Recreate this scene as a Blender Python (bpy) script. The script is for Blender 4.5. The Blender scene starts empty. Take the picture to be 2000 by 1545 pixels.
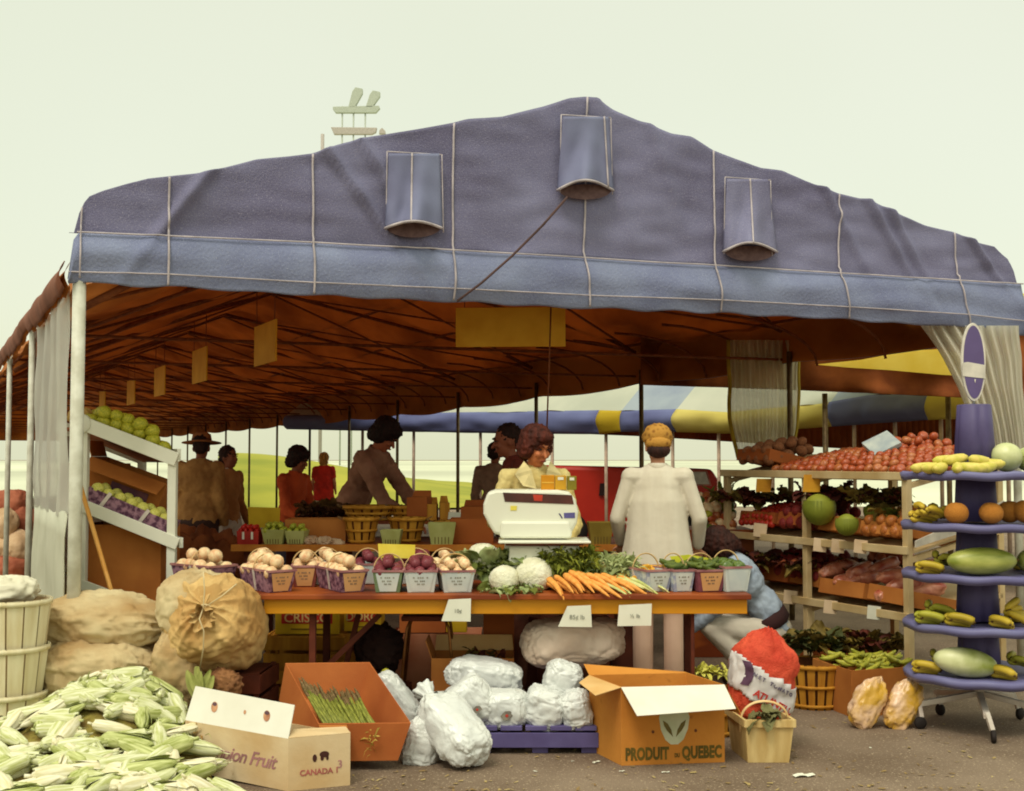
import bpy, math, random
from mathutils import Vector, Matrix, Euler, noise
random.seed(7)
C = bpy.context.scene.collection
PI = math.pi
V = Vector
# ------------------------------------------------------------------ camera model
F = 2400.0; PITCH = math.atan((895-772.5)/F); CAMZ = 1.5
cp, sp_ = math.cos(PITCH), math.sin(PITCH)
CAM = V((0, 0, CAMZ))
def ray(px, py):
    x = (px-1000)/F; y = -(py-772.5)/F
    return V((x, cp - y*sp_, sp_ + y*cp))
def at(px, py, Y):
    d = ray(px, py); return CAM + d*(Y/d.y)
def gnd(px, py, z=0.0):
    d = ray(px, py); return CAM + d*((z-CAMZ)/d.z)
def onplane(px, py, p0, n):
    d = ray(px, py); return CAM + d*((V(p0)-CAM).dot(n)/d.dot(n))
cam_d = bpy.data.cameras.new('camera'); cam_d.lens = 36*F/2000; cam_d.sensor_width = 36
cam_d.clip_end = 3000; cam_d.clip_start = 0.05
cam = bpy.data.objects.new('camera', cam_d); C.objects.link(cam)
cam.location = CAM; cam.rotation_euler = (PI/2 + PITCH, 0, 0)
bpy.context.scene.camera = cam
# ------------------------------------------------------------------ materials
def lin(c):
    out = []
    for x in c[:3]:
        x = x/255.0
        out.append(x/12.92 if x <= .04045 else ((x+.055)/1.055)**2.4)
    return tuple(out)+(1.0,)
MATS = {}
def M(name, c, c2=None, rough=.75, scale=8, detail=5, bump=0.0, bscale=40, spec=.3, transl=0.0, sss=0.0,
      dist='noise', stretch=None, mixp=(.35, .65), metal=0.0, alpha=1.0, speck=None):
    """c, c2 are sRGB 0..255 base colours blended by a procedural pattern in object space"""
    if name in MATS: return MATS[name]
    m = bpy.data.materials.new(name); m.use_nodes = True
    nt = m.node_tree; N = nt.nodes; L = nt.links
    b = N['Principled BSDF']
    b.inputs['Roughness'].default_value = rough
    b.inputs['Specular IOR Level'].default_value = spec
    b.inputs['Metallic'].default_value = metal
    tc = N.new('ShaderNodeTexCoord'); mp = N.new('ShaderNodeMapping')
    L.new(tc.outputs['Object'], mp.inputs['Vector'])
    if stretch: mp.inputs['Scale'].default_value = stretch
    oi = N.new('ShaderNodeObjectInfo')
    add = N.new('ShaderNodeVectorMath'); add.operation = 'ADD'
    sc = N.new('ShaderNodeVectorMath'); sc.operation = 'SCALE'; sc.inputs['Scale'].default_value = 17
    L.new(oi.outputs['Random'], sc.inputs[0]); L.new(mp.outputs['Vector'], add.inputs[0]); L.new(sc.outputs['Vector'], add.inputs[1])
    vec = add.outputs['Vector']
    if c2 is None: c2 = tuple(max(0, x*.82) for x in c)
    if dist == 'wave':
        t = N.new('ShaderNodeTexWave'); t.inputs['Scale'].default_value = scale; t.inputs['Distortion'].default_value = 3
        t.inputs['Detail'].default_value = 2
        fac = t.outputs['Fac']
    elif dist == 'voronoi':
        t = N.new('ShaderNodeTexVoronoi'); t.inputs['Scale'].default_value = scale; fac = t.outputs['Distance']
    else:
        t = N.new('ShaderNodeTexNoise'); t.inputs['Scale'].default_value = scale; t.inputs['Detail'].default_value = detail
        fac = t.outputs['Fac']
    L.new(vec, t.inputs['Vector'])
    r = N.new('ShaderNodeValToRGB'); r.color_ramp.elements[0].position = mixp[0]; r.color_ramp.elements[1].position = mixp[1]
    r.color_ramp.elements[0].color = lin(c2); r.color_ramp.elements[1].color = lin(c)
    L.new(fac, r.inputs['Fac']); col = r.outputs['Color']
    if speck:
        t2 = N.new('ShaderNodeTexNoise'); t2.inputs['Scale'].default_value = speck[1]; t2.inputs['Detail'].default_value = 3
        L.new(vec, t2.inputs['Vector'])
        r2 = N.new('ShaderNodeValToRGB'); r2.color_ramp.elements[0].position = speck[2]; r2.color_ramp.elements[1].position = speck[2]+.08
        L.new(t2.outputs['Fac'], r2.inputs['Fac'])
        mx = N.new('ShaderNodeMix'); mx.data_type = 'RGBA'
        L.new(r2.outputs['Color'], mx.inputs['Factor']); L.new(col, mx.inputs['A']); mx.inputs['B'].default_value = lin(speck[0])
        col = mx.outputs['Result']
    L.new(col, b.inputs['Base Color'])
    if bump:
        t3 = N.new('ShaderNodeTexNoise'); t3.inputs['Scale'].default_value = bscale; t3.inputs['Detail'].default_value = 6
        L.new(vec, t3.inputs['Vector'])
        bp = N.new('ShaderNodeBump'); bp.inputs['Strength'].default_value = bump; bp.inputs['Distance'].default_value = .01
        L.new(t3.outputs['Fac'], bp.inputs['Height']); L.new(bp.outputs['Normal'], b.inputs['Normal'])
    if sss:
        b.inputs['Subsurface Weight'].default_value = sss; b.inputs['Subsurface Radius'].default_value = (.02, .012, .008)
        b.inputs['Subsurface Scale'].default_value = .5
    out = N['Material Output']
    if transl:
        tr = N.new('ShaderNodeBsdfTranslucent'); L.new(col, tr.inputs['Color'])
        ms = N.new('ShaderNodeMixShader'); ms.inputs['Fac'].default_value = transl
        L.new(b.outputs['BSDF'], ms.inputs[1]); L.new(tr.outputs['BSDF'], ms.inputs[2]); L.new(ms.outputs['Shader'], out.inputs['Surface'])
        last = ms.outputs['Shader']
    else: last = b.outputs['BSDF']
    if alpha < 1:
        tp = N.new('ShaderNodeBsdfTransparent'); ms2 = N.new('ShaderNodeMixShader'); ms2.inputs['Fac'].default_value = alpha
        L.new(tp.outputs['BSDF'], ms2.inputs[1]); L.new(last, ms2.inputs[2]); L.new(ms2.outputs['Shader'], out.inputs['Surface'])
    MATS[name] = m
    return m
# ------------------------------------------------------------------ mesh builder
def Rz(a): return Matrix.Rotation(a, 3, 'Z')
def Rx(a): return Matrix.Rotation(a, 3, 'X')
def Ry(a): return Matrix.Rotation(a, 3, 'Y')
I3 = Matrix.Identity(3)
def spow(x, p): return math.copysign(abs(x)**p, x)
class MB:
    def __init__(s): s.v = []; s.f = []; s.mi = []; s.sm = []
    def add(s, vs, fs, mi=0, sm=False):
        o = len(s.v); s.v += [tuple(x) for x in vs]
        for f in fs: s.f.append(tuple(i+o for i in f)); s.mi.append(mi); s.sm.append(sm)
        return s
    def box(s, c, d, R=I3, mi=0, tx=1.0, ty=1.0):
        """box centred at c, size d; tx,ty scale the top face"""
        c = V(c); vs = []
        for z in (-.5, .5):
            kx, ky = (tx, ty) if z > 0 else (1, 1)
            for x, y in ((-.5, -.5), (.5, -.5), (.5, .5), (-.5, .5)):
                vs.append(c + R @ V((x*d[0]*kx, y*d[1]*ky, z*d[2])))
        s.add(vs, [(0, 3, 2, 1), (4, 5, 6, 7), (0, 1, 5, 4), (1, 2, 6, 5), (2, 3, 7, 6), (3, 0, 4, 7)], mi); return s
    def hexa(s, pts, mi=0):
        """8 points: bottom 4 then top 4"""
        s.add(pts, [(0, 3, 2, 1), (4, 5, 6, 7), (0, 1, 5, 4), (1, 2, 6, 5), (2, 3, 7, 6), (3, 0, 4, 7)], mi); return s
    def slab(s, pts, t, mi=0):
        """polygon given by pts (planar, any count) with thickness vector t"""
        n = len(pts); a = [V(p) for p in pts]; b = [p+V(t) for p in a]
        fs = [tuple(range(n)), tuple(reversed(range(n, 2*n)))]
        for i in range(n): j = (i+1) % n; fs.append((i, i+n, j+n, j))
        s.add(a+b, fs, mi); return s
    def bar(s, p0, p1, w, h, up=(0, 0, 1), mi=0):
        p0, p1 = V(p0), V(p1); d = p1-p0; L = d.length; d.normalize()
        x = d.cross(V(up)); 
        if x.length < 1e-4: x = d.cross(V((1, 0, 0)))
        x.normalize(); z = x.cross(d)
        vs = []
        for p in (p0, p1):
            for a, b in ((-.5, -.5), (.5, -.5), (.5, .5), (-.5, .5)): vs.append(p + x*a*w + z*b*h)
        s.add(vs, [(0, 3, 2, 1), (4, 5, 6, 7), (0, 1, 5, 4), (1, 2, 6, 5), (2, 3, 7, 6), (3, 0, 4, 7)], mi); return s
    def tube(s, pts, r, n=8, mi=0, caps=True, flat=1.0):
        pts = [V(p) for p in pts]; m = len(pts)
        if not hasattr(r, '__len__'): r = [r]*m
        up = None; vs = []
        for i, p in enumerate(pts):
            d = (pts[min(i+1, m-1)] - pts[max(i-1, 0)])
            if d.length < 1e-9: d = V((0, 0, 1))
            d.normalize()
            if up is None:
                up = d.orthogonal().normalized() if abs(d.z) > .9 else V((0, 0, 1))
            x = d.cross(up)
            if x.length < 1e-5: x = d.orthogonal()
            x.normalize(); y = x.cross(d).normalized(); up = y
            for k in range(n):
                a = 2*PI*k/n; vs.append(p + x*math.cos(a)*r[i] + y*math.sin(a)*r[i]*flat)
        fs = []
        for i in range(m-1):
            for k in range(n):
                k2 = (k+1) % n; fs.append((i*n+k, i*n+k2, (i+1)*n+k2, (i+1)*n+k))
        if caps: fs.append(tuple(reversed(range(n)))); fs.append(tuple(range((m-1)*n, m*n)))
        s.add(vs, fs, mi, True); return s
    def ell(s, c, r, R=I3, nu=16, nv=10, mi=0, fn=None, p=1.0):
        c = V(c)
        if not hasattr(r, '__len__'): r = (r, r, r)
        vs = []; fs = []
        for j in range(nv+1):
            th = PI*j/nv
            for i in range(nu):
                ph = 2*PI*i/nu
                q = V((spow(math.sin(th), p)*spow(math.cos(ph), p)*r[0], spow(math.sin(th), p)*spow(math.sin(ph), p)*r[1], -spow(math.cos(th), p)*r[2]))
                if fn: q = fn(q, th, ph)
                vs.append(c + R @ q)
        for j in range(nv):
            for i in range(nu):
                i2 = (i+1) % nu; fs.append((j*nu+i, j*nu+i2, (j+1)*nu+i2, (j+1)*nu+i))
        s.add(vs, fs, mi, True); return s
    def lathe(s, prof, n=16, c=(0, 0, 0), R=I3, mi=0, rfn=None, sm=True, off=0.0):
        c = V(c); vs = []; fs = []; m = len(prof)
        for (r, z) in prof:
            for k in range(n):
                a = 2*PI*k/n+off; rr = r*(rfn(a, z) if rfn else 1); vs.append(c + R @ V((rr*math.cos(a), rr*math.sin(a), z)))
        for i in range(m-1):
            for k in range(n):
                k2 = (k+1) % n; fs.append((i*n+k, i*n+k2, (i+1)*n+k2, (i+1)*n+k))
        s.add(vs, fs, mi, sm); return s
    def grid(s, fn, nu, nv, mi=0, sm=True):
        vs = [fn(i/nu, j/nv) for j in range(nv+1) for i in range(nu+1)]; fs = []
        for j in range(nv):
            for i in range(nu):
                a = j*(nu+1)+i; fs.append((a, a+1, a+nu+2, a+nu+1))
        s.add(vs, fs, mi, sm); return s
    def cap(s, p0, p1, r0, r1=None, n=10):
        """capsule"""
        p0, p1 = V(p0), V(p1); r1 = r0 if r1 is None else r1
        s.tube([p0, p0.lerp(p1, .5), p1], [r0, (r0+r1)/2, r1], n)
        s.ell(p0, r0, nu=n, nv=6); s.ell(p1, r1, nu=n, nv=6); return s
    def mesh(s, name):
        me = bpy.data.meshes.new(name); me.from_pydata(s.v, [], s.f)
        me.polygons.foreach_set('material_index', s.mi); me.polygons.foreach_set('use_smooth', s.sm)
        me.update(); return me
    def build(s, name, mats, parent=None, bevel=0, solid=0, remesh=0, smooth=0, loc=None, rot=None, disp=0, subd=0):
        me = s.mesh(name)
        if not isinstance(mats, (list, tuple)): mats = [mats]
        for m in mats: me.materials.append(m)
        o = bpy.data.objects.new(name, me); C.objects.link(o)
        if parent: o.parent = parent
        if loc is not None: o.location = loc
        if rot is not None: o.rotation_euler = rot
        if solid:
            md = o.modifiers.new('solid', 'SOLIDIFY'); md.thickness = solid; md.offset = 0
        if bevel:
            md = o.modifiers.new('bevel', 'BEVEL'); md.width = bevel; md.segments = 2; md.limit_method = 'ANGLE'; md.angle_limit = math.radians(40)
        if remesh:
            md = o.modifiers.new('remesh', 'REMESH'); md.mode = 'VOXEL'; md.voxel_size = remesh; md.use_smooth_shade = True
        if smooth:
            md = o.modifiers.new('smooth', 'SMOOTH'); md.factor = .6; md.iterations = smooth
        if disp:
            tx = bpy.data.textures.new('folds', 'CLOUDS'); tx.noise_scale = disp[1]; tx.noise_depth = 2
            md = o.modifiers.new('displace', 'DISPLACE'); md.texture = tx; md.strength = disp[0]; md.mid_level = .5; md.texture_coords = 'LOCAL'
        return o
def tag(o, label, cat, group=None, kind=None):
    o['label'] = label; o['category'] = cat
    if group: o['group'] = group
    if kind: o['kind'] = kind
    return o
def thing(name, label, cat, loc=(0, 0, 0), rz=0.0, group=None, rot=None):
    o = bpy.data.objects.new(name, None); C.objects.link(o); o.location = loc
    o.rotation_euler = rot if rot is not None else (0, 0, rz); o.empty_display_size = .1
    return tag(o, label, cat, group)
def dup(root, loc, rot=(0, 0, 0), label=None, group=None, scale=None):
    r = root.copy(); C.objects.link(r); r.location = loc; r.rotation_euler = rot
    if scale is not None: r.scale = (scale,)*3 if not hasattr(scale, '__len__') else scale
    if label: r['label'] = label
    if group: r['group'] = group
    for ch in list(root.children):
        c = ch.copy(); C.objects.link(c); c.parent = r
        for g in ch.children:
            d = g.copy(); C.objects.link(d); d.parent = c
    return r
def inst(name, me, loc, rot=(0, 0, 0), scale=1, label='', cat='', group=None):
    o = bpy.data.objects.new(name, me); C.objects.link(o); o.location = loc; o.rotation_euler = rot
    o.scale = (scale,)*3 if not hasattr(scale, '__len__') else scale
    return tag(o, label, cat, group)
def mesh_of(mb, name, mats):
    me = mb.mesh(name)
    for m in (mats if isinstance(mats, (list, tuple)) else [mats]): me.materials.append(m)
    return me
def struct(name, mb, mat, kind='structure', **k):
    o = mb.build(name, mat, **k); o['kind'] = kind; return o
def text(name, s, size, mat, parent=None, loc=(0, 0, 0), rot=(PI/2, 0, 0), bold=0.0, ext=.0006, sx=1.0, shear=0.0, sp=1.0):
    cu = bpy.data.curves.new('txt', 'FONT'); cu.body = s; cu.size = size; cu.extrude = ext; cu.offset = bold; cu.shear = shear
    cu.align_x = 'CENTER'; cu.align_y = 'CENTER'; cu.resolution_u = 3; cu.space_character = sp
    t = bpy.data.objects.new('txt', cu); C.objects.link(t)
    dg = bpy.context.evaluated_depsgraph_get(); dg.update()
    me = bpy.data.meshes.new_from_object(t.evaluated_get(dg)); me.name = name
    bpy.data.objects.remove(t); bpy.data.curves.remove(cu)
    me.materials.clear(); me.materials.append(mat)
    o = bpy.data.objects.new(name, me); C.objects.link(o); o.location = loc; o.rotation_euler = rot; o.scale = (sx, 1, 1)
    if parent: o.parent = parent
    return o
def U(a, b): return random.uniform(a, b)
def nz(p, s=1.0, seed=0): return noise.noise(V((p[0]*s+seed*7.3, p[1]*s+seed*3.1, p[2]*s-seed*5.7)))
# ------------------------------------------------------------------ world, sun
sc = bpy.context.scene
w = bpy.data.worlds.new('World'); sc.world = w; w.use_nodes = True
nt = w.node_tree; N = nt.nodes; L = nt.links; N.clear()
SUN_EL, SUN_ROT = math.radians(57), math.radians(203)
sky = N.new('ShaderNodeTexSky'); sky.sky_type = 'NISHITA'; sky.sun_disc = False
sky.sun_elevation = SUN_EL; sky.sun_rotation = SUN_ROT; sky.dust_density = 4; sky.air_density = 1.0
b1 = N.new('ShaderNodeBackground'); b1.inputs['Strength'].default_value = .05; L.new(sky.outputs['Color'], b1.inputs['Color'])
# even bright overcast veil, a little brighter high up
geo = N.new('ShaderNodeTexCoord'); sep = N.new('ShaderNodeSeparateXYZ'); L.new(geo.outputs['Generated'], sep.inputs[0])
nz1 = N.new('ShaderNodeTexNoise'); nz1.inputs['Scale'].default_value = 1.3; nz1.inputs['Detail'].default_value = 3
L.new(geo.outputs['Generated'], nz1.inputs['Vector'])
rp = N.new('ShaderNodeValToRGB'); rp.color_ramp.elements[0].position = .35; rp.color_ramp.elements[1].position = .7
rp.color_ramp.elements[0].color = (.67, .69, .46, 1); rp.color_ramp.elements[1].color = (.73, .735, .535, 1)
L.new(nz1.outputs['Fac'], rp.inputs['Fac'])
b2 = N.new('ShaderNodeBackground'); L.new(rp.outputs['Color'], b2.inputs['Color'])
mr = N.new('ShaderNodeMapRange'); mr.inputs['From Min'].default_value = .35; mr.inputs['From Max'].default_value = 1
mr.inputs['To Min'].default_value = 1.03; mr.inputs['To Max'].default_value = 2.1
L.new(sep.outputs['Z'], mr.inputs['Value']); L.new(mr.outputs['Result'], b2.inputs['Strength'])
ad = N.new('ShaderNodeAddShader'); ow = N.new('ShaderNodeOutputWorld')
L.new(b1.outputs[0], ad.inputs[0]); L.new(b2.outputs[0], ad.inputs[1]); L.new(ad.outputs[0], ow.inputs['Surface'])
sd = bpy.data.lights.new('sun', 'SUN'); sd.energy = 1.5; sd.angle = math.radians(18); sd.color = (1, .93, .8)
so = bpy.data.objects.new('sun', sd); C.objects.link(so)
# sun behind the photographer's left shoulder, high
dirv = V((math.sin(SUN_ROT)*math.cos(SUN_EL), math.cos(SUN_ROT)*math.cos(SUN_EL), math.sin(SUN_EL)))
so.rotation_euler = dirv.to_track_quat('Z', 'Y').to_euler(); so.location = dirv*30
vs = sc.view_settings; vs.view_transform = 'Standard'; vs.look = 'None'; vs.exposure = 0; vs.gamma = 1; vs.use_curve_mapping = False
sc.render.engine = 'CYCLES'; cy = sc.cycles
cy.max_bounces = 7; cy.diffuse_bounces = 4; cy.glossy_bounces = 2; cy.transmission_bounces = 4; cy.transparent_max_bounces = 10
cy.caustics_reflective = False; cy.caustics_refractive = False; cy.use_denoising = True
try: cy.denoiser = 'OPENIMAGEDENOISE'
except Exception: pass
cy.pixel_filter_type = 'BLACKMAN_HARRIS'; cy.filter_width = 1.9
sc.render.film_transparent = False
# ------------------------------------------------------------------ ground, field, hill
m_asph = M('asphalt', (132, 114, 97), (108, 90, 74), rough=.9, scale=1.8, detail=12, bump=.8, bscale=120, speck=((168, 150, 126), 75, .60))
m_field = M('grass_field', (164, 158, 52), (122, 128, 38), rough=.95, scale=.25, detail=12, bump=.6, bscale=2, mixp=(.3, .7))
m_far = M('far_ground', (206, 208, 184), rough=.95, scale=.02)  # pale tone paints the horizon haze into the ground colour
g = MB()
g.grid(lambda u, v: V((-400+800*u, -20+1020*v, 0)), 8, 8, sm=False)
struct('ground', g, m_asph)
def hillf(u, v):
    y = 36 + 70*v; xl = (452-1000)/2400*y; x = xl-.5 + (y*.30)*u
    pxe = x/y*2400+1000
    w_ = y/50.0; h = 1.72*w_**.5*math.exp(-((x-xl)/(7.0*w_))**2)*min(1, v*6)*max(0, 1-max(0, v-.22)*2)
    return V((x, y, .02 + max(0, h) + .12*nz((x, y, 0), .15)))
h = MB(); h.grid(hillf, 60, 40)
struct('grass_hill', h, m_field)
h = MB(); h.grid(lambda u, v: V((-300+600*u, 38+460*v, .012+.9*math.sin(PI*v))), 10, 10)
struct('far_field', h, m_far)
# grass patch seen outside the left side of the tent
# ------------------------------------------------------------------ tent
P0 = V((-2.41, 6.7, 0)); P1 = V((3.76, 9.1, 0)); FD = (P1-P0).normalized(); FN = V((FD.y, -FD.x, 0))   # FN points to camera
AX = V((-.432, .902, 0)).normalized()
def onf(px, py, off=0.0): return onplane(px, py, P0 + FN*off, FN)
m_can = M('canvas_dark_blue', (120, 120, 150), (98, 95, 124), rough=.8, scale=1.3, detail=8, bump=.45, bscale=110, spec=.25, speck=((154, 150, 170), 260, .58))
m_band = M('canvas_light_blue', (130, 138, 168), (112, 118, 150), rough=.8, scale=2.5, detail=8, bump=.5, bscale=60, spec=.2, speck=((164, 170, 188), 260, .60))
m_flap = M('canvas_faded_blue', (122, 128, 156), (110, 112, 142), rough=.8, scale=2, bump=.25, bscale=200)
m_pipe = M('white_piping', (196, 186, 190), rough=.7)
m_lin = M('tent_lining', (196, 124, 60), (138, 80, 36), rough=.9, scale=1.6, detail=8, bump=.9, bscale=9, spec=.1, stretch=(1, .35, 1), transl=.3)
m_roofc = M('rust_roof_canvas', (196, 136, 90), (170, 110, 70), rough=.85, scale=2, transl=.5)
m_pole = M('painted_pole', (205, 205, 190), (180, 178, 160), rough=.5, scale=12)
m_dpole = M('dull_steel', (110, 92, 60), (80, 62, 40), rough=.5, scale=20, metal=.3)
m_truss = M('dark_truss', (134, 74, 38), (104, 52, 26), rough=.7, scale=20)
TOP = [(135, 545), (140, 500), (150, 430), (160, 400), (175, 382), (200, 372), (250, 358), (290, 349), (330, 346), (390, 340), (450, 325), (500, 311), (560, 306), (610, 300), (660, 283), (720, 268), (790, 257), (883, 241), (910, 234), (980, 228), (1060, 208), (1110, 192), (1145, 189), (1170, 194), (1200, 214), (1250, 236), (1310, 262), (1350, 267), (1392, 292), (1440, 310), (1490, 327), (1530, 333), (1570, 353), (1637, 378), (1700, 392), (1750, 418), (1810, 440), (1862, 453), (1910, 474), (1945, 481), (1972, 505), (1983, 530), (1990, 560), (1993, 600), (1996, 652)]
BOT = [(133, 553), (330, 562), (610, 578), (880, 590), (1145, 603), (1400, 612), (1640, 625), (1880, 640), (1996, 653)]
SEAM = [(150, 455), (325, 463), (610, 475), (882, 490), (1135, 505), (1395, 520), (1640, 535), (1865, 549), (1990, 556)]
def interp(T, x):
    if x <= T[0][0]: return T[0][1]
    for (a, b), (c, d) in zip(T, T[1:]):
        if x <= c: return b + (d-b)*(x-a)/(c-a)
    return T[-1][1]
TT = [onf(*p) for p in TOP]
def s_of(p): return (p-P0).dot(FD)
TZ = sorted((s_of(p), p.z) for p in TT); BZ = sorted((s_of(onf(*p)), onf(*p).z) for p in BOT); SZ = sorted((s_of(onf(*p)), onf(*p).z) for p in SEAM)
S0, S1 = BZ[0][0], BZ[-1][0]
def folds(s, z, k=1.0):
    """canvas wrinkles: long diagonal pulls running down from the purlin ends"""
    f = 0
    for (s0, zz, sl, a) in ((.55, 2.9, .9, .03), (1.55, 3.15, -1.0, .035), (1.75, 3.2, -.9, .03), (3.2, 3.7, -.35, .02), (3.55, 3.7, -.45, .02), (4.9, 3.4, -.8, .03), (5.3, 3.3, -.9, .035), (5.45, 3.3, -.85, .03), (6.2, 3.1, -1.1, .03)):
        d = (s - s0) - (zz - z)*(-sl)*.8
        f += 1.5*a*math.exp(-(d/.035)**2)*max(0, min(1, 1.1-abs(zz-z)*1.1))
    f += .03*nz((s*1.6, z*1.1, 0), 1.6, 1) + .014*nz((s*2, z*5, 2), 2, 2)
    return f*k
tent = thing('market_tent', 'large blue canvas market tent with white seams and open brown underside', 'tent', P0)
def loc(p): return V(p) - P0
def gable_fn(zlo, zhi, off, k=1.0, extra=None):
    def fn(u, v):
        s = S0 + (S1-S0)*u
        z0, z1 = zlo(s), max(zlo(s)+.002, zhi(s)); z = z0 + (z1-z0)*v
        e = extra(s, z, v) if extra else 0
        p = P0 + FD*s + FN*(off + folds(s, z, k) + e); p.z = z
        return loc(p)
    return fn
zt = lambda s: interp(TZ, s); zb = lambda s: interp(BZ, s); zs = lambda s: interp(SZ, s)
zbj = lambda s: zb(s) + .006*math.sin(s*14) + .01*nz((s, 0, 0), 4, 3)
g = MB(); g.grid(gable_fn(zs, lambda s: max(zs(s), zt(s)), 0), 260, 40); g.build('gable_panel', m_can, tent, solid=.006)
bandx = lambda s, z, v: .035*math.sin(PI*v) + .015*nz((s*1.2, z*6, 0), 1.5, 5) + .012*math.sin((z*26+s*2.0))*max(0, nz((s, 0, 0), 1.1, 9))
g = MB(); g.grid(gable_fn(zbj, lambda s: min(zs(s), zt(s)), .02, .4, bandx), 260, 24); g.build('valance', m_band, tent, solid=.008)
# white seams
def seam(pts, wdt=.011, off=.06, name='seam'):
    q = []
    for (a, b) in pts:
        p = onf(a, b); s = s_of(p); z = p.z
        up = z > zs(s)
        v = (z-zb(s))/(max(.01, zs(s)-zb(s)))
        o = (0 + folds(s, z)) if up else (.02 + folds(s, z, .4) + bandx(s, z, v))
        if abs(z-zs(s)) < .03: o = max(folds(s, z), .02+folds(s, z, .4)+bandx(s, z, 1))+.006
        p = P0 + FD*s + FN*(o+.016); p.z = z; q.append(loc(p))
    g = MB(); g.tube(q, wdt*.5, 6, flat=1); g.build(name, m_pipe, tent)
def line(pts, n=30):
    out = []
    for (a, b), (c, d) in zip(pts, pts[1:]):
        for i in range(n): out.append((a+(c-a)*i/n, b+(d-b)*i/n))
    out.append(pts[-1]); return out
for x0, x1, x2 in ((330, 328, 327), (610, 610, 611), (884, 882, 882), (1145, 1137, 1147), (1393, 1391, 1404), (1637, 1636, 1652), (1862, 1866, 1886)):
    seam(line([(x0, interp(TOP, x0)+2), (x1, interp(SEAM, x1)), (x2, interp(BOT, x2)-3)], 24), .013)
seam(line([(a, b) for a, b in SEAM], 12), .010)
seam(line([(a, b-24+ (4 if a < 300 else 0)) for a, b in BOT], 12), .008)
seam(line([(160, 405), (157, 460), (155, 545)], 12), .010)
# vent flaps
def flap(x0, x1, yt, yb, mid, tipL, tipR, ybm, mt=None):
    pt = lambda a, b, o=0.0: loc(onf(a, b, o))
    def fn(u, v):
        xx0 = x0 + (tipL-x0)*v; xx1 = x1 + (tipR-x1)*v
        x = xx0 + (xx1-xx0)*u
        y = yt + (yb-yt)*v - (yb-ybm)*v*math.sin(PI*u)
        bulge = .13*v*v*math.sin(PI*u)**.8 + .035*math.sin(u*11+x0+v*2)*v*math.sin(PI*u) + .03*nz((u*2, v*2, x0), 1.5)*v
        p = onf(x, y, .05+bulge + .01*(1-v))
        return loc(p)
    g = MB(); g.grid(fn, 28, 24); fl = g.build('vent_flap', mt or m_flap, tent, solid=.006)
    g = MB(); g.tube([fn(i/28, 1.0) for i in range(29)], .009, 6); g.build('hem', m_pipe, fl)
    g = MB(); g.tube([fn(mid, i/20)+FN*.008 for i in range(21)], .006, 6); g.build('hem', m_pipe, fl)
    # stitched outline on the gable and the dark opening under the flap
    g = MB()
    for q in (line([(x0-6, yb+4), (x0-4, yt-4)], 10), line([(x0-4, yt-4), (x1+5, yt+2)], 10), line([(x1+5, yt+2), (x1+8, yb+8)], 10)):
        g.tube([pt(a, b, .055) for a, b in q], .0035, 5)
    g.build('stitching', m_pipe, tent)
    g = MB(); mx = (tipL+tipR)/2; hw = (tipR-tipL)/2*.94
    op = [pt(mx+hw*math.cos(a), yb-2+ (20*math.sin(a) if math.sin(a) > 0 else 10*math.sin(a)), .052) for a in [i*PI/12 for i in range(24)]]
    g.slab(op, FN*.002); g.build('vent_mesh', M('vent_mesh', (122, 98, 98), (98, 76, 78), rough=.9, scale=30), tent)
flap(760, 858, 300, 446, .45, 752, 864, 432)
flap(1100, 1188, 228, 372, .9, 1088, 1198, 352)
flap(1420, 1500, 350, 492, .55, 1412, 1518, 474, m_can)
# rope across the gable
g = MB(); pr = [loc(onf(1108, 385, .16)), loc(onf(1060, 440, .14)), loc(onf(1000, 500, .13)), loc(onf(940, 553, .12)), loc(onf(893, 588, .1))]
g.tube(pr, .0085, 6); g.build('tie_rope', M('dark_rope', (86, 62, 58)), tent)
# roof skin and lining, extruded back along the tent's axis with sag between the hoops
LEN = 42.0; BAY = 2.64
prof = [(s, z) for s, z in TZ if z > zb(s)+.3]
prof = [(S0-.01, zb(S0)+.1)] + prof + [(S1+.01, zb(S1)+.1)]
def tz(s): return interp(prof, s)
def base_z(s):   # straight slopes for the lining
    r = s_of(onf(1150, 300)); hz, e0, e1 = 3.72, 2.52, 2.9
    return e0+(hz-e0)*(s-S0)/(r-S0) if s < r else hz+(e1-hz)*(s-r)/(S1-r)
def roof_pt(s, t, z): 
    p = P0 + FD*s + AX*t; p.z = z; return p
g = MB()
def outer(u, v):
    s = S0+.12 + (S1-S0-.14)*u; t = .08+LEN*v
    k = min(1, t/1.5); z = tz(s)*(1-k) + (base_z(s)+.06)*k - .05*k*abs(math.sin(PI*t/BAY))
    return loc(roof_pt(s, t, z-.05))
g.grid(outer, 90, 60); g.build('roof', m_roofc, tent)
g = MB()
def inner(u, v):
    s = S0+.03 + (S1-S0-.06)*u; t = .06+LEN*v
    z = base_z(s) - .06 - .07*abs(math.sin(PI*t/BAY)) - .05*abs(math.sin(s*PI/1.1)) + .05*nz((s*1.2, t, 0), 1.6) + .03*nz((s*5, t*2.5, 0), 1.0, 4)
    return loc(roof_pt(s, t, z-.02))
g.grid(inner, 120, 260); g.build('roof_lining', m_lin, tent)
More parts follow.
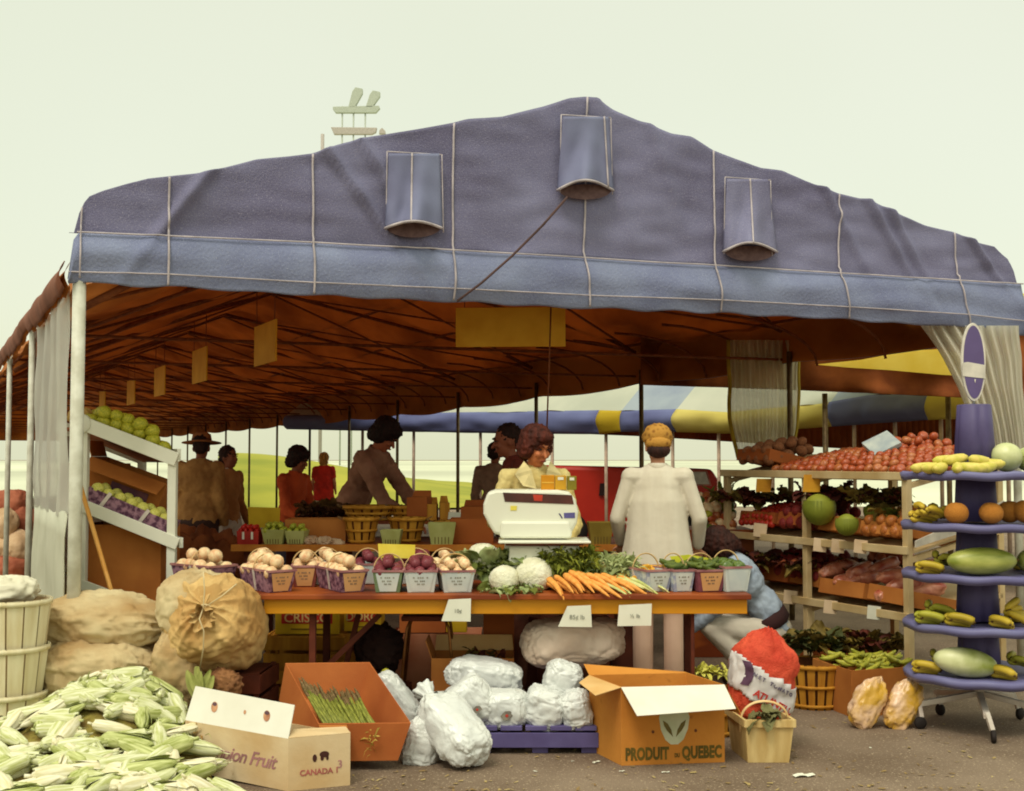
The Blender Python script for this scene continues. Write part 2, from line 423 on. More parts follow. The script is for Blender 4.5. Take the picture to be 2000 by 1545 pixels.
# side valances (hang from the eaves along both long sides)
for side, s in ((0, S0), (1, S1)):
    def sv(u, v, s=s, side=side):
        t = LEN*u; ztop = base_z(s)+.05 if t > 1.2 else tz(s)
        if side == 0: kk = min(1, t/1.5); ztop = base_z(s)+.06; zl = 2.43 - .02*abs(math.sin(PI*t/BAY)) + .05*nz((t*4, 0, 0), 2)
        else: zl = 2.45 - .2*min(1, t/12) - .05*abs(math.sin(PI*t/BAY))
        z = ztop + (zl-ztop)*v
        bulge = .03*math.sin(PI*v)*(1 if side else -1) + .02*nz((t*1.5, z*3, 0), 1.5)
        return loc(roof_pt(s+bulge-(.02 if side == 0 else 0), t, z))
    g = MB(); g.grid(sv, 220, 8); g.build('side_valance', m_band if side else M('backlit_brown_canvas', (134, 86, 66), (108, 64, 46), rough=.9, scale=5), tent, solid=.005)  # left side: darker brown paints the backlit look of the eave cloth
    if 1:
        g = MB(); g.grid(lambda u, v: sv(u, v)+FD*(.03 if side == 0 else -.03), 220, 8); g.build('side_lining', m_lin, tent)
# eave beams, hoops, purlins, poles
def tubepart(name, pts, r, mat, n=8):
    g = MB(); g.tube([loc(p) for p in pts], r, n); return g.build(name, mat, tent)
r_s = s_of(onf(1150, 300))
for k in range(16):
    t = .12 + BAY*k
    tubepart('rafter', [roof_pt(S0+.06, t, base_z(S0)-.2), roof_pt(S0+.5, t, base_z(S0+.5)-.13), roof_pt(r_s, t, base_z(r_s)-.16), roof_pt(S1-.5, t, base_z(S1-.5)-.13), roof_pt(S1-.06, t, base_z(S1)-.2)], .022, m_truss)
    if k: tubepart('tie_bar', [roof_pt(S0+.06, t, 2.43), roof_pt(S1-.06, t, 2.43)], .014, m_truss, 6)
    if k < 15:
        for a, b in ((S0+.1, r_s), (r_s, S0+.1), (r_s, S1-.1), (S1-.1, r_s)):
            tubepart('wind_brace', [roof_pt(a, t, base_z(a)-.2), roof_pt(b, t+BAY, base_z(b)-.2)], .012, m_truss, 6)
for s in (S0+.08, S0+.9, S0+1.8, r_s, r_s+1.2, r_s+2.2, S1-.08):
    tubepart('purlin', [roof_pt(s, .1, base_z(s)-.13), roof_pt(s, LEN, base_z(s)-.13)], .016, m_truss, 6)
for k in range(34):   # curved braces along the right eave
    t = .5 + .88*k
    pts = [roof_pt(S1-.05-1.05*(1-math.cos(a)), t + (.0), 2.34+.42*math.sin(a)) for a in [i*PI/2/7 for i in range(8)]]
    tubepart('eave_brace', pts, .013, m_truss, 6)
def pole(px, r=.03, s=None, t=0, mat=m_pole, z=2.6):
    p = roof_pt(s, t, 0); tubepart('pole', [p, V((p.x, p.y, z))], r, mat, 10)
tubepart('pole', [P0+V((.03, .02, 0)), P0+V((.03, .02, 2.5))], .036, m_pole, 12)
for k in range(1, 16): pole(0, .024, S0+.02, BAY*k+.02, m_pole, 2.56)
for k in range(1, 16): pole(0, .026, S1-.05, BAY*k+.02, m_dpole, 2.5)
pole(0, .03, S1-.05, .02, m_pole, 2.6)
for k in range(1, 6):   # second pole of each side frame
    pass
# closed back end
g = MB(); g.grid(lambda u, v: loc(roof_pt(S0+(S1-S0)*u, LEN, 2.15+(base_z(S0+(S1-S0)*u)-2.15)*v)), 30, 6); g.build('back_panel', m_lin, tent, solid=.01)
# clear plastic side sheet hanging in the first left bay, with its opaque white lower half
m_sheet = M('milky_plastic_sheet', (228, 228, 216), (214, 214, 204), rough=.35, scale=3, transl=.5, alpha=.86, bump=.2, bscale=12)
m_opq = M('opaque_white_sheet', (216, 216, 196), (200, 200, 178), rough=.6, scale=3, transl=.25)
def lsheet(z0, z1, t0, t1, sc_=.55):
    def fn(u, v):
        t = t0+(t1-t0)*u; z = z0+(z1-z0)*v
        return loc(roof_pt(S0+.02+.03*math.sin(u*26+2*nz((u*3, z, 0), 1))*sc_ + .02*nz((u*5, z*2, 1), 1.5), t, z + (.05*nz((u*8, 0, 0), 1) if v > .9 else 0)))
    return fn
g = MB(); g.grid(lsheet(1.17, 2.45, .12, 2.3), 50, 20); g.build('plastic_side_sheet', m_sheet, tent)
g = MB(); g.grid(lsheet(.02, 1.18, .1, 2.35, .3), 40, 10); g.build('side_skirt', m_opq, tent, solid=.006)
# hanging yellow signs
m_ysign = M('mustard_card', (232, 178, 52), (216, 156, 36), rough=.7, scale=5)
sign_lab = ['largest blank mustard yellow sign hanging face-on under the front of the roof', 'second blank mustard sign hanging edge-on left of the big one', 'third mustard sign along the row, left of the second', 'fourth mustard sign, small, further down the row under the roof', 'fifth small dim mustard sign near the back of the row', 'farthest smallest mustard sign hanging above the green fruit shelf']
c = at(997, 639, 8.7)
sroot = []
def hsign(i, c, w, h, rz):
    o = thing('hanging_sign', sign_lab[i], 'sign', c, rz, 'yellow signs hanging under the tent roof')
    g = MB(); g.box((0, 0, 0), (w, .012, h)); g.build('board', m_ysign, o, bevel=.002)
    for x in (-w*.42, w*.42): g = MB(); g.tube([V((x, 0, h/2)), V((x, 0, h/2+.28))], .004, 5); g.build('hanger', m_truss, o)
hsign(0, c, .78, .28, math.radians(-3))
az = math.atan2(AX.y, AX.x)
for i, (px, py, Y, hh) in enumerate(((518, 671, 8.9, 80), (390, 714, 10.9, 66), (312, 745, 12.8, 56), (256, 766, 15.2, 48), (200, 781, 17.5, 38))):
    hsign(i+1, at(px, py, Y), .62, hh/2400*Y, az)
# wire hanging down past the first sign
tubepart('hanging_wire', [at(1076, 600, 8.5), at(1073, 700, 8.5), at(1068, 840, 8.5)], .006, m_truss, 6)
# ------------------------------------------------------------------ neighbouring tents
m_w = M('white_canvas', (206, 208, 190), (190, 194, 178), rough=.8, scale=1.2, transl=.3)
m_y = M('pale_yellow_canvas', (222, 206, 120), (206, 190, 98), rough=.8, scale=1.0, transl=.35)
m_yy = M('bright_yellow_canvas', (216, 190, 52), (200, 170, 40), rough=.8, scale=1.0, transl=.35)
m_b2 = M('far_blue_canvas', (98, 104, 146), (86, 90, 132), rough=.8, scale=1.5, bump=.2, bscale=8)
m_bp = M('faded_blue_canvas', (160, 170, 180), (140, 150, 168), rough=.8, scale=1.5, transl=.2)
m_in = M('tent_inside_brown', (150, 80, 34), (112, 52, 20), rough=.9, scale=2, transl=.1)
def stripe_col(px, roof):
    if px < 1172: return 2 if not roof else 0
    if px < 1214: return 5 if not roof else 0
    if px < 1322: return 2 if not roof else 4
    if px < 1622: return 1 if not roof else 0
    if px < 1812: return 2 if not roof else 4
    return 1
t2 = thing('striped_tent', 'long far tent with white roof and blue and yellow striped valance behind the stall', 'tent', (0, 22, 0))
A = V((-3.4, 24.6, 0)); B = V((6.4, 13.9, 0)); D2 = (B-A); n2 = V((-D2.y, D2.x, 0)).normalized(); n2 = n2 if n2.y > 0 else -n2
def t2p(px, z, off=0):      # point on the front eave line seen at picture column px
    k = (px-1000)/F; u = (k*A.y - A.x)/(D2.x - k*D2.y); p = A + D2*u + n2*off; p.z = z; return p - V((0, 22, 0))
ms = [m_w, m_y, m_b2, m_in, m_bp, m_yy]
xs = list(range(560, 2060, 12))
def zlo(x):
    Y = t2p(x, 0).y+22; return 1.5+(895-interp([(560, 838), (900, 845), (1170, 848), (1215, 843), (1322, 843), (1420, 846), (1600, 834), (1800, 820), (2060, 812)], x))/2400*Y
def zhi(x):
    Y = t2p(x, 0).y+22; return 1.5+(895-interp([(560, 812), (900, 806), (1170, 802), (1215, 803), (1322, 800), (1420, 806), (1600, 790), (1700, 772), (2060, 770)], x))/2400*Y
g = MB(); g2 = MB(); runs = [560, 1172, 1214, 1322, 1622, 1812, 2060]
for xa, xb in zip(runs, runs[1:]):
    nn = max(4, int((xb-xa)/8))
    def vf(u, v, xa=xa, xb=xb):
        x = xa+(xb-xa)*u; z = zlo(x)+(zhi(x)-zlo(x))*v
        return t2p(x, z, -.08*math.sin(PI*v)*1.0 + (1-v)*(.06*nz((x*.012, 0, 0), 1) + .05*nz((x*.05, v*2, 1), 1)) + .05*nz((x*.02, z*5, 2), 1))
    g.grid(vf, nn, 8, stripe_col(xa+3, False))
    def rf2(u, v, xa=xa, xb=xb):
        x = xa+(xb-xa)*u; o_ = 3.2*v; k = .14*abs(math.sin((x-560)*PI/180.))*math.sin(PI*min(1, v*1.2+.0))
        return t2p(x, zhi(x)+1.25*v**.7+k + .03*nz((x*.02, v*4, 0), 1), o_)
    g2.grid(rf2, nn, 8, stripe_col(xa+3, True))
g.build('valance', ms, t2, solid=.02); g2.build('roof', ms, t2)
g = MB()
for a, b in zip(xs, xs[1:]):
    zz = lambda x: 1.5+(895-interp([(560, 842), (780, 843), (1000, 852), (1400, 876), (1600, 884), (2060, 890)], x))/2400*(t2p(x, 0, 3.2).y+22)
    g.add([t2p(a, zz(a), 3.2), t2p(b, zz(b), 3.2), t2p(b, zhi(b)+1.2, 3.2), t2p(a, zhi(a)+1.2, 3.2)], [(0, 1, 2, 3)], 0, True)
g.build('rear_lining', m_in, t2, solid=.02)
g = MB()
for a, b in zip(xs, xs[1:]):
    g.add([t2p(a, zhi(a)-.03, .03), t2p(b, zhi(b)-.03, .03), t2p(b, zhi(b)+1.2, 3.2), t2p(a, zhi(a)+1.2, 3.2)], [(0, 1, 2, 3)], 0, True)
g.build('roof_lining', m_in, t2)
for px in (700, 800, 930, 1070, 1175, 1305, 1395, 1500, 1660, 1740, 1830, 1960):
    g = MB(); p = t2p(px, 0, .1); q = t2p(px, zlo(px)+.1, .1); g.tube([p, q], .028, 6); g.build('pole', M('pinkish_pole', (196, 170, 150), rough=.6), t2)
# canopy to the right with brown inside, daylight painted into its yellow end panel
t3 = thing('side_tent', 'brown-lined tent canopy at right with a bright yellow end panel', 'tent', (4.6, 13, 0))
o3 = V((4.6, 13, 0)); pl = lambda px, py, Y: at(px, py, Y) - o3
g = MB()
def lowf(u, v):
    px = 1252+u*800; yb = interp([(1252, 752), (1420, 757), (1560, 762), (1700, 768), (1880, 776), (2060, 784)], px); yt = 600
    Y = 13.5 - .8*u + .12*math.sin(u*40)*(1-v) + .2*nz((u*8, v*3, 0), 1)
    return pl(px, yb+(yt-yb)*v, Y)
g.grid(lowf, 90, 14); g.build('canopy_lining', M('canopy_brown', (156, 88, 40), (118, 60, 26), rough=.9, scale=2.5, bump=.6, bscale=12, transl=.12), t3, solid=.01)
g = MB()
wp = [(1592, 712), (1680, 703), (1740, 692), (1790, 684), (1835, 682), (1880, 690), (1900, 735), (1840, 732), (1740, 723), (1660, 718)]
g.slab([pl(a, b, 12.3) for a, b in wp], V((0, .02, 0))); g.build('yellow_end_panel', M('sunlit_yellow_canvas', (236, 214, 96), (226, 196, 60), rough=.8, scale=3, transl=.4), t3)
g = MB(); g.tube([pl(1425, 674, 11.8), pl(1560, 664, 11.8), pl(1700, 652, 11.6), pl(1830, 640, 11.4)], .02, 6); g.build('orange_rope', M('orange_edge', (196, 110, 40)), t3)
for px in (1610, 1850, 2010):
    g = MB(); p = at(px, 700, 13.3); g.tube([V((p.x, p.y, 0))-o3, V((p.x, p.y, 2.2))-o3], .03, 8); g.build('pole', m_dpole, t3)
g = MB()
def rf3(u, v):
    p = V((1.2+5.6*u, 12.6+3.5*v, 2.95+.5*math.sin(PI*v)+.05*math.sin(u*20))); return p - o3
g.grid(rf3, 30, 10); g.build('roof', m_y, t3)
# ------------------------------------------------------------------ gathered curtains at the open right side
m_cur = M('gathered_plastic_curtain', (234, 230, 208), (212, 206, 172), rough=.45, scale=2, transl=.5, stretch=(3, 3, .3), alpha=.78)
m_ytr = M('yellow_binding', (178, 150, 40), rough=.7)
def curtain(name, lab, cols, L_, R_, Y0, mat, npl=9, amp=.05, seed=0, trim=True):
    """L_, R_ : lists (py, px) of the left and right outlines, hung at depth Y0"""
    base = at((L_[-1][1]+R_[-1][1])/2, L_[-1][0], Y0); o = thing(name, lab, 'curtain', base)
    y0, y1 = L_[0][0], L_[-1][0]
    def fn(u, v):
        py = y0+(y1-y0)*v; a = interp(L_, py); b = interp(R_, py); wd = (b-a)
        uu = u + .02*nz((u*6, v*4, seed), 1)
        return at(a+wd*uu, py+ (3*math.sin(u*npl*2*PI) if v > .98 else 0), Y0 + amp*math.sin(u*npl*2*PI + 1.5*nz((u*3, v*2, seed), 1)) + amp*.5*nz((u*14, v*3, seed), 1)) - base
    g = MB(); g.grid(fn, npl*10, 26); g.build('sheet', mat, o)
    if trim:
        for u in (0, 1):
            g = MB(); g.tube([fn(u, i/24)+V((0, -.01, 0)) for i in range(25)], .022, 6, flat=.6); g.build('edge_binding', m_ytr, o)
    return o
curtain('plastic_curtain', 'gathered cloudy curtain with yellow edges hanging above the shelf corner', 0, [(664, 1422), (760, 1424), (820, 1424), (893, 1441)], [(664, 1556), (760, 1560), (830, 1556), (893, 1545)], 11.6, m_cur)
m_cur2 = M('white_plastic_curtain', (234, 230, 216), (214, 208, 192), rough=.45, scale=2, transl=.5, stretch=(3, 3, .3), alpha=.93)
curtain('plastic_curtain', 'white curtain pulled back beside the oval sign at the right tent corner', 0, [(636, 1798), (700, 1842), (760, 1872), (830, 1900), (900, 1915)], [(650, 1990), (700, 1996), (760, 1998), (830, 2004), (900, 2010)], 8.9, m_cur2, 8, .05, 3, trim=False)
# ------------------------------------------------------------------ floodlight tower, haze painted into its pale colours
tw = thing('floodlight_tower', 'pale hazy lighting tower with two lamp boards above the tent roof', 'light tower', (-18.5, 150, 0))
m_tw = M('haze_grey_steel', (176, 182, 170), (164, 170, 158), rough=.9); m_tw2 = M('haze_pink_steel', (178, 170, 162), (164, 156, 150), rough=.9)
ow_ = V((-18.5, 150, 0)); q = lambda px, py, Y=150: at(px, py, Y) - ow_
def tpart(nm, pts, mat, t=.6):
    g = MB(); g.slab([q(a, b) for a, b in pts], V((0, t, 0))); return g.build(nm, mat, tw, bevel=.05)
tpart('upper_platform', [(650, 208), (740, 206), (742, 211), (734, 220), (655, 220), (650, 213)], m_tw)
tpart('lower_platform', [(646, 248), (736, 249), (734, 258), (726, 262), (652, 262)], m_tw2)
for dx in (0, 34):
    tpart('lamp_board', [(688+dx, 178+dx*.18), (694+dx, 170+dx*.18), (708+dx, 173+dx*.18), (708+dx, 182+dx*.18), (693+dx, 209), (680+dx, 209)], m_tw)
tpart('lamp', [(741, 254), (746, 249), (752, 255), (753, 261), (740, 261)], m_tw2)
for a in (668, 713, 690):
    g = MB(); p0 = q(a, 206); g.tube([V((p0.x, p0.y+.3, 0)), V((p0.x, p0.y+.3, p0.z))], .1, 6); g.build('mast', m_tw, tw)
g = MB(); p0 = q(630, 262); g.tube([V((p0.x, p0.y, 0)), p0], .22, 6); g.build('antenna_mast', m_tw2, tw)
# ------------------------------------------------------------------ red van and clutter behind
m_red = M('red_paint', (186, 40, 22), (170, 32, 18), rough=.45, spec=.4, scale=2)
van = thing('red_van', 'low bright red van parked behind the stalls, seen past the white cardigan', 'van', at(1230, 985, 20).xy.to_3d())
vb = at(1230, 985, 20).xy.to_3d(); vl = lambda px, py, Y=20: at(px, py, Y) - vb
g = MB(); g.slab([vl(1060, 909), (vl(1390, 916)), vl(1412, 950), vl(1418, 1050), vl(1058, 1050)], V((0, 1.7, 0))); g.build('body', m_red, van, bevel=.06)
g = MB(); g.slab([vl(1344, 922, 19.97), vl(1378, 922, 19.97), vl(1386, 946, 19.97), vl(1342, 946, 19.97)], V((0, .02, 0))); g.build('window', M('pale_glass', (206, 204, 192), rough=.2), van, bevel=.004)
g = MB(); g.slab([vl(1340, 919, 19.985), vl(1381, 919, 19.985), vl(1390, 949, 19.985), vl(1338, 949, 19.985)], V((0, .02, 0))); g.build('window_frame', M('pinkish_trim', (190, 120, 104)), van)
g = MB(); g.slab([vl(1172, 944, 19.96), vl(1186, 944, 19.96), vl(1184, 968, 19.96), vl(1170, 968, 19.96)], V((0, .03, 0))); g.build('door_handle', M('black_trim', (40, 16, 12)), van)
for px in (1110, 1360):
    g = MB(); p = vl(px, 1060); p.z = .32; g.lathe([(.0, -.1), (.2, -.1), (.31, -.07), (.32, 0), (.31, .07), (.2, .1), (0, .1)], 20, p+V((0, -.02, 0)), Rx(PI/2)); wh = g.build('wheel', M('tyre_black', (36, 28, 26)), van)
# pale caravan-like block left of the grass so the hill ends as in the picture
# ------------------------------------------------------------------ left outside clutter
m_brick = M('terracotta_cloth', (176, 104, 76), (150, 80, 56), rough=.8, scale=9)
m_tan = M('tan_cloth', (206, 176, 140), (184, 150, 112), rough=.8, scale=9)
def sack_mesh(r, seed=0, wr=.05, p=.75, gather=0, nu=72, nv=48, crease=1.0, sag=0.0, cloth=0.0, pleat=0.0):
    """lumpy cloth bag, long axis = local Z; gather>0 pinches the +Z end to a neck"""
    def fn(q, th, ph):
        d = q.normalized(); e = V((d.x*1.3+seed, d.y*1.3, d.z*1.3))
        k = 1 + .10*noise.noise(e*1.2) + wr*noise.noise(e*3.1)*crease
        rid = 1-abs(noise.noise(V((d.x*2.6+seed*2, d.y*2.6, d.z*1.2))))*2
        k += wr*.8*max(0, rid-.55)*crease
        k += wr*.4*noise.noise(e*8)
        rid2 = 1-abs(noise.noise(V((d.x*5.5+seed, d.y*5.5-seed, d.z*3.5))))*2
        k -= wr*.5*max(0, rid2-.6)*crease
        if cloth:
            k -= cloth*max(0, 1-abs(noise.noise(V((d.x*2.2+seed, d.y*2.2, d.z*5.5-seed))+.5*noise.noise_vector(e*2)))*5)
            k -= cloth*.7*max(0, 1-abs(noise.noise(V((d.x*7+seed, d.y*7, d.z*1.6+seed))+.4*noise.noise_vector(e*3)))*4)
            k += cloth*.4*noise.noise(e*14)
        z = -math.cos(th)
        if pleat: k += pleat*(.25+abs(z))**2*(1-abs(math.sin(ph*6.5+2.2*noise.noise(e*1.3)+seed))*2)*.6*math.sin(th)**.3
        if gather:
            t = max(0, z-.3)/.7; k2 = 1 - gather*t**1.6
            k2 += gather*.22*t*math.sin(ph*9+seed+1.5*nz((ph, th, seed)))
            q = V((q.x*k2, q.y*k2, q.z))
        q = q*k
        if sag: q.z += -sag*(q.x/r[0])**2*r[2]
        return q
    g = MB(); g.ell((0, 0, 0), r, nu=nu, nv=nv, fn=fn, p=p); return g
def sack(name, lab, cat, c, r, R, mat, group=None, **k):
    """thing centred at c with orientation R (3x3)"""
    o = thing(name, lab, cat, c, rot=R.to_euler(), group=group)
    sack_mesh(r, **k).build('cloth', mat, o)
    return o
for i, (px, py, Y, r, mat, lab) in enumerate((
    (22, 985, 13.5, (.22, .2, .16), m_brick, 'terracotta bundle, uppermost of the stack outside the left tent poles'),
    (8, 1030, 13.2, (.12, .15, .2), m_tan, 'tan bundle leaning at the far left edge behind the poles'),
    (38, 1025, 13.4, (.14, .15, .2), m_brick, 'terracotta bundle between the two thin left poles'),
    (30, 1075, 13.2, (.2, .2, .2), m_tan, 'tan bundle low down between the thin left poles'),
    (26, 1120, 13.1, (.24, .2, .16), m_brick, 'dark terracotta bundle at the foot of the left stack'),
    (22, 1170, 12.9, (.3, .25, .2), m_tan, 'tan sack on the ground outside the left tent side'))):
    sack('cloth_bundle', lab, 'bundle', at(px, py, Y), r, Rz(i)@Rx(.3*i), mat, seed=i*3)
# pallet under them so they rest on something
g = MB()
pb = at(26, 1180, 13.1)
dl = thing('low_platform', 'low plank platform under the bundles outside the tent', 'platform', (pb.x, pb.y, 0))
for k in range(4): 
    g = MB(); g.box((0, -.4+.26*k, .08), (1.1, .2, .03)); g.build('plank', M('grey_plank', (150, 120, 90), dist='wave', scale=2), dl)
for x in (-.5, .5): 
    g = MB(); g.box((x, 0, .032), (.08, 1.0, .064)); g.build('bearer', M('grey_plank', (150, 120, 90)), dl)
# ------------------------------------------------------------------ shared goods materials
m_oak = M('varnished_board', (150, 74, 26), (116, 50, 18), rough=.5, dist='wave', scale=1.5, stretch=(.3, 4, 4))
m_apron = M('ochre_painted_board', (214, 150, 26), (196, 130, 16), rough=.55, scale=2, stretch=(.4, 3, 3))
m_leg = M('dark_wood', (104, 46, 24), (78, 30, 14), rough=.7, scale=6)
m_kraft = M('kraft_card', (186, 118, 54), (160, 94, 38), rough=.85, scale=3, bump=.1)
m_kraft2 = M('brown_card', (168, 92, 40), (146, 74, 30), rough=.85, scale=3, bump=.1)
m_card = M('white_card', (222, 222, 206), (212, 212, 194), rough=.8, scale=4)
m_splint = M('wood_splint', (214, 188, 130), (190, 158, 98), rough=.75, scale=6, stretch=(3, 3, .4), bump=.2)
m_splint2 = M('ochre_splint', (196, 140, 44), (166, 108, 26), rough=.75, scale=6, stretch=(3, 3, .4), bump=.2)
m_burlap = M('burlap', (212, 194, 152), (170, 136, 88), rough=.95, scale=3, bump=.7, bscale=260)
m_burlap2 = M('tan_burlap', (214, 180, 120), (180, 136, 78), rough=.95, scale=4, bump=.7, bscale=260)
m_plas = M('white_plastic_bag', (214, 216, 212), (200, 202, 200), rough=.3, scale=5, bump=.35, bscale=40, spec=.5)
m_ink = M('faint_ink', (150, 150, 136)); m_green_ink = M('green_ink', (104, 86, 26)); m_pink = M('mauve_ink', (176, 124, 124))
def shell(g, wb, lb, wt, lt, h, t, z0=0, mi=0, R=I3, c=(0, 0, 0)):
    """open-topped tapered box with wall thickness t"""
    c = V(c); q = lambda w, l, z: [c + R @ V((sx*w/2, sy*l/2, z)) for sx, sy in ((-1, -1), (1, -1), (1, 1), (-1, 1))]
    vs = q(wb, lb, z0)+q(wt, lt, z0+h)+q(wt-2*t, lt-2*t, z0+h)+q(wb-2*t, lb-2*t, z0+t)
    fs = [(0, 3, 2, 1), (12, 13, 14, 15)]
    for k in range(4):
        j = (k+1) % 4; fs += [(k, j, j+4, k+4), (k+4, j+4, j+8, k+8), (k+8, j+8, j+12, k+12)]
    g.add(vs, fs, mi); return g
# ---- fruit meshes (shared)
def dimple(d, k=1.0, lobes=0, la=.0):
    def fn(q, th, ph):
        t = 1-d*math.exp(-(((PI-th))/.35)**2) ; q = V((q.x, q.y, q.z*k*t if th > PI/2 else q.z*k))
        if lobes: q = V((q.x*(1+la*math.cos(lobes*ph)), q.y*(1+la*math.cos(lobes*ph)), q.z))
        return q
    return fn
def fruit(name, mat, r=1.0, d=.35, k=.92, lobes=0, la=0, nu=12, nv=8):
    g = MB(); g.ell((0, 0, 0), r, nu=nu, nv=nv, fn=dimple(d, k, lobes, la)); return mesh_of(g, name, mat)
F_peach = fruit('peach', M('peach_skin', (232, 216, 172), (208, 150, 108), rough=.6, scale=1.3, mixp=(.3, .7)), d=.3)
F_plum = fruit('plum', M('plum_skin', (130, 60, 66), (96, 36, 48), rough=.45, scale=6), d=.15, k=1.02)
F_lime = fruit('green_fruit', M('lime_skin', (190, 178, 52), (132, 138, 30), rough=.5, scale=5), d=.15)
F_tom = fruit('tomato', M('tomato_skin', (172, 84, 38), (140, 50, 24), rough=.4, scale=5, spec=.5), d=.3, k=.82, lobes=5, la=.03)
F_tom2 = fruit('tomato', M('orange_tomato_skin', (180, 112, 60), (150, 70, 36), rough=.4, scale=5, spec=.5), d=.3, k=.82, lobes=5, la=.03)
F_pot = fruit('potato', M('potato_skin', (150, 98, 62), (112, 66, 42), rough=.9, scale=6), d=0, k=.8)
F_orange = fruit('cantaloupe', M('cantaloupe_skin', (204, 140, 56), (176, 104, 34), rough=.8, scale=22, bump=.6, bscale=40), d=.06, k=.92, nu=24, nv=16)
F_onion = fruit('onion', M('onion_skin', (184, 116, 54), (146, 76, 32), rough=.4, scale=6), d=-.3, k=.9)
F_pep = fruit('green_pepper', M('green_pepper_skin', (92, 112, 38), (56, 78, 22), rough=.3, scale=4, spec=.5), d=.3, k=1.1, lobes=4, la=.09, nu=20)
F_beet = fruit('beet', M('beet_skin', (132, 38, 32), (88, 18, 20), rough=.7, scale=6), d=-.3, k=.95)
def rand_rot(): return (U(-.9, .9), U(-.9, .9), U(0, 6.28))
def heap(me, name, cat, label, group, T, w, l, r, z0, dome=.0, layers=2, jit=.25, rs=.08, fill=1.0):
    """pack spheres in a w x l tray in frame T (4x4)"""
    for L_ in range(layers):
        ww, ll = w/2 - r*(1+L_*.75), l/2 - r*(1+L_*.75)
        nx = max(1, int((2*ww)/(1.85*r))+1); ny = max(1, int((2*ll)/(1.85*r))+1)
        for i in range(nx):
            for j in range(ny):
                if random.random() > fill: continue
                x = -ww+2*ww*(i/(nx-1) if nx > 1 else .5) + U(-jit, jit)*r; y = -ll+2*ll*(j/(ny-1) if ny > 1 else .5) + U(-jit, jit)*r
                z = z0 + r*.9 + L_*r*1.35 + dome*(1-(x/(w/2))**2)*(1-(y/(l/2))**2)
                p = T @ V((x, y, z)); inst(name, me, p, rand_rot(), r*U(1-rs, 1+rs), label, cat, group)
def TM(loc, rz=0, rot=None): return Matrix.Translation(loc) @ (Matrix.Rotation(rz, 4, 'Z') if rot is None else rot)
# ------------------------------------------------------------------ front table
zt_ = at(900, 1161, 6.7).z; TBY = 6.7
xl_, xr_ = at(392, 1161, TBY).x, at(1467, 1161, TBY).x
tb = thing('market_table', 'long front market table with brown top and ochre apron', 'table', ((xl_+xr_)/2, TBY+.38, 0))
tl = lambda x, y, z: V((x, y, z)) - V(tb.location)
g = MB(); g.box(tl((xl_+xr_)/2, TBY+.39, zt_-.014), (xr_-xl_, .80, .028)); g.build('table_top', m_oak, tb, bevel=.004)
xa0, xa1 = at(516, 1180, TBY+.03).x, at(1459, 1180, TBY+.03).x
g = MB(); g.box(tl((xa0+xa1)/2, TBY+.035, zt_-.028-.04), (xa1-xa0, .022, .08)); g.build('apron', m_apron, tb, bevel=.003)
g = MB(); g.box(tl((xa0+xa1)/2, TBY+.72, zt_-.028-.04), (xa1-xa0, .022, .08)); g.build('apron', m_apron, tb, bevel=.003)
for px, wl, yo in ((611, .036, .10), (638, .04, .66), (1352, .02, .10), (1342, .04, .66)):
    x = at(px, 1240, TBY+yo).x; g = MB(); g.box(tl(x, TBY+yo, (zt_-.03)/2), (wl, .04, zt_-.03)); g.build('leg', m_leg, tb, bevel=.003)
a_, b_ = at(742, 1200, TBY+.25), at(640, 1300, TBY+.25)
g = MB(); g.bar(a_-V(tb.location), b_-V(tb.location), .03, .045, (0, 1, 0)); g.build('brace', m_leg, tb)
a_, b_ = at(700, 1200, TBY+.45), at(668, 1330, TBY+.45)
g = MB(); g.bar(a_-V(tb.location), b_-V(tb.location), .03, .03, (0, 1, 0)); g.build('brace', m_leg, tb)
# price cards on the apron
def pcard(lab, pts, Y, mat=m_card, txt=None, group=None, size=.03, ink=m_ink, name='price_card', th=.003):
    w_ = [at(a, b, Y) for a, b in pts]; c = sum(w_, V())/len(w_); o = thing(name, lab, 'card', c, group=group)
    g = MB(); g.slab([p-c for p in w_], V((0, th, 0))); g.build('card', mat, o)
    if txt: text('writing', txt, size, ink, o, (0, -.003, -.005))
    return o
pg = 'white price cards on the front table apron'
pcard('leftmost of three white price cards taped to the ochre apron', [(876, 1171), (920, 1169), (919, 1214), (862, 1213)], TBY-.02, txt='10¢', group=pg)
pcard('middle white price card on the apron, below the carrots', [(1108, 1184), (1154, 1182), (1156, 1225), (1090, 1224)], TBY-.02, txt='85¢ lb', group=pg, size=.034)
pcard('rightmost square white price card on the apron of the front table', [(1209, 1182), (1273, 1179), (1272, 1222), (1206, 1223)], TBY-.02, txt='½ lb', group=pg)
def yellow_card(lab, x0, y0, x1, y1, Y, mat=None, name='yellow_card', tilt=0):
    return pcard(lab, [(x0, y0), (x1, y0+2+tilt), (x1-1, y1), (x0+2, y1-2)], Y, mat or M('lemon_card', (226, 206, 84), (214, 190, 60), rough=.8), name=name)
yellow_card('bright yellow card standing among the peach baskets on the front table', 738, 1062, 811, 1091, 6.98)
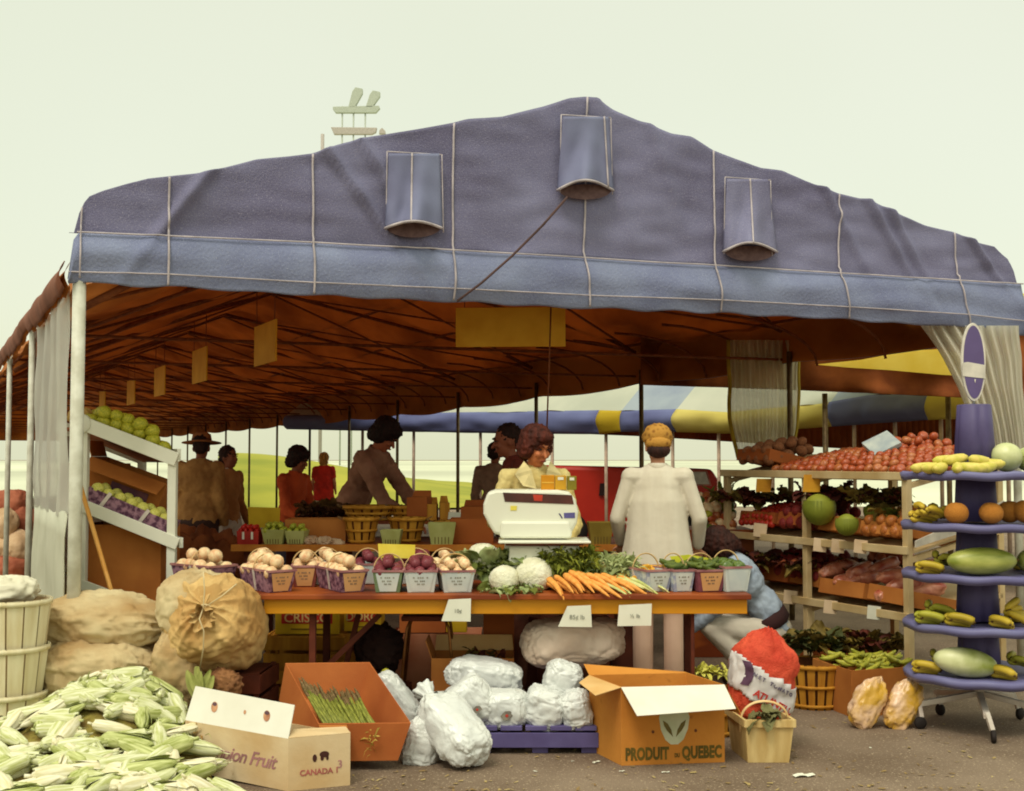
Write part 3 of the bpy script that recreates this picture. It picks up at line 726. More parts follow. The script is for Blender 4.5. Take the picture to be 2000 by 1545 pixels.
# ------------------------------------------------------------------ paper fruit baskets
pu = M('purple_print_paper', (150, 112, 128), (78, 44, 66), rough=.7, scale=38, detail=3, mixp=(.4, .6))
pk = M('kraft_label', (214, 166, 112), (200, 150, 96), rough=.8, scale=5)
pgn = M('green_print_paper', (120, 140, 104), (92, 112, 78), rough=.7, scale=9)
pwh = M('pale_blue_paper', (206, 214, 208), (190, 200, 200), rough=.7, scale=9)
pbl = M('blue_print_paper', (150, 160, 186), (196, 204, 206), rough=.7, scale=30, mixp=(.42, .55))
pco = M('russet_paper', (150, 84, 70), (116, 52, 44), rough=.7, scale=20)
m_rim = M('basket_rim', (170, 120, 116), (130, 80, 84), rough=.7)
m_hand = M('cane_handle', (220, 190, 140), (196, 160, 104), rough=.6)
m_wstrap = M('white_strap', (222, 210, 200), rough=.7)
def basket(lab, px, py, Y, rz, body, lab_m, w=.165, l=.34, h=.118, handle='arch', txt=True, hm=None, group='paper baskets of fruit along the front table'):
    """px,py: bottom middle of the near end face"""
    base = at(px, py, Y); base.z = zt_+.001
    R = Rz(rz); c = base + R @ V((0, l/2, 0))
    o = thing('fruit_basket', lab, 'basket', c, rz, group)
    g = MB(); shell(g, w*.80, l*.86, w, l, h, .004); g.build('side_wall', body, o, bevel=.002)
    g = MB()
    for s in (-1, 1):
        g.bar(V((s*w/2, -l/2, h)), V((s*w/2, l/2, h)), .008, .012); g.bar(V((-w/2-.004, s*l/2, h)), V((w/2+.004, s*l/2, h)), .008, .012)
    g.build('rim', m_rim, o)
    # near end label, lying against the sloping end
    yb, yt = -l*.43-.003, -l/2-.003
    def e(x, f): return V((x, yb+(yt-yb)*f, h*f))
    g = MB(); g.slab([e(-w*.27, .05), e(w*.27, .05), e(w*.40, .9), e(-w*.40, .9)], V((0, .002, 0))); lb_ = g.build('label', lab_m, o)
    if txt:
        sl = math.atan2(h, -(yt-yb))
        for k, f in enumerate((.66, .5, .36)):
            g = MB(); wd = w*(.24, .19, .12)[k]
            for q in range(7):
                if (q*3+k) % 4 == 3: continue
                x0 = -wd + 2*wd*q/7; g.slab([e(x0, f)+V((0, -.0012, 0)), e(x0+wd*.2, f)+V((0, -.0012, 0)), e(x0+wd*.2, f+.07)+V((0, -.0012, 0)), e(x0, f+.07)+V((0, -.0012, 0))], V((0, .0008, 0)))
            g.build('print', M('label_print', tuple(int(v*.78) for v in (190, 160, 130))) if lab_m is pk else m_ink, lb_)
    if handle:
        mm = hm or m_hand
        g = MB(); hh = .085 if handle == 'arch' else .03
        pts = [V((w/2*math.cos(a)*1.02, 0, h*.98+hh*math.sin(a))) for a in [i*PI/14 for i in range(15)]]
        g.tube(pts, .0052, 6, flat=.6); g.build('handle', mm, o)
        for s in (-1, 1):
            g = MB(); g.bar(V((s*(w*.40+.003), 0, h*.02)), V((s*(w/2+.004), 0, h)), .004, .018, (0, 1, 0)) if False else g.hexa([V((s*(w*.40), -.009, .004)), V((s*(w*.40+.004), -.009, .004)), V((s*(w*.40+.004), .009, .004)), V((s*(w*.40), .009, .004)), V((s*(w*.5), -.009, h)), V((s*(w*.5+.005), -.009, h)), V((s*(w*.5+.005), .009, h)), V((s*(w*.5), .009, h))])
            g.build('strap', m_wstrap, o)
    return o, TM(c, rz), h
def fill(T, w, l, h, me, nm, lab, r, grp='fruit heaped in the paper baskets', dome=.02, layers=2):
    heap(me, nm, nm.replace('_', ' '), lab, lab, T, w*.98, l*.98, r, h-r*1.3, dome=dome, layers=layers)
b1_ = basket('purple printed basket at the far left end of the front table, seen from its side', 437, 1141, 7.0, math.radians(52), pu, pu, w=.19, l=.36, txt=False, h=.125)
fill(b1_[1], .19, .36, .125, F_peach, 'peach', 'cream peaches heaped in the leftmost purple basket', .041)
b2_ = basket('purple basket with kraft end label, second from the left on the front table', 552, 1155, 6.78, math.radians(38), pu, pk, l=.38)
fill(b2_[1], .165, .38, .118, F_peach, 'peach', 'cream peaches heaped in the second purple basket', .038)
b3_ = basket('russet basket with kraft end label half hidden behind the second basket', 594, 1150, 7.06, math.radians(6), pco, pk, w=.15, l=.3)
fill(b3_[1], .15, .3, .118, F_peach, 'peach', 'cream peaches in the russet basket behind', .036)
b4_ = basket('purple basket with kraft end label left of the green-sided basket', 692, 1158, 6.78, math.radians(30), pu, pk, l=.38)
fill(b4_[1], .165, .38, .118, F_peach, 'peach', 'cream peaches heaped in the purple basket left of the plums', .037)
b5_ = basket('green-sided basket with white end label below the yellow card', 757, 1158, 6.76, math.radians(3), pgn, pwh)
fill(b5_[1], .165, .34, .118, F_plum, 'plum', 'dark plums in the green-sided basket', .032)
b6_ = basket('pale blue paper basket between the green one and the right pale one', 822, 1158, 6.76, math.radians(4), pwh, pwh, w=.18)
fill(b6_[1], .18, .34, .118, F_plum, 'plum', 'plums in the left of the two pale baskets', .030)
b7_ = basket('pale blue paper basket just left of the cauliflowers', 895, 1158, 6.76, math.radians(9), pwh, pwh, w=.185)
fill(b7_[1], .185, .34, .118, F_peach, 'peach', 'small pink peaches in the pale basket beside the cauliflowers', .028)
b8_ = basket('plain paper basket in the back row behind the plum baskets', 800, 1135, 7.18, math.radians(-8), pwh, pwh, w=.17, txt=False, group='paper baskets in the back row')
fill(b8_[1], .17, .34, .118, F_plum, 'plum', 'plums in the back row basket', .03)
b9_ = basket('plain paper basket in the back row behind the left peaches', 640, 1136, 7.2, math.radians(12), pwh, pwh, w=.17, txt=False, group='paper baskets in the back row')
fill(b9_[1], .17, .34, .118, F_peach, 'peach', 'cream peaches in the back row basket', .036)
for px_, lb_, me_, nm_, r_ in ((508, 'paper basket in the back row behind the leftmost purple baskets', F_peach, 'peach', .036), (720, 'paper basket in the back row under the yellow card', F_plum, 'plum', .03), (872, 'paper basket in the back row beside the rear cauliflower', F_peach, 'peach', .03)):
    bb_ = basket(lb_, px_, 1136, 7.19, math.radians(8), pu if px_ < 600 else pwh, pwh, w=.16, l=.3, txt=False, group='paper baskets in the back row')
    fill(bb_[1], .16, .3, .118, me_, nm_, nm_+' in the '+lb_, r_)
# right end of the table
c1_ = basket('blue and white printed basket right of the leeks', 1290, 1157, 6.8, math.radians(22), pbl, pwh, w=.16)
F_squash = None
g = MB()
def bananaish(L_=1.0, r=.13, bend=.5, n=9, nn=8):
    pts = []; rr = []
    for i in range(n):
        t = i/(n-1); a = (t-.5)*2*bend; pts.append(V((L_*.5*math.sin(a)/max(.01, math.sin(bend)), 0, L_*.5*(1-math.cos(a))/max(.01, math.sin(bend)))))
        rr.append(r*(math.sin(PI*(.06+.88*t)))**.45*(1 if .06 < t < .94 else .5))
    g = MB(); g.tube(pts, rr, nn); return g
F_ysq = mesh_of(bananaish(1, .15, .35), 'yellow_squash', M('yellow_squash_skin', (232, 180, 62), (214, 150, 40), rough=.45, scale=4))
F_bean = mesh_of(bananaish(1, .13, .5), 'green_cucumber', M('cucumber_skin', (98, 110, 42), (60, 76, 26), rough=.45, scale=4))
def strew(me, name, cat, lab, T, w, l, z, n, s0, s1, dz=.03, dome=.03, yaw=None, pitch=.3):
    for i in range(n):
        x, y = U(-w/2, w/2), U(-l/2, l/2)
        p = T @ V((x, y, z+U(0, dz)+dome*(1-(2*x/w)**2)*(1-(2*y/l)**2)))
        inst(name, me, p, (U(-pitch, pitch), U(-pitch, pitch), U(0, 6.28) if yaw is None else yaw+U(-.4, .4)), U(s0, s1), lab, cat, lab)
strew(F_ysq, 'yellow_squash', 'squash', 'yellow squash heaped behind the printed baskets at the right of the table', TM(at(1280, 1118, 7.05)), .55, .22, -.03, 34, .10, .15)
c2_ = basket('pale basket with white label, second from the right blue print', 1337, 1157, 6.8, math.radians(14), pbl, pwh, w=.13)
c3_ = basket('purple basket with peach label near the right end of the front table', 1391, 1159, 6.8, math.radians(14), M('plum_paper', (134, 76, 88), (108, 54, 66), scale=12), pk, w=.17)
strew(F_bean, 'green_cucumber', 'cucumber', 'green cucumbers piled in the purple basket at right', c3_[1], .13, .3, .105, 16, .11, .16, yaw=.4)
strew(F_bean, 'green_cucumber', 'cucumber', 'green cucumbers in the pale basket beside the purple one', c2_[1], .1, .28, .10, 8, .10, .14, yaw=.4)
c4_ = basket('white paper basket with cane handle at the very right end of the table', 1443, 1161, 6.8, math.radians(14), pwh, pwh, w=.155, h=.135, txt=False)
heap(F_pep, 'green_pepper', 'pepper', 'green peppers in the rightmost white basket', 'green peppers in the rightmost white basket', c4_[1], .14, .3, .035, .10, layers=1)
pcard('crumpled yellow-green paper lying behind the green cucumbers', [(1308, 1087), (1345, 1083), (1384, 1090), (1372, 1112), (1318, 1106)], 7.12, M('yellowgreen_paper', (206, 206, 60), (186, 186, 44)), name='paper_sheet')
for k, (px, py, Y) in enumerate(((1165, 1132, 7.3), (1215, 1134, 7.35))):
    bb = basket(('small cane-handled basket of garlic behind the carrot tops', 'small cane-handled basket behind the leeks')[k], px, py, Y, .3*k, m_splint, m_splint, w=.13, l=.2, h=.08, txt=False, group='small baskets behind the carrots')
    fill(bb[1], .13, .2, .08, F_peach, 'garlic_bulb', 'pale bulbs in the small baskets behind the carrots', .022)
# ------------------------------------------------------------------ cauliflowers, carrots, leeks
m_leafp = M('pale_leaf', (186, 194, 140), (122, 140, 76), rough=.7, scale=7, transl=.2, bump=.3)
m_leafd = M('dark_leaf', (112, 118, 46), (70, 82, 26), rough=.7, scale=7, transl=.2, bump=.3)
m_curd = M('cauliflower_curd', (224, 222, 200), (206, 202, 172), rough=.9, scale=14, bump=.9, bscale=60)
def leaf(g, base, d, up, L_, W_, curl=.6, ruff=.1, seed=0, mi=0):
    d = V(d).normalized(); x = d.cross(V(up)).normalized(); n = x.cross(d).normalized()
    def fn(u, v):
        t = v; wv = W_*math.sin(PI*min(1, .12+t*.80))**.8*(u-.5)*2
        return V(base)+d*(L_*t*math.cos(curl*t)) + n*(L_*t*t*math.sin(curl)*.8*-1 + abs(u-.5)*W_*.8 + ruff*W_*nz((u*4, t*5, seed), 2.2)) + x*wv
    g.grid(fn, 6, 8, mi)
def cauli(lab, px, py, Y, r, tilt=(0, 0, 0), nl=9):
    c = at(px, py, Y); o = thing('cauliflower', lab, 'cauliflower', c, rot=tilt, group='cauliflowers on the front table')
    g = MB(); g.ell((0, 0, 0), (r, r, r*.82), nu=40, nv=26, fn=lambda q, th, ph: q*(1+.05*noise.cell(q*22/r*.13*8)*.5+.06*nz(q*(9/r*.1), 1.0, 3)+.05*abs(nz(q*(1/r), 6, 1))))
    g.build('curd', m_curd, o)
    for k in range(nl):
        a = 2*PI*k/nl+U(-.2, .2); b = V((math.cos(a)*r*.55, math.sin(a)*r*.55, -r*.72)); g = MB()
        leaf(g, b, (math.cos(a)*.75, math.sin(a)*.75, .62), (0, 0, 1), r*U(1.35, 1.8), r*U(.42, .6), curl=U(.1, .9), ruff=.5, seed=k)
        g.build('leaf', m_leafp if random.random() < .6 else m_leafd, o, solid=.002)
cauli('left rear cauliflower, tilted, above the pale basket', 948, 1092, 7.12, .105, (-.35, .5, 0))
cauli('front left cauliflower with its curd facing the viewer', 985, 1132, 6.93, .085, (.9, -.1, 0))
cauli('largest cauliflower at the middle of the table', 1044, 1122, 6.95, .105, (.8, .25, 0))
def leafy(lab, name, cat, px, py, Y, n, L_, W_, spread, mats, up=.5, z=0, group=None):
    c = at(px, py, Y); o = thing(name, lab, cat, c, group=group)
    for k, mt in enumerate(mats):
        g = MB()
        for i in range(n//len(mats)):
            a = U(0, 6.28); b = V((U(-spread, spread), U(-spread*.5, spread*.5), U(-.02, .02)))
            leaf(g, b, (math.cos(a), math.sin(a)*.7-.2, U(0, up*2)), (0, 0, 1), L_*U(.7, 1.2), W_*U(.7, 1.2), curl=U(.1, 1.1), ruff=.6, seed=i)
        g.build('leaves', mt, o)
    return o
leafy('loose pale green lettuce leaves left of the cauliflowers', 'lettuce_bunch', 'lettuce', 922, 1112, 7.0, 30, .09, .04, .07, [m_leafp, m_leafd])
leafy('upright pale leaves behind the two front cauliflowers', 'leaf_bunch', 'leaves', 1010, 1108, 7.06, 44, .13, .045, .12, [m_leafp, m_leafp, m_leafd], up=1.0)
leafy('drooping cauliflower leaves hanging over the table edge', 'leaf_bunch', 'leaves', 1000, 1152, 6.78, 34, .07, .025, .13, [m_leafp, m_leafd], up=.1)
m_car = M('carrot_skin', (230, 164, 84), (214, 138, 56), rough=.6, scale=10)
def carrot():
    g = MB(); pts = []; rr = []
    for i in range(12):
        t = i/11; pts.append(V((t, .05*math.sin(t*2.5), .03*math.sin(t*4)))); rr.append(.085*(1-t)**.55*(1 if t > .03 else .7)+.006)
    g.tube(pts, rr, 9); return g
F_car = mesh_of(carrot(), 'carrot', m_car)
cb = at(1100, 1122, 6.95)
for i in range(34):
    t = i/33; px = 1062+t*150+U(-10, 10); Y = U(6.8, 6.98); p = at(px, 1128+U(-8, 10), Y); p.z = max(zt_+.02, min(zt_+.13, zt_+.03+U(0, .09)*(1-abs(t-.45))))
    yaw = math.radians(-75+62*t+U(-14, 14)) if px < 1130 else math.radians(-62+32*t+U(-12, 12))
    L_ = U(.17, .26)
    inst('carrot', F_car, p, (0, .22 + (p.z-zt_-.02)*1.6, yaw), (L_, U(.17, .24), U(.17, .24)), 'orange carrot in the heap at the middle of the front table', 'carrot', 'carrots fanned out over the table edge')
def fronds(lab, name, px, py, Y, n, mat, L_=.12, W_=.004, sx=.16, sz=.05, mat2=None):
    c = at(px, py, Y); o = thing(name, lab, 'greens', c)
    for k, mt in enumerate([mat, mat2] if mat2 else [mat]):
        g = MB()
        for i in range(n):
            b = V((U(-sx, sx), U(-.08, .08), U(-.04, sz))); d = V((U(-.7, .7), U(-1, .3), U(-.2, .9))).normalized(); L2 = L_*U(.5, 1)
            m = b+d*L2*.6; e = b+d*L2+V((0, 0, -.3*L2)); x = V((U(-1, 1), U(-1, 1), U(-1, 1))).normalized()*W_*U(.6, 2.2)
            g.add([b-x, b+x, m+x*1.5, m-x*1.5, e], [(0, 1, 2, 3), (3, 2, 4)])
        g.build('fronds', mt, o)
    return o
fronds('feathery green carrot tops heaped beside the scale foot', 'leafy_greens', 1108, 1112, 7.05, 1500, m_leafd, sx=.14, sz=.09, mat2=M('moss_leaf', (146, 150, 50), (110, 116, 34)))
m_leek = M('leek_white', (214, 212, 150), (176, 184, 104), rough=.6, scale=3, stretch=(1, 1, 1))
F_leek = mesh_of(carrot(), 'spring_onion', m_leek)
for i in range(26):
    t = i/25; p = at(1180+t*75+U(-8, 8), 1120+U(-6, 8), U(6.85, 7.0)); p.z = zt_+.03+U(0, .07)*(1-t*.5)
    inst('spring_onion', F_leek, p, (0, .25, math.radians(-50+U(-16, 16))), (U(.16, .24), .13, .13), 'pale spring onion in the bundle right of the carrots', 'spring onion', 'spring onions beside the carrots')
fronds('pale wispy onion greens between carrots and blue basket', 'onion_greens', 1200, 1112, 7.05, 500, m_leafp, sx=.11, sz=.05)
# ------------------------------------------------------------------ white scale
sY = 7.12
ms_ = M('white_enamel', (222, 222, 206), (214, 214, 196), rough=.3, scale=2, spec=.5); mdk = M('dark_display', (84, 34, 26), (60, 22, 18), rough=.25, spec=.6)
s0 = at(1040, 1100, sY); s0.z = zt_
scl = thing('shop_scale', 'white enamel shop scale with dark display strip standing on the front table', 'scale', s0)
q = lambda px, py, Y=sY: at(px, py, Y)-s0
g = MB()
outline = [(952, 962), (968, 957), (1090, 957), (1112, 961), (1124, 975), (1130, 1000), (1127, 1022), (1116, 1042), (1112, 1046), (985, 1046), (966, 1044), (954, 1024), (944, 1004), (944, 985)]
g.slab([q(a, b, sY-.06) for a, b in outline], V((0, .26, 0))); g.build('housing', ms_, scl, bevel=.02)
g = MB(); g.slab([q(a, b, sY-.063) for a, b in ((982, 962), (1117, 967), (1121, 985), (986, 980))], V((0, .004, 0))); dsp = g.build('display_strip', mdk, scl)
g = MB(); g.slab([q(a, b, sY-.067) for a, b in ((1041, 966), (1060, 967), (1059, 979), (1043, 978))], V((0, .004, 0))); g.build('emblem', M('red_enamel', (196, 64, 44), rough=.4), dsp)
g = MB(); g.slab([q(a, b, sY-.063) for a, b in ((997, 988), (1010, 988), (1009, 997), (997, 997))], V((0, .003, 0))); g.build('sticker', M('lemon_sticker', (216, 200, 80)), scl)
g = MB(); g.slab([q(a, b, sY-.063) for a, b in ((1101, 1002), (1123, 1001), (1123, 1012), (1102, 1012))], V((0, .003, 0))); g.build('maker_plate', M('violet_plate', (96, 90, 150)), scl)
g = MB(); g.slab([q(a, b, sY-.063) for a, b in ((1091, 1003), (1094, 1003), (1099, 1012), (1097, 1013))], V((0, .003, 0))); g.build('maker_mark', M('violet_plate2', (70, 66, 110)), scl)
g = MB(); g.slab([q(a, b, sY-.09) for a, b in ((979, 1019), (1112, 1019), (1118, 1044), (1114, 1052), (978, 1052), (976, 1046))], V((0, .1, 0))); g.build('front_cover', ms_, scl, bevel=.012)
g = MB(); g.box(q(1062, 1055)+V((0, -.02, 0)), (.52, .36, .014)); g.build('weighing_plate', ms_, scl, bevel=.006)
g = MB(); g.box(q(1062, 1060)+V((0, -.02, 0)), (.44, .28, .01)); g.build('plate_shade', M('shadow_gap', (110, 50, 40)), scl)  # solid dark slab paints the shade under the weighing plate
zb_ = q(1062, 1063).z; g = MB(); g.box(V((q(1062, 1063).x, -.0, zb_/2+.01)), (.42, .30, zb_-.012), tx=.95, ty=.95); g.build('base', ms_, scl, bevel=.02)
g = MB(); g.box(q(1002, 1040)+V((0, .14, -.03)), (.10, .06, .16)); g.build('column', ms_, scl, bevel=.01)
for k, (x0, x1, mt, lb) in enumerate(((1057, 1083, M('amber_box', (206, 142, 26), (190, 124, 18)), 'amber packet, left on top of the scale'), (1084, 1106, M('gold_box', (196, 148, 36), (180, 130, 24)), 'gold packet with white spot, middle on top of the scale'), (1108, 1126, M('olive_box', (128, 116, 30), (108, 98, 24)), 'olive green packet, right on top of the scale'))):
    a_, b_ = at(x0, 957, sY), at(x1, 928+k, sY); o = thing('packet', lb, 'packet', ((a_.x+b_.x)/2, sY+.03, a_.z), group='packets on top of the scale')
    g = MB(); g.box((0, 0, (b_.z-a_.z)/2), (b_.x-a_.x, .07, b_.z-a_.z)); g.build('box', mt, o, bevel=.003)
    g = MB(); g.box(((b_.x-a_.x)*.0, -.036, (b_.z-a_.z)*(.8 if k else .5)), ((b_.x-a_.x)*(.5 if k else .9), .002, (b_.z-a_.z)*(.2 if k else .06))); g.build('label', m_card if k else M('gold_line', (226, 186, 80)), o)
# ------------------------------------------------------------------ second table (behind)
Y2 = 8.35; z2 = at(700, 1064, Y2).z
x0, x1 = at(452, 1064, Y2).x, at(1222, 1064, Y2).x
t2b = thing('back_table', 'second narrower table behind with ochre edge board and berry baskets', 'table', ((x0+x1)/2, Y2+.4, 0))
t2l = lambda x, y, z: V((x, y, z)) - V(t2b.location)
g = MB(); g.box(t2l((x0+x1)/2, Y2+.45, z2-.012), (x1-x0, .9, .024)); g.build('table_top', m_oak, t2b)
g = MB(); g.box(t2l((x0+x1)/2, Y2-.01, z2-.02), (x1-x0, .018, .045)); g.build('edge_board', M('ochre_board2', (190, 122, 44), (170, 100, 30)), t2b)
for xx in (x0+.1, (x0+x1)/2, x1-.1):
    for yy in (.08, .82): g = MB(); g.box(t2l(xx, Y2+yy, z2/2-.02), (.05, .05, z2-.05)); g.build('leg', m_leg, t2b)
# step shelf on it
yS = Y2+.55; zS = at(860, 1018, yS).z
g = MB(); g.box(t2l(at(840, 1018, yS).x, yS+.2, zS-.012), (at(1000, 1018, yS).x-at(690, 1018, yS).x, .4, .02)); g.build('raised_shelf', m_oak, t2b)
for px in (694, 996): g = MB(); g.box(t2l(at(px, 1018, yS).x, yS+.2, (z2+zS)/2-.01), (.02, .38, zS-z2-.024)); g.build('shelf_support', m_oak, t2b)
def punnet(lab, px, py, Y, mat, w=.13, h=.085, me=None, nm='', r=.02, z=None, slot=True):
    c = at(px, py, Y); c.z = z2+.001 if z is None else z; o = thing('berry_punnet', lab, 'punnet', c, U(-.1, .1), 'berry punnets on the back table')
    g = MB(); shell(g, w*.76, w*.76, w, w, h, .004); g.build('side_wall', mat, o, bevel=.003)
    for s in range(5):
        x = (-.3+.15*s)*w*.8; g = MB(); g.hexa([V((x-.003, -w*.38-.002, .004)), V((x+.003, -w*.38-.002, .004)), V((x+.003, -w*.38+.002, .004)), V((x-.003, -w*.38+.002, .004)), V((x-.003, -w*.42-.002, h*.36)), V((x+.003, -w*.42-.002, h*.36)), V((x+.003, -w*.42+.002, h*.36)), V((x-.003, -w*.42+.002, h*.36))]); g.build('slot', M('slot_dark', (110, 88, 40)), o)
    if me: heap(me, nm, nm.replace('_', ' '), nm.replace('_', ' ')+' in the punnets on the back table', nm+' in punnets', TM(c), w*.95, w*.95, r, h-r*1.3, layers=2, dome=.015)
m_pun = M('green_punnet', (176, 176, 110), (156, 154, 86), rough=.7, scale=8)
F_grape = fruit('green_grape', M('grape_skin', (176, 176, 60), (140, 146, 40), rough=.35), d=.1, k=1.1, nu=8, nv=6)
punnet('pale green punnet heaped with green berries, left on the back table', 537, 1062, Y2+.08, m_pun, .155, .10, F_grape, 'green_grape', .02)
punnet('pale green punnet right beside the first one of green berries', 580, 1062, Y2+.1, m_pun, .14, .09, F_grape, 'green_grape', .02)
punnet('pale punnet standing before the middle bushel basket', 765, 1067, Y2+.02, m_pun, .14, .10)
punnet('pale green punnet standing left of the scale on the back table', 863, 1065, Y2+.06, m_pun, .19, .145)
punnet('olive punnet visible between the scale and the white cardigan', 1172, 1066, Y2+.06, M('olive_punnet', (150, 128, 52), (130, 108, 38)), .17, .15)
F_straw = fruit('strawberry', M('strawberry_skin', (196, 40, 26), (160, 24, 18), rough=.4), d=-.2, k=1.2, nu=8, nv=6)
c = at(488, 1062, Y2+.1); c.z = z2
o = thing('berry_box', 'small red berry box at the left end of the back table', 'box', c)
g = MB(); shell(g, .14, .14, .15, .15, .09, .004); g.build('side_wall', M('red_box_paper', (180, 50, 36), (150, 36, 28)), o)
for s in (-1, 1): g = MB(); g.box((s*.03, -.075, .06), (.014, .004, .05)); g.build('white_stripe', m_card, o)
heap(F_straw, 'strawberry', 'strawberry', 'red strawberries in the small box at the left of the back table', 'strawberries', TM(c), .14, .14, .017, .075, layers=2)
yellow_card('large mustard yellow card standing upright at the left of the back table', 484, 990, 547, 1032, Y2+.35, M('mustard_card2', (200, 164, 34), (184, 148, 24)))
def carton(lab, c, w, l, h, rz, mat, open_=True, flaps=(), name='cardboard_box', cat='box', rot=None, t=.005, group=None, taper=1.0):
    o = thing(name, lab, cat, c, rz, group, rot=rot); g = MB(); shell(g, w, l, w*taper, l*taper, h, t); g.build('side_wall', mat, o, bevel=.0015)
    for (side, L_, ang, mt) in flaps:   # side 0:-y 1:+x 2:+y 3:-x ; ang from vertical outward
        R = Rz(side*PI/2); ww = w*taper if side in (0, 2) else l*taper; dd = (l if side in (0, 2) else w)*taper/2
        e0 = V((-ww/2+.003, -dd, h)); e1 = V((ww/2-.003, -dd, h)); dv = V((0, -math.sin(ang), math.cos(ang)))*L_
        n_ = V((0, math.cos(ang), math.sin(ang)))*.004
        g = MB(); g.slab([R @ e0, R @ e1, R @ (e1+dv-V((.008, 0, 0))), R @ (e0+dv+V((.008, 0, 0)))], R @ n_); g.build('flap', mt, o)
    return o
cc = at(620, 1062, Y2+.35); cc.z = z2
carton('low kraft carton with faded sides between youngster and bushel basket', cc, .42, .3, .16, .05, m_kraft, flaps=())
# cellophane bags in front of it
m_cel = M('cellophane', (206, 180, 150), (170, 130, 96), rough=.25, scale=14, spec=.6, bump=.8, bscale=40)
for i, (px, py) in enumerate(((606, 1058), (636, 1060), (658, 1064))):
    sack('cellophane_bag', ('crinkled clear bag nearest the green punnets', 'crinkled clear bag in the middle of the three', 'crinkled clear bag against the bushel basket')[i], 'bag', at(px, py, Y2+.12), (.06, .05, .04), Rz(i)@Rx(.2), m_cel, group='clear bags on the back table', seed=i*5, wr=.16)
# bushel baskets with slats
def bushel(lab, c, rt, rb, h, mat, n=18, group='slatted bushel baskets', hoops=(.08, .5, .94), rz=0, inner=None, handles=True, gap=.72):
    o = thing('bushel_basket', lab, 'basket', c, rz, group)
    g = MB()
    for k in range(n):
        a0 = 2*PI*(k-.5*gap)/n; a1 = 2*PI*(k+.5*gap)/n
        for (ra, za, rb_, zb2) in ((rb, 0, (rb+rt)/2, h/2), ((rb+rt)/2, h/2, rt, h)):
            f = lambda a, r, z: V((r*math.cos(a), r*math.sin(a), z))
            g.hexa([f(a0, ra, za), f(a1, ra, za), f(a1, ra-.004, za), f(a0, ra-.004, za), f(a0, rb_, zb2), f(a1, rb_, zb2), f(a1, rb_-.004, zb2), f(a0, rb_-.004, zb2)])
    g.build('slats', mat, o)
    g = MB(); g.lathe([(0, .006), (rb-.006, .006), (rt-.009, h-.01)], 28); g.build('liner', inner or M('basket_inside', (110, 62, 26), (80, 42, 16), rough=.9), o)
    for f_ in hoops:
        r = rb+(rt-rb)*f_; g = MB(); z = h*f_; t_ = .012 if f_ > .9 else .009
        g.lathe([(r+.001, z-t_), (r+.006, z-t_), (r+.0065, z+t_), (r+.001, z+t_)], 32); g.build('hoop', mat, o)
    if handles:
        for s in (-1, 1):
            g = MB(); g.tube([V((s*(rt+.004+.035*math.sin(a)), .06*math.cos(a), h*.92+.02*math.sin(a))) for a in [i*PI/8 for i in range(9)]], .004, 6); g.build('handle', M('wire_handle', (150, 120, 80), metal=.4), o)
    return o
def bk(px, py, Y, z): c = at(px, py, Y); c.z = z; return c
bushel('ochre slatted basket at the left of the back table, in front of the bending man', bk(706, 1062, Y2+.2, z2), .125, .085, .175, m_splint2, 11)
bushel('ochre slatted basket behind the pale punnet on the back table', bk(795, 1062, Y2+.3, z2), .135, .09, .17, m_splint2, 11)
bushel('small ochre slatted basket behind the punnet left of the scale', bk(880, 1062, Y2+.38, z2), .12, .08, .14, m_splint2, 11)
bushel('wide shallow ochre basket the man in the brown sweater reaches into', bk(722, 1015, Y2+.78, zS), .20, .15, .10, m_splint2, 16)
bushel('tall ochre basket on the raised shelf right of the reaching hands', bk(797, 1015, Y2+.75, zS), .13, .1, .10, m_splint2, 12)
for i, (px, py, w_, h_, mt, lb) in enumerate(((819, 1013, .15, .17, m_kraft2, 'small brown box upright on the raised shelf right of the bending man'), (845, 1013, .07, .12, m_splint2, 'narrow ochre box on the raised shelf'), (868, 1013, .07, .13, m_splint2, 'second narrow ochre box on the raised shelf, left of the white card'), (925, 1013, .17, .10, m_kraft2, 'squat brown box on the raised shelf beside the scale'))):
    c = bk(px, py, Y2+.68, zS); carton(lb, c, w_, .16, h_, U(-.2, .2), mt, group='boxes on the raised shelf', flaps=((2, .05, .5, mt),))
pcard('small white card propped on the raised shelf left of the scale', [(876, 1000), (900, 1001), (899, 1014), (875, 1014)], Y2+.6)
carton('plain brown box under the raised shelf just left of the scale', bk(922, 1062, Y2+.3, z2), .30, .26, .165, 0, m_kraft2)
# dark leafy bulk beside youngster
leafy('dark leafy greens piled behind the back table between youngster and bending man', 'dark_greens', 'greens', 628, 1005, 9.4, 60, .14, .06, .16, [M('deep_leaf', (92, 56, 28), (60, 32, 16)), M('deep_leaf2', (110, 76, 30), (74, 48, 18))])
crb = thing('crate_stand', 'plain wooden crate stand carrying the dark leafy greens', 'crate', (at(628, 1010, 9.4).x, 9.45, 0))
g = MB(); g.box((0, 0, .5), (.5, .3, 1.0)); g.build('crate_body', m_oak, crb, bevel=.004)
# left counter continuing behind the shelf with brown tarpaulin folds
lc = at(400, 1040, 9.0)
sack('brown_tarpaulin', 'crumpled brown tarpaulin over goods behind the left end of the table', 'tarpaulin', V((lc.x-.05, 9.0, lc.z-.42)), (.36, .3, .44), Rz(.4), M('brown_cloth', (150, 84, 42), (104, 52, 24), rough=.9, scale=5, bump=.3), seed=4, wr=.2, cloth=.05)
sack('paper_sack', 'crinkled beige paper bag left of the first peach basket', 'bag', V((at(385, 1085, 7.9).x, 7.9, .62)), (.11, .1, .26), Rz(.2)@Ry(.15), M('beige_paper', (206, 168, 124), (150, 96, 60), rough=.8, scale=9), seed=9, wr=.22)
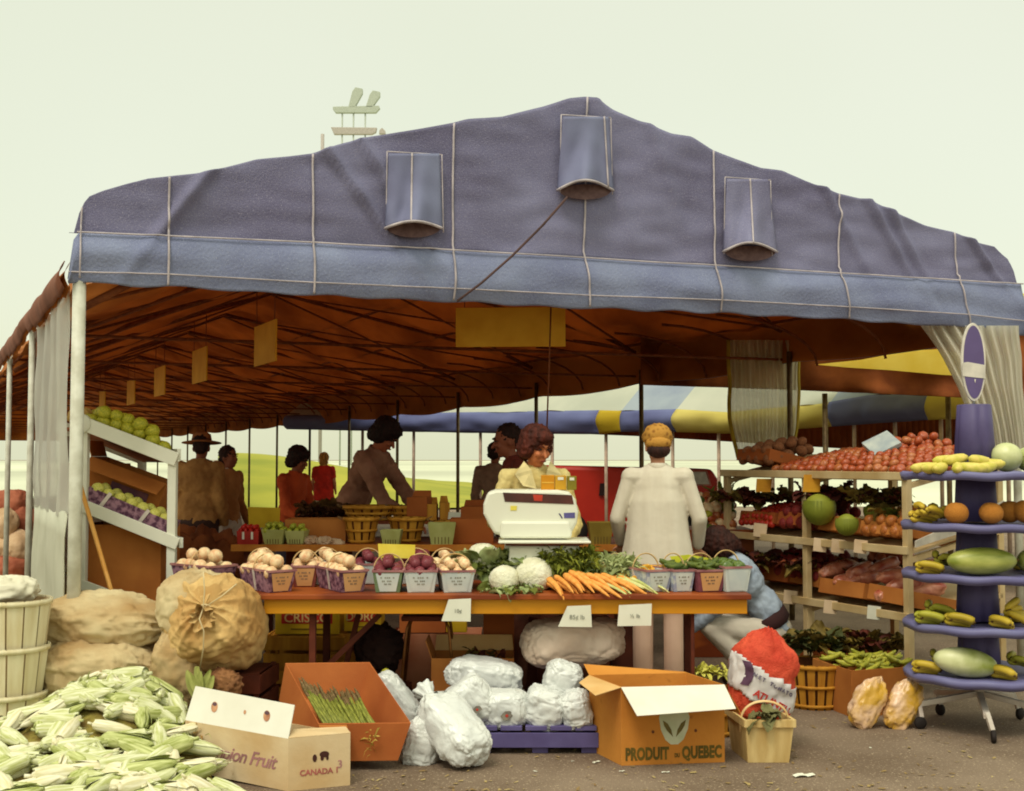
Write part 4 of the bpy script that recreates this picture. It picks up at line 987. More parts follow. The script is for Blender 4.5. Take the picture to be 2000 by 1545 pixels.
# mixed produce heap between cardigan woman and shelf
c = at(1398, 1030, 9.6)
o = thing('produce_stand', 'far stand of mixed red and yellow produce right of the white cardigan', 'stand', (c.x, 9.6, 0))
g = MB(); g.box((0, 0, .48), (.5, .5, .96)); g.build('stand_body', m_oak, o, bevel=.005)
for i in range(60):
    px, py = U(1366, 1432), U(968, 1036); me, nm = random.choice(((F_tom, 'tomato'), (F_lime, 'green_fruit'), (F_tom2, 'tomato'), (F_pep, 'green_pepper'), (F_peach, 'peach')))
    p = at(px, py, 9.6-.25*(py-968)/70+U(0, .1)); inst(nm, me, p, rand_rot(), U(.03, .05), 'mixed red, green and yellow produce piled right of the white cardigan', nm.replace('_', ' '), 'mixed produce pile')
leafy('green tufts sticking up from the mixed produce pile', 'leaf_bunch', 'leaves', 1408, 965, 9.6, 20, .12, .02, .1, [m_leafd, m_leafp], up=1.5)
# ------------------------------------------------------------------ people
def skinm(n, c): return M('skin_'+n, c, tuple(x*.88 for x in c), rough=.6, scale=6, sss=0)
sk1 = skinm('tan', (186, 116, 82)); sk2 = skinm('dark', (150, 84, 58)); sk3 = skinm('warm', (206, 134, 98))
def hairm(n, c): return M('hair_'+n, c, tuple(x*.6 for x in c), rough=.75, scale=30, bump=.8, bscale=60, stretch=(1, 1, .25))
def hand(g, w, d, side, r=.009, curl=.6, nrm=V((0, 0, -1))):
    """palm and five fingers from wrist w along d, palm facing nrm"""
    d = V(d).normalized(); n = (V(nrm) - d*V(nrm).dot(d)).normalized(); x = d.cross(n).normalized()*side
    pc = V(w)+d*.05
    g.ell(pc, (.040, .050, .017), Matrix((x, d, n)).transposed(), 10, 8)
    for k, (o, L_) in enumerate(((-.028, .062), (-.009, .075), (.010, .078), (.028, .070))):
        a = pc + d*.042 + x*o; b = a + (d*math.cos(curl*.6)+n*math.sin(curl*.6))*L_*.5; c = b + (d*math.cos(curl*1.5)+n*math.sin(curl*1.5))*L_*.5
        g.cap(a-d*.015, b, r, r*.92, 7); g.cap(b, c, r*.92, r*.75, 7)
    a = pc - d*.02 + x*.030; b = a + (x*.75+d*.65).normalized()*.035; c = b + (d*.8+n*.5).normalized()*.028
    g.cap(a, b, r*1.15, r, 7); g.cap(b, c, r, r*.8, 7)
def headmesh(g, c, R, s=1.0, nose=True):
    """head centred at c; R maps local (-Y = face) to body space"""
    P = lambda x, y, z: c + R @ V((x*s, y*s, z*s))
    g.ell(P(0, .012, .02), (.074*s, .092*s, .100*s), R, 18, 12)
    g.ell(P(0, -.028, -.035), (.056*s, .062*s, .078*s), R, 16, 10)
    g.ell(P(0, -.062, -.088), (.026*s, .022*s, .020*s), R, 10, 8)
    if nose:
        g.cap(P(0, -.085, .012), P(0, -.112, -.022), .009*s, .013*s, 8)
        g.ell(P(0, -.086, -.055), (.024*s, .012*s, .010*s), R, 10, 6)
        g.ell(P(0, -.082, .038), (.045*s, .014*s, .010*s), R, 10, 6)
        for e in (-1, 1): g.ell(P(e*.034, -.074, -.018), (.022*s, .02*s, .022*s), R, 8, 6)
    for e in (-1, 1): g.ell(P(e*.076, .012, -.012), (.010*s, .018*s, .030*s), R, 8, 6)
def person(label, loc, rz, skin, shirt=None, pants=None, hair=None, hairfn=None, pose=None, lean=0.0, head=(0, 0, 0), scale=1.0,
           group=None, sleeve=1.0, face=True, vox=.011, hands=True, shirt_len=.86, bulk=1.0, disp=.012, hat=None, flare=0.0, shoes=True, shirt2=None):
    o = thing('person', label, 'person', loc, rz, group)
    J = dict(pel=(0, 0, .94), wst=(0, 0, 1.06), chs=(0, .0, 1.27), nck=(0, .01, 1.45), hd=(0, -.02, 1.60),
             sL=(.175, .01, 1.40), sR=(-.175, .01, 1.40), eL=(.225, .03, 1.13), eR=(-.225, .03, 1.13), wL=(.22, -.10, .90), wR=(-.22, -.10, .90),
             hL=(.09, 0, .92), hR=(-.09, 0, .92), kL=(.10, -.02, .50), kR=(-.10, -.02, .50), aL=(.10, .02, .08), aR=(-.10, .02, .08))
    J = {k: V(v) for k, v in J.items()}
    if lean:
        Rl = Rx(lean)     # positive leans towards -Y
        for k in ('wst', 'chs', 'nck', 'hd', 'sL', 'sR', 'eL', 'eR', 'wL', 'wR'):
            f = .5 if k == 'wst' else 1; J[k] = J['pel'] + Rx(lean*f) @ (J[k]-J['pel'])
    if pose: J.update({k: V(v) for k, v in pose.items()})
    J = {k: v*scale for k, v in J.items()}; s = scale
    hR_ = Rz(head[2]) @ Rx(lean*.6+head[0]) @ Ry(head[1])
    tdir = (J['nck']-J['pel']).normalized(); xd = (J['sL']-J['sR']).normalized(); yd = tdir.cross(xd).normalized()*1
    TR = Matrix((xd, yd, tdir)).transposed()
    # body: one continuous surface
    g = MB(); headmesh(g, J['hd'], hR_, s)
    g.cap(J['nck']-tdir*.04*s, J['hd']-hR_ @ V((0, -.0, .06*s)), .052*s, .046*s, 12)
    b = .9
    def torso(g, e):
        g.ell(J['chs']+tdir*.03*s, ((.165+e)*s*bulk, (.105+e)*s*bulk, .19*s+e), TR, 20, 12)
        g.ell(J['wst'], ((.140+e)*s*bulk, (.100+e)*s*bulk, .17*s+e), TR, 20, 12)
        g.ell(J['pel'], ((.155+e)*s*bulk, (.110+e)*s*bulk, .13*s+e), TR, 20, 12)
        for k in ('sL', 'sR'): g.cap(J['nck']-tdir*.055*s, J[k], (.05+e*.6)*s, (.055+e)*s, 10)
    torso(g, -.012)
    for a in 'LR':
        g.cap(J['s'+a], J['e'+a], .046*s, .036*s, 10); g.cap(J['e'+a], J['w'+a], .038*s, .026*s, 10)
        g.cap(J['h'+a], J['k'+a], .078*s, .052*s, 12); g.cap(J['k'+a], J['a'+a], .052*s, .034*s, 12)
        fd = V((0, -1, 0)); g.cap(J['a'+a]+V((0, .03*s, -.035*s)), J['a'+a]+fd*.14*s+V((0, 0, -.045*s)), .036*s, .030*s, 8)
        if hands: hand(g, J['w'+a], (J['w'+a]-J['e'+a]), 1 if a == 'L' else -1, r=.0095*s)
    body = g.build('body', skin, o, remesh=vox if not hands else min(vox, .0075), smooth=2)
    if shirt:
        g = MB(); e = .012
        torso(g, e)
        for a in 'LR':
            el = J['s'+a].lerp(J['e'+a], min(1, sleeve*2)); g.cap(J['s'+a], el, .062*s*bulk, .053*s*bulk, 10)
            if sleeve > .5:
                wl = J['e'+a].lerp(J['w'+a], (sleeve-.5)*1.9); g.cap(J['e'+a], wl, .054*s*bulk, .043*s*bulk, 10)
        if flare:
            g.lathe([(.0004, .44*s), (.15*s, .40*s), (.185*s, .30*s), ((.19+flare*.2)*s, .12*s), ((.19+flare*.6)*s, -.04*s), ((.19+flare)*s, -.17*s), ((.18+flare)*s, -.175*s), (.0004, -.17*s)], 48, J['pel'], TR @ Matrix.Diagonal((1, .68, 1)), rfn=lambda a, z: 1+.03*math.sin(a*9+1.2)*max(0, min(1, (.3-z)*2.2)))
        sh = g.build('shirt', shirt, o, remesh=vox*.9, smooth=6, disp=(disp*2.2, .055))
        # collar ring
        g = MB(); g.lathe([(.060*s, -.03*s), (.066*s, .0), (.062*s, .028*s), (.054*s, .028*s), (.055*s, -.03*s)], 18, J['nck']+tdir*.015*s, TR)
        g.build('collar', shirt2 or shirt, o, smooth=1)
    if pants:
        g = MB(); g.ell(J['pel']-tdir*.03*s, (.165*s*bulk, .122*s*bulk, .12*s), TR, 20, 10)
        for a in 'LR':
            g.cap(J['h'+a], J['k'+a], .094*s*bulk, .070*s, 12); g.cap(J['k'+a], J['a'+a]+V((0, 0, .02)), .070*s, .066*s, 12)
        g.build('trousers', pants, o, remesh=vox, smooth=5, disp=(disp, .08))
    if shoes:
        for a in 'LR':
            g = MB(); g.cap(J['a'+a]+V((0, .03*s, -.035*s)), J['a'+a]+V((0, -.15*s, -.045*s)), .042*s, .036*s, 10)
            g.build('shoe', M('shoe_brown', (84, 50, 34), rough=.6), o, remesh=.01, smooth=2)
    if hair:
        g = MB(); P = lambda x, y, z: J['hd'] + hR_ @ V((x*s, y*s, z*s))
        for (x, y, z, rx, ry, rz_) in (hairfn or [(0, .022, .042, .086, .098, .096)]):
            g.ell(P(x, y, z), (rx*s, ry*s, rz_*s), hR_, 16, 10)
        g.build('hair', hair, o, remesh=.008, smooth=1, disp=(.03, .018))
    if hat: hat(o, J['hd'], hR_, s)
    if face:
        for e in (-1, 1):
            g = MB(); g.ell(J['hd'] + hR_ @ V((e*.031*s, -.083*s, .018*s)), (.012*s, .007*s, .006*s), hR_, 8, 6)
            g.build('eye', M('eye_dark', (50, 26, 20), rough=.4), o)
            g = MB(); g.tube([J['hd'] + hR_ @ V((e*(.012+.036*t)*s, (-.094+.012*t)*s, (.036+.008*math.sin(PI*t))*s)) for t in (0, .33, .66, 1)], .0045*s, 6)
            g.build('eyebrow', hair or M('hair_b', (60, 30, 20)), o)
        g = MB(); g.ell(J['hd'] + hR_ @ V((0, -.097*s, -.055*s)), (.024*s, .006*s, .006*s), hR_, 10, 6)
        g.build('lips', M('lips', (150, 62, 50), rough=.5), o)
    return o, J, hR_
def foot(px, py, Y):
    p = at(px, py, Y); return V((p.x, p.y, 0))
curly = [(0, .03, .05, .105, .115, .10), (.07, .02, .0, .045, .07, .08), (-.07, .02, .0, .045, .07, .08), (0, .09, -.03, .09, .05, .09), (0, -.06, .09, .07, .04, .04)]
mop = [(0, .02, .055, .105, .115, .10), (.062, .03, -.0, .045, .08, .075), (-.062, .03, -.0, .045, .08, .075), (0, .085, -.02, .085, .05, .085), (0, -.05, .085, .08, .055, .04)]
short = [(0, .028, .045, .082, .092, .088), (0, .07, -.01, .07, .045, .06)]
# woman with cream collar serving at the scale, looking down to the right
cream = M('cream_blouse', (214, 196, 132), (196, 172, 104), rough=.8, scale=9, bump=.2)
o, J, hR_ = person('woman in a cream open-collared blouse with curly auburn hair looking down behind the scale', foot(1040, 900, 7.85), math.radians(12), skinm('rosy', (208, 124, 78)), cream, M('brown_skirt', (96, 50, 34)),
    hairm('auburn', (88, 34, 20)), curly, lean=.16, head=(.26, 0, math.radians(22)), scale=.985, sleeve=1, pose=dict(wL=(.16, -.32, 1.02), eL=(.25, -.1, 1.1), wR=(-.18, -.3, 1.02), eR=(-.27, -.1, 1.12)), vox=.009)
g = MB()
for e in (-1, 1):
    g.slab([J['nck']+V(p) for p in ((e*.02, -.13, -.12), (e*.05, -.115, .0), (e*.085, -.055, .055), (e*.15, -.09, -.03), (e*.11, -.145, -.10))], V((0, -.006, .006)))
g.build('lapel', M('pale_lapel', (226, 208, 150), rough=.8), o, bevel=.002)
# dark-haired man behind her, profile to the left
person('dark-haired man in a maroon top, profile to the left, standing behind the serving woman', foot(1032, 900, 9.3), math.radians(-80), sk2, M('maroon_top', (120, 48, 36), rough=.9, scale=9), M('dark_trousers', (66, 40, 34)),
    hairm('black', (48, 22, 16)), short, lean=.22, head=(.1, 0, 0), scale=1.03)
# man with cropped hair further back
person('man with cropped dark hair and a grey-brown shirt, back turned, left of the scale', foot(966, 920, 13.6), math.radians(165), sk2, M('greybrown_shirt', (156, 124, 104), rough=.9, scale=9), M('dark_trousers', (66, 40, 34)),
    hairm('black', (48, 22, 16)), short, scale=.97, vox=.014, hands=False, face=False)
# white cardigan woman
def scarf(o, hd, R, s):
    g = MB(); g.ell(hd + R @ V((0, .02, .06)), (.098, .108, .088), R, 24, 14, fn=lambda q, th, ph: q*(1+.05*math.sin(ph*7+th*5)))
    g.ell(hd + R @ V((0, .06, .0)), (.085, .07, .05), R, 16, 8)
    g.build('headscarf', M('mustard_scarf', (184, 134, 58), (130, 84, 30), rough=.85, dist='voronoi', scale=32, mixp=(.1, .5), bump=.4), o)
    g = MB(); g.ell(hd + R @ V((0, .062, -.045)), (.078, .05, .05), R, 14, 8); g.build('hair', hairm('darkbrown', (62, 30, 22)), o, disp=(.01, .02))
card = M('white_cardigan', (216, 208, 190), (200, 190, 170), rough=.95, scale=3, bump=.3, bscale=120, stretch=(5, 5, .4), mixp=(.2, .8))
person('person in a long white cardigan, mustard headscarf and pale trousers, back turned behind the table', foot(1284, 900, 7.95), math.radians(172), skinm('light', (212, 150, 116)), card, M('pale_pink_trousers', (214, 180, 156), (200, 164, 140), rough=.9, scale=4),
    None, None, lean=.05, head=(.28, 0, .12), scale=.985, sleeve=.95, hat=scarf, face=False, flare=.07, bulk=.97, disp=.0015, vox=.009,
    pose=dict(eL=(.265, .0, 1.13), eR=(-.27, .0, 1.13), wL=(.25, -.16, .95), wR=(-.26, -.14, .93)))
# man in brown sweater bending over baskets
person('tall man with a black mop of hair and brown sweater bending over bushel baskets', foot(688, 900, 10.6), math.radians(68), skinm('ruddy', (186, 104, 72)), M('brown_sweater', (164, 118, 96), (132, 90, 70), rough=.95, scale=7, bump=.3), M('dark_trousers', (66, 40, 34)),
    hairm('black2', (42, 20, 18)), mop, lean=.42, head=(.42, 0, 0), scale=1.10, pose=dict(pel=(0, .06, .94), eL=(.20, -.42, 1.02), wL=(.14, -.62, .92), eR=(-.20, -.40, 1.02), wR=(-.14, -.60, .90), hL=(.09, .06, .92), hR=(-.09, .06, .92)), bulk=1.08)
# red shirted youngster
person('youngster in a rust-red shirt with black hair, profile right, beside the yellow card', foot(566, 900, 11.6), math.radians(62), sk2, M('rust_shirt', (214, 92, 46), (176, 66, 30), rough=.85, scale=4, bump=.3), M('navy_jeans', (70, 62, 84)),
    hairm('black', (48, 22, 16)), mop, lean=.14, head=(.2, 0, 0), scale=.93, pose=dict(eL=(.2, -.12, 1.06), wL=(.12, -.36, .98), eR=(-.2, -.12, 1.08), wR=(-.12, -.36, 1.0)))
# far figure in red top
person('far person with fair hair in a bright red top walking on the grass', foot(633, 900, 23), math.radians(175), sk3, M('scarlet_top', (210, 44, 26), rough=.8), M('cream_skirt', (214, 190, 150)),
    hairm('fair', (214, 150, 70)), [(0, .03, .03, .1, .1, .11), (0, .06, -.06, .09, .06, .1)], scale=.93, vox=.02, hands=False, face=False, sleeve=.3, flare=.03)
# hat man, back turned
def hat(o, hd, R, s):
    g = MB(); g.lathe([(0, .145), (.05, .15), (.082, .128), (.092, .07), (.175, .052), (.18, .046), (.09, .048), (.07, .05)], 28, hd, R @ Rx(-.08), rfn=lambda a, z: 1+.04*math.cos(2*a))
    g.build('hat', M('straw_hat', (170, 108, 62), (140, 84, 44), rough=.9, scale=20), o)
    g = MB(); g.lathe([(.0935, .062), (.0945, .085), (.09, .088), (.089, .062)], 28, hd, R @ Rx(-.08)); g.build('hat_band', M('hat_band', (104, 56, 34)), o)
person('broad man in a brimmed hat and olive-brown jacket, back turned, behind the green fruit shelf', foot(388, 900, 11.6), math.radians(170), sk2, M('olive_jacket', (180, 132, 76), (144, 100, 54), rough=.9, scale=5, bump=.3), M('dark_trousers', (66, 40, 34)),
    hairm('black', (48, 22, 16)), short, head=(.15, 0, .3), scale=1.0, hat=hat, bulk=1.28, face=False, hands=False, lean=.06)
person('person with long dark hair, ochre jacket and white dress, beside the man in the hat', foot(445, 900, 12.6), math.radians(60), sk2, M('ochre_jacket', (176, 120, 70), (150, 96, 50), rough=.9, scale=6), M('white_dress', (208, 190, 176)),
    hairm('darkbrown', (62, 30, 22)), [(0, .03, .04, .09, .1, .1), (0, .08, -.08, .08, .05, .14)], scale=.94, vox=.013, hands=False, shirt2=M('white_dress', (208, 190, 176)))
# crouching figure right of the table
b0 = foot(1455, 900, 8.15)
o, J, hR_ = person('person in a pale blue shirt and light trousers crouching behind the table end, facing left', b0, math.radians(-90), sk2, M('pale_blue_shirt', (160, 172, 186), (136, 148, 168), rough=.8, scale=4, bump=.3), M('light_grey_trousers', (204, 196, 180), (180, 170, 156), rough=.85, scale=4),
    hairm('darkbrown2', (60, 24, 14)), mop, head=(.9, 0, 0), scale=1.0, face=False, shirt2=None, vox=.011,
    pose=dict(pel=(0, .16, .40), wst=(0, .12, .52), chs=(0, -.0, .68), nck=(0, -.10, .82), hd=(0, -.17, .90), sL=(.17, -.06, .78), sR=(-.17, -.06, .78),
              eL=(.22, -.22, .55), eR=(-.22, -.22, .55), wL=(.12, -.38, .40), wR=(-.12, -.38, .40), hL=(.10, .14, .36), hR=(-.10, .14, .36), kL=(.13, -.26, .42), kR=(-.13, -.26, .42), aL=(.12, .04, .08), aR=(-.12, .04, .08)))
g = MB(); tdir = (J['nck']-J['pel']).normalized(); yd = V((1, 0, 0)).cross(tdir)
g.lathe([(.16, -.05), (.185, -.03), (.185, .04), (.16, .05)], 24, J['pel']+tdir*.04, Matrix((V((1, 0, 0)), tdir.cross(V((1, 0, 0))), tdir)).transposed() @ Matrix.Diagonal((1, .78, 1)))
g.build('dark_waistband', M('dark_waistband', (52, 26, 26), rough=.9), o)
# ------------------------------------------------------------------ right display shelving
m_cream = M('cream_painted_wood', (204, 182, 138), (176, 148, 100), rough=.6, scale=4)
SY = 7.7; SU = V((-.432, .902, 0)).normalized(); SVv = V((SU.y, -SU.x, 0))
A0 = at(1775, 1205, SY); A0.z = 0
zT, zM, zL = at(1775, 930, SY).z, at(1775, 1075, SY).z, at(1775, 1205, SY).z
sh = thing('display_shelving', 'cream painted wooden display shelving with three sloping trays of produce at right', 'shelving', A0)
SL = 1.9; SD = .78; RISE = .16
def sp(u, v, z): return SU*u + SVv*v + V((0, 0, z))
for u in (0, .97, 1.9):
    g = MB(); g.bar(sp(u, 0, 0), sp(u, 0, zT+.01), .045, .045, SU); g.build('post', m_cream, sh, bevel=.003)
    g = MB(); g.bar(sp(u, SD, 0), sp(u, SD, zT+RISE), .045, .045, SU); g.build('post', m_cream, sh, bevel=.003)
for z in (zT, zM, zL):
    g = MB(); g.bar(sp(-.03, -.03, z), sp(SL+.04, -.03, z), .022, .05); g.build('front_rail', m_cream, sh, bevel=.003)
    g = MB(); g.slab([sp(0, .0, z-.03), sp(SL, .0, z-.03), sp(SL, SD, z-.03+RISE), sp(0, SD, z-.03+RISE)], V((0, 0, .014))); g.build('tray', m_cream, sh)
    for u in (0, .97, 1.9): g = MB(); g.bar(sp(u, .02, z-.06), sp(u, SD, z-.06+RISE), .03, .045, SU); g.build('side_rail', m_cream, sh)
g = MB(); g.slab([sp(-.04, .02, zM+.02), sp(-.04, SD, zM+RISE+.02), sp(-.04, SD, zM+RISE+.14), sp(-.04, .02, zM+.06)], SU*-.012); g.build('end_board', M('white_end_board', (214, 206, 190)), sh)
def tray_T(u, v, z, dz=0.0):
    """frame on a tray: local x along SU, y along the slope"""
    sl = V((SVv.x*SD, SVv.y*SD, RISE)).normalized(); n = SU.cross(sl)
    n = n if n.z > 0 else -n
    m = Matrix((SU, sl, n)).transposed().to_4x4()
    base = A0 + sp(u, v, z-.012+RISE*v/SD+dz)
    return Matrix.Translation(base) @ m
tomg = 'tomatoes heaped on the top tray of the right shelving'
def tomato_heap(u0, u1, v0, v1, r, layers, dome, fill=1.0, dz=0):
    T = tray_T((u0+u1)/2, (v0+v1)/2, zT, dz)
    W, L_ = u1-u0, v1-v0
    for L2 in range(layers):
        ww, ll = W/2-r*(1+L2*1.6), L_/2-r*(1+L2*1.2); nx = max(1, int(2*ww/(2.05*r))+1); ny = max(1, int(2*ll/(2.05*r))+1)
        for i in range(nx):
            for j in range(ny):
                x = -ww+2*ww*i/max(1, nx-1)+U(-.3, .3)*r; y = -ll+2*ll*j/max(1, ny-1)+U(-.3, .3)*r
                z = r*.9+L2*r*1.3+dome*(1-(2*x/W)**2)*(1-(2*y/L_)**2)
                me = F_tom if random.random() < .55+.3*(y < 0) else F_tom2
                inst('tomato', me, T @ V((x, y, z)), rand_rot(), r*U(.9, 1.1), 'ripe tomato in the heap on the top tray of the right shelving', 'tomato', tomg)
tomato_heap(-.22, 1.42, .03, .74, .035, 1, .05)
tomato_heap(.33, .72, .45, .74, .035, 2, .02, dz=.05)
def tcarton(lab, u, v, zlev, w, l, h, mat, rz=0, **k):
    T = tray_T(u, v, zlev); R = T.to_3x3() @ Rz(rz)
    return carton(lab, T.translation, w, l, h, 0, mat, rot=R.to_euler(), **k), T
cr_, T_ = tcarton('brown carton of potatoes at the left end of the top tray', 1.66, .3, zT, .40, .5, .085, m_kraft2)
heap(F_pot, 'potato', 'potato', 'brown potatoes in the carton at the left of the top tray', 'potatoes on the top tray', T_, .4, .48, .045, .05, layers=2, dome=.02)
g_ = thing('blue_box', 'grey-blue paper packet lying on the tomatoes of the top tray', 'packet', at(1722, 868, 8.45)); g = MB(); g.box((0, 0, 0), (.20, .2, .035), Ry(-.45) @ Rx(.5)); g.build('paper', M('bluegrey_paper', (180, 186, 180), (150, 160, 164), scale=12), g_, bevel=.004)
pcg = 'price cards on the right shelving'
def rcard(lab, px, py, w, h, mat, z, sl=0):
    Yd = None
    # find depth of the rail in that column
    k = (px-1000)/F; u = (k*A0.y - A0.x)/(SU.x - k*SU.y); Y = (A0+SU*u).y - .05
    return pcard(lab, [(px-w, py-h), (px+w, py-h+sl), (px+w-3, py+h+sl), (px-w-2, py+h)], Y, mat, group=pcg)
m_mc = M('mustard_card3', (200, 144, 36), (180, 120, 26))
rcard('left mustard card tucked on the top rail of the right shelving', 1493, 948, 15, 13, m_mc, zT)
rcard('right mustard card hanging over the mid post of the right shelving', 1587, 944, 17, 17, m_mc, zT)
m_pc = M('cream_card', (214, 190, 158), (200, 172, 138))
for i, (px, py, lb) in enumerate(((1486, 1034, 'cream card on the middle rail, leftmost, in front of the radishes'), (1603, 1063, 'cream card on the middle rail just right of the mid post'), (1638, 1065, 'second cream card right of the mid post on the middle rail'), (1682, 1066, 'third cream card on the middle rail, slanted'), (1545, 1165, 'cream card on the bottom rail, leftmost'), (1623, 1184, 'cream card on the bottom rail below the pink bags'), (1708, 1195, 'white card on the bottom rail nearest the banana rack'))):
    rcard(lb, px, py, 13, 13, m_pc if i < 6 else m_card, 0, sl=3)
# middle tray
cs = [('low brown carton of red radishes at the left of the middle tray', 1.62, .30, .42, .5, .08, m_kraft2), ('brown carton of dark beets left of the mid post on the middle tray', 1.18, .30, .38, .5, .09, m_kraft2), ('ochre carton under the green cabbage on the middle tray', .74, .26, .36, .42, .10, m_kraft), ('ochre carton of onions at the right of the middle tray', .28, .26, .44, .42, .08, m_kraft)]
Ts = []
for lb, u, v, w_, l_, h_, mt in cs: Ts.append(tcarton(lb, u, v, zM, w_, l_, h_, mt)[1])
F_rad = fruit('radish', M('radish_skin', (190, 50, 30), (150, 30, 20), rough=.5), d=-.2, nu=8, nv=6)
heap(F_rad, 'radish', 'radish', 'red radishes in the left carton of the middle tray', 'radishes on the middle tray', Ts[0], .42, .5, .027, .06, layers=2, dome=.04)
heap(F_beet, 'beet', 'beet', 'dark red beets in the carton left of the mid post', 'beets on the middle tray', Ts[1], .38, .5, .045, .05, layers=2, dome=.06)
heap(F_onion, 'onion', 'onion', 'orange onions in the right carton of the middle tray', 'onions on the middle tray', Ts[3], .44, .42, .042, .05, layers=2, dome=.03)
m_cab = M('cabbage_leaf', (138, 142, 48), (104, 112, 30), rough=.6, scale=3, bump=.5, bscale=14)
def cabbage(lab, px, py, Y, r, mat=m_cab, name='cabbage'):
    o = thing(name, lab, name.replace('_', ' '), at(px, py, Y)); g = MB(); g.ell((0, 0, 0), r, nu=28, nv=18, fn=lambda q, th, ph: q*(1+.04*nz(q*(1/r), 1.3, px))); g.build('heart', mat, o)
    for k in range(4):
        a = k*1.57+.5; g = MB()
        def fn(u, v): 
            th = PI*(.95-.62*v); ph = a+(u-.5)*2.0; rr = r*(1.04+.12*v**3)
            return V((rr*math.sin(th)*math.cos(ph), rr*math.sin(th)*math.sin(ph), -rr*-math.cos(th)))
        g.grid(fn, 8, 8); g.build('outer_leaf', mat, o)
    return o
cabbage('round green cabbage beside the mid post on the middle tray', 1600, 995, 8.45, .105)
cabbage('smaller green cabbage lower right on the middle tray', 1654, 1025, 8.05, .07)
cabbage('small pale cabbage behind the onions on the middle tray', 1705, 1000, 8.35, .06)
m_dl = M('dark_red_leaf', (96, 40, 24), (62, 24, 16), rough=.7, scale=8); m_ol = M('olive_leaf', (120, 100, 40), (84, 68, 26), rough=.7, scale=8)
leafy('dark red lettuces piled behind the cabbage on the middle tray', 'red_lettuce', 'lettuce', 1620, 975, 8.6, 90, .13, .05, .16, [m_dl, M('plum_leaf', (84, 30, 24), (50, 18, 14))], up=.8)
leafy('brown-green lettuces piled at the back right of the middle tray', 'lettuce', 'lettuce', 1715, 978, 8.3, 90, .12, .05, .16, [m_ol, m_dl, m_ol], up=.8)
leafy('dark leafy bunches at the back left of the middle tray', 'red_lettuce', 'lettuce', 1490, 978, 9.35, 70, .13, .05, .28, [m_dl, m_ol], up=.7)
leafy('olive leafy bunch spilling over the onions at the end of the middle tray', 'lettuce', 'lettuce', 1752, 1008, 8.05, 40, .10, .04, .09, [m_ol, m_leafd], up=.7)
leafy('reddish leafy bunches filling the back of the bottom tray', 'red_lettuce', 'lettuce', 1650, 1108, 8.75, 90, .13, .05, .38, [m_dl, M('rust_leaf', (150, 78, 40), (110, 48, 26)), m_ol], up=.7)
leafy('reddish leafy bunches at the left end of the bottom tray', 'red_lettuce', 'lettuce', 1500, 1098, 9.1, 70, .13, .05, .22, [m_dl, m_ol], up=.6)
# bottom tray
m_pb = M('pink_film_bag', (206, 140, 110), (150, 60, 40), rough=.3, scale=12, spec=.6, bump=.7, bscale=30)
for i, (u, v, w_, h_, mt, lb) in enumerate(((1.55, .3, .5, .16, m_kraft2, 'brown carton, leftmost on the bottom tray'), (1.1, .3, .36, .13, m_kraft, 'printed carton left of the mid post on the bottom tray'), (.62, .2, .44, .10, m_kraft, 'ochre carton right of the mid post holding pink bags'), (.18, .2, .36, .10, m_kraft, 'ochre carton at the right of the bottom tray'))):
    tcarton(lb, u, v, zL, w_, .44, h_, mt, rz=.1*(i % 2))
for i in range(24):
    u, v = U(.06, .88), U(.06, .6); T = tray_T(u, v, zL, .10+.05*(i % 3)); R = T.to_3x3() @ Rz(U(-.6, .6)) @ Ry(PI/2+U(-.3, .3))
    sack('film_bag', 'pinkish film bag of produce on the bottom tray of the right shelving', 'bag', T.translation, (.045, .055, .12), R, m_pb, group='pinkish film bags on the bottom tray', seed=i, wr=.14, nu=24, nv=16)
heap(F_beet, 'beet', 'beet', 'dark roots in the leftmost carton of the bottom tray', 'dark roots on the bottom tray', tray_T(1.3, .3, zL), .7, .4, .045, .10, layers=2, dome=.03, fill=.8)
# on the ground below
gp = A0 + sp(.75, .45, 0)
carton('long ochre carton of leafy greens on the ground under the shelving', A0 + sp(1.0, .35, 0), .5, .4, .26, math.atan2(SU.y, SU.x), m_kraft2)
def ground_leaves(lab, px, py, Y, n, mats, spread=.2, L_=.13, nm='greens_pile'): return leafy(lab, nm, 'greens', px, py, Y, n, L_, .045, spread, mats, up=.9)
ground_leaves('brown-green lettuces heaped under the bottom tray', 1690, 1262, 7.95, 130, [m_ol, m_dl, m_ol], .24)
ground_leaves('dark green leaves standing in the round basket under the shelving', 1592, 1262, 7.75, 90, [M('deep_green_leaf', (72, 76, 32), (48, 50, 22)), m_ol], .15)
bushel('ochre bushel basket on the ground left of the long carton', gnd(1590, 1378), .205, .16, .27, m_splint2, 20)
# long carton in front, ground
p0_, p1_, p3_ = gnd(1664, 1402), gnd(1790, 1392), gnd(1588, 1372)
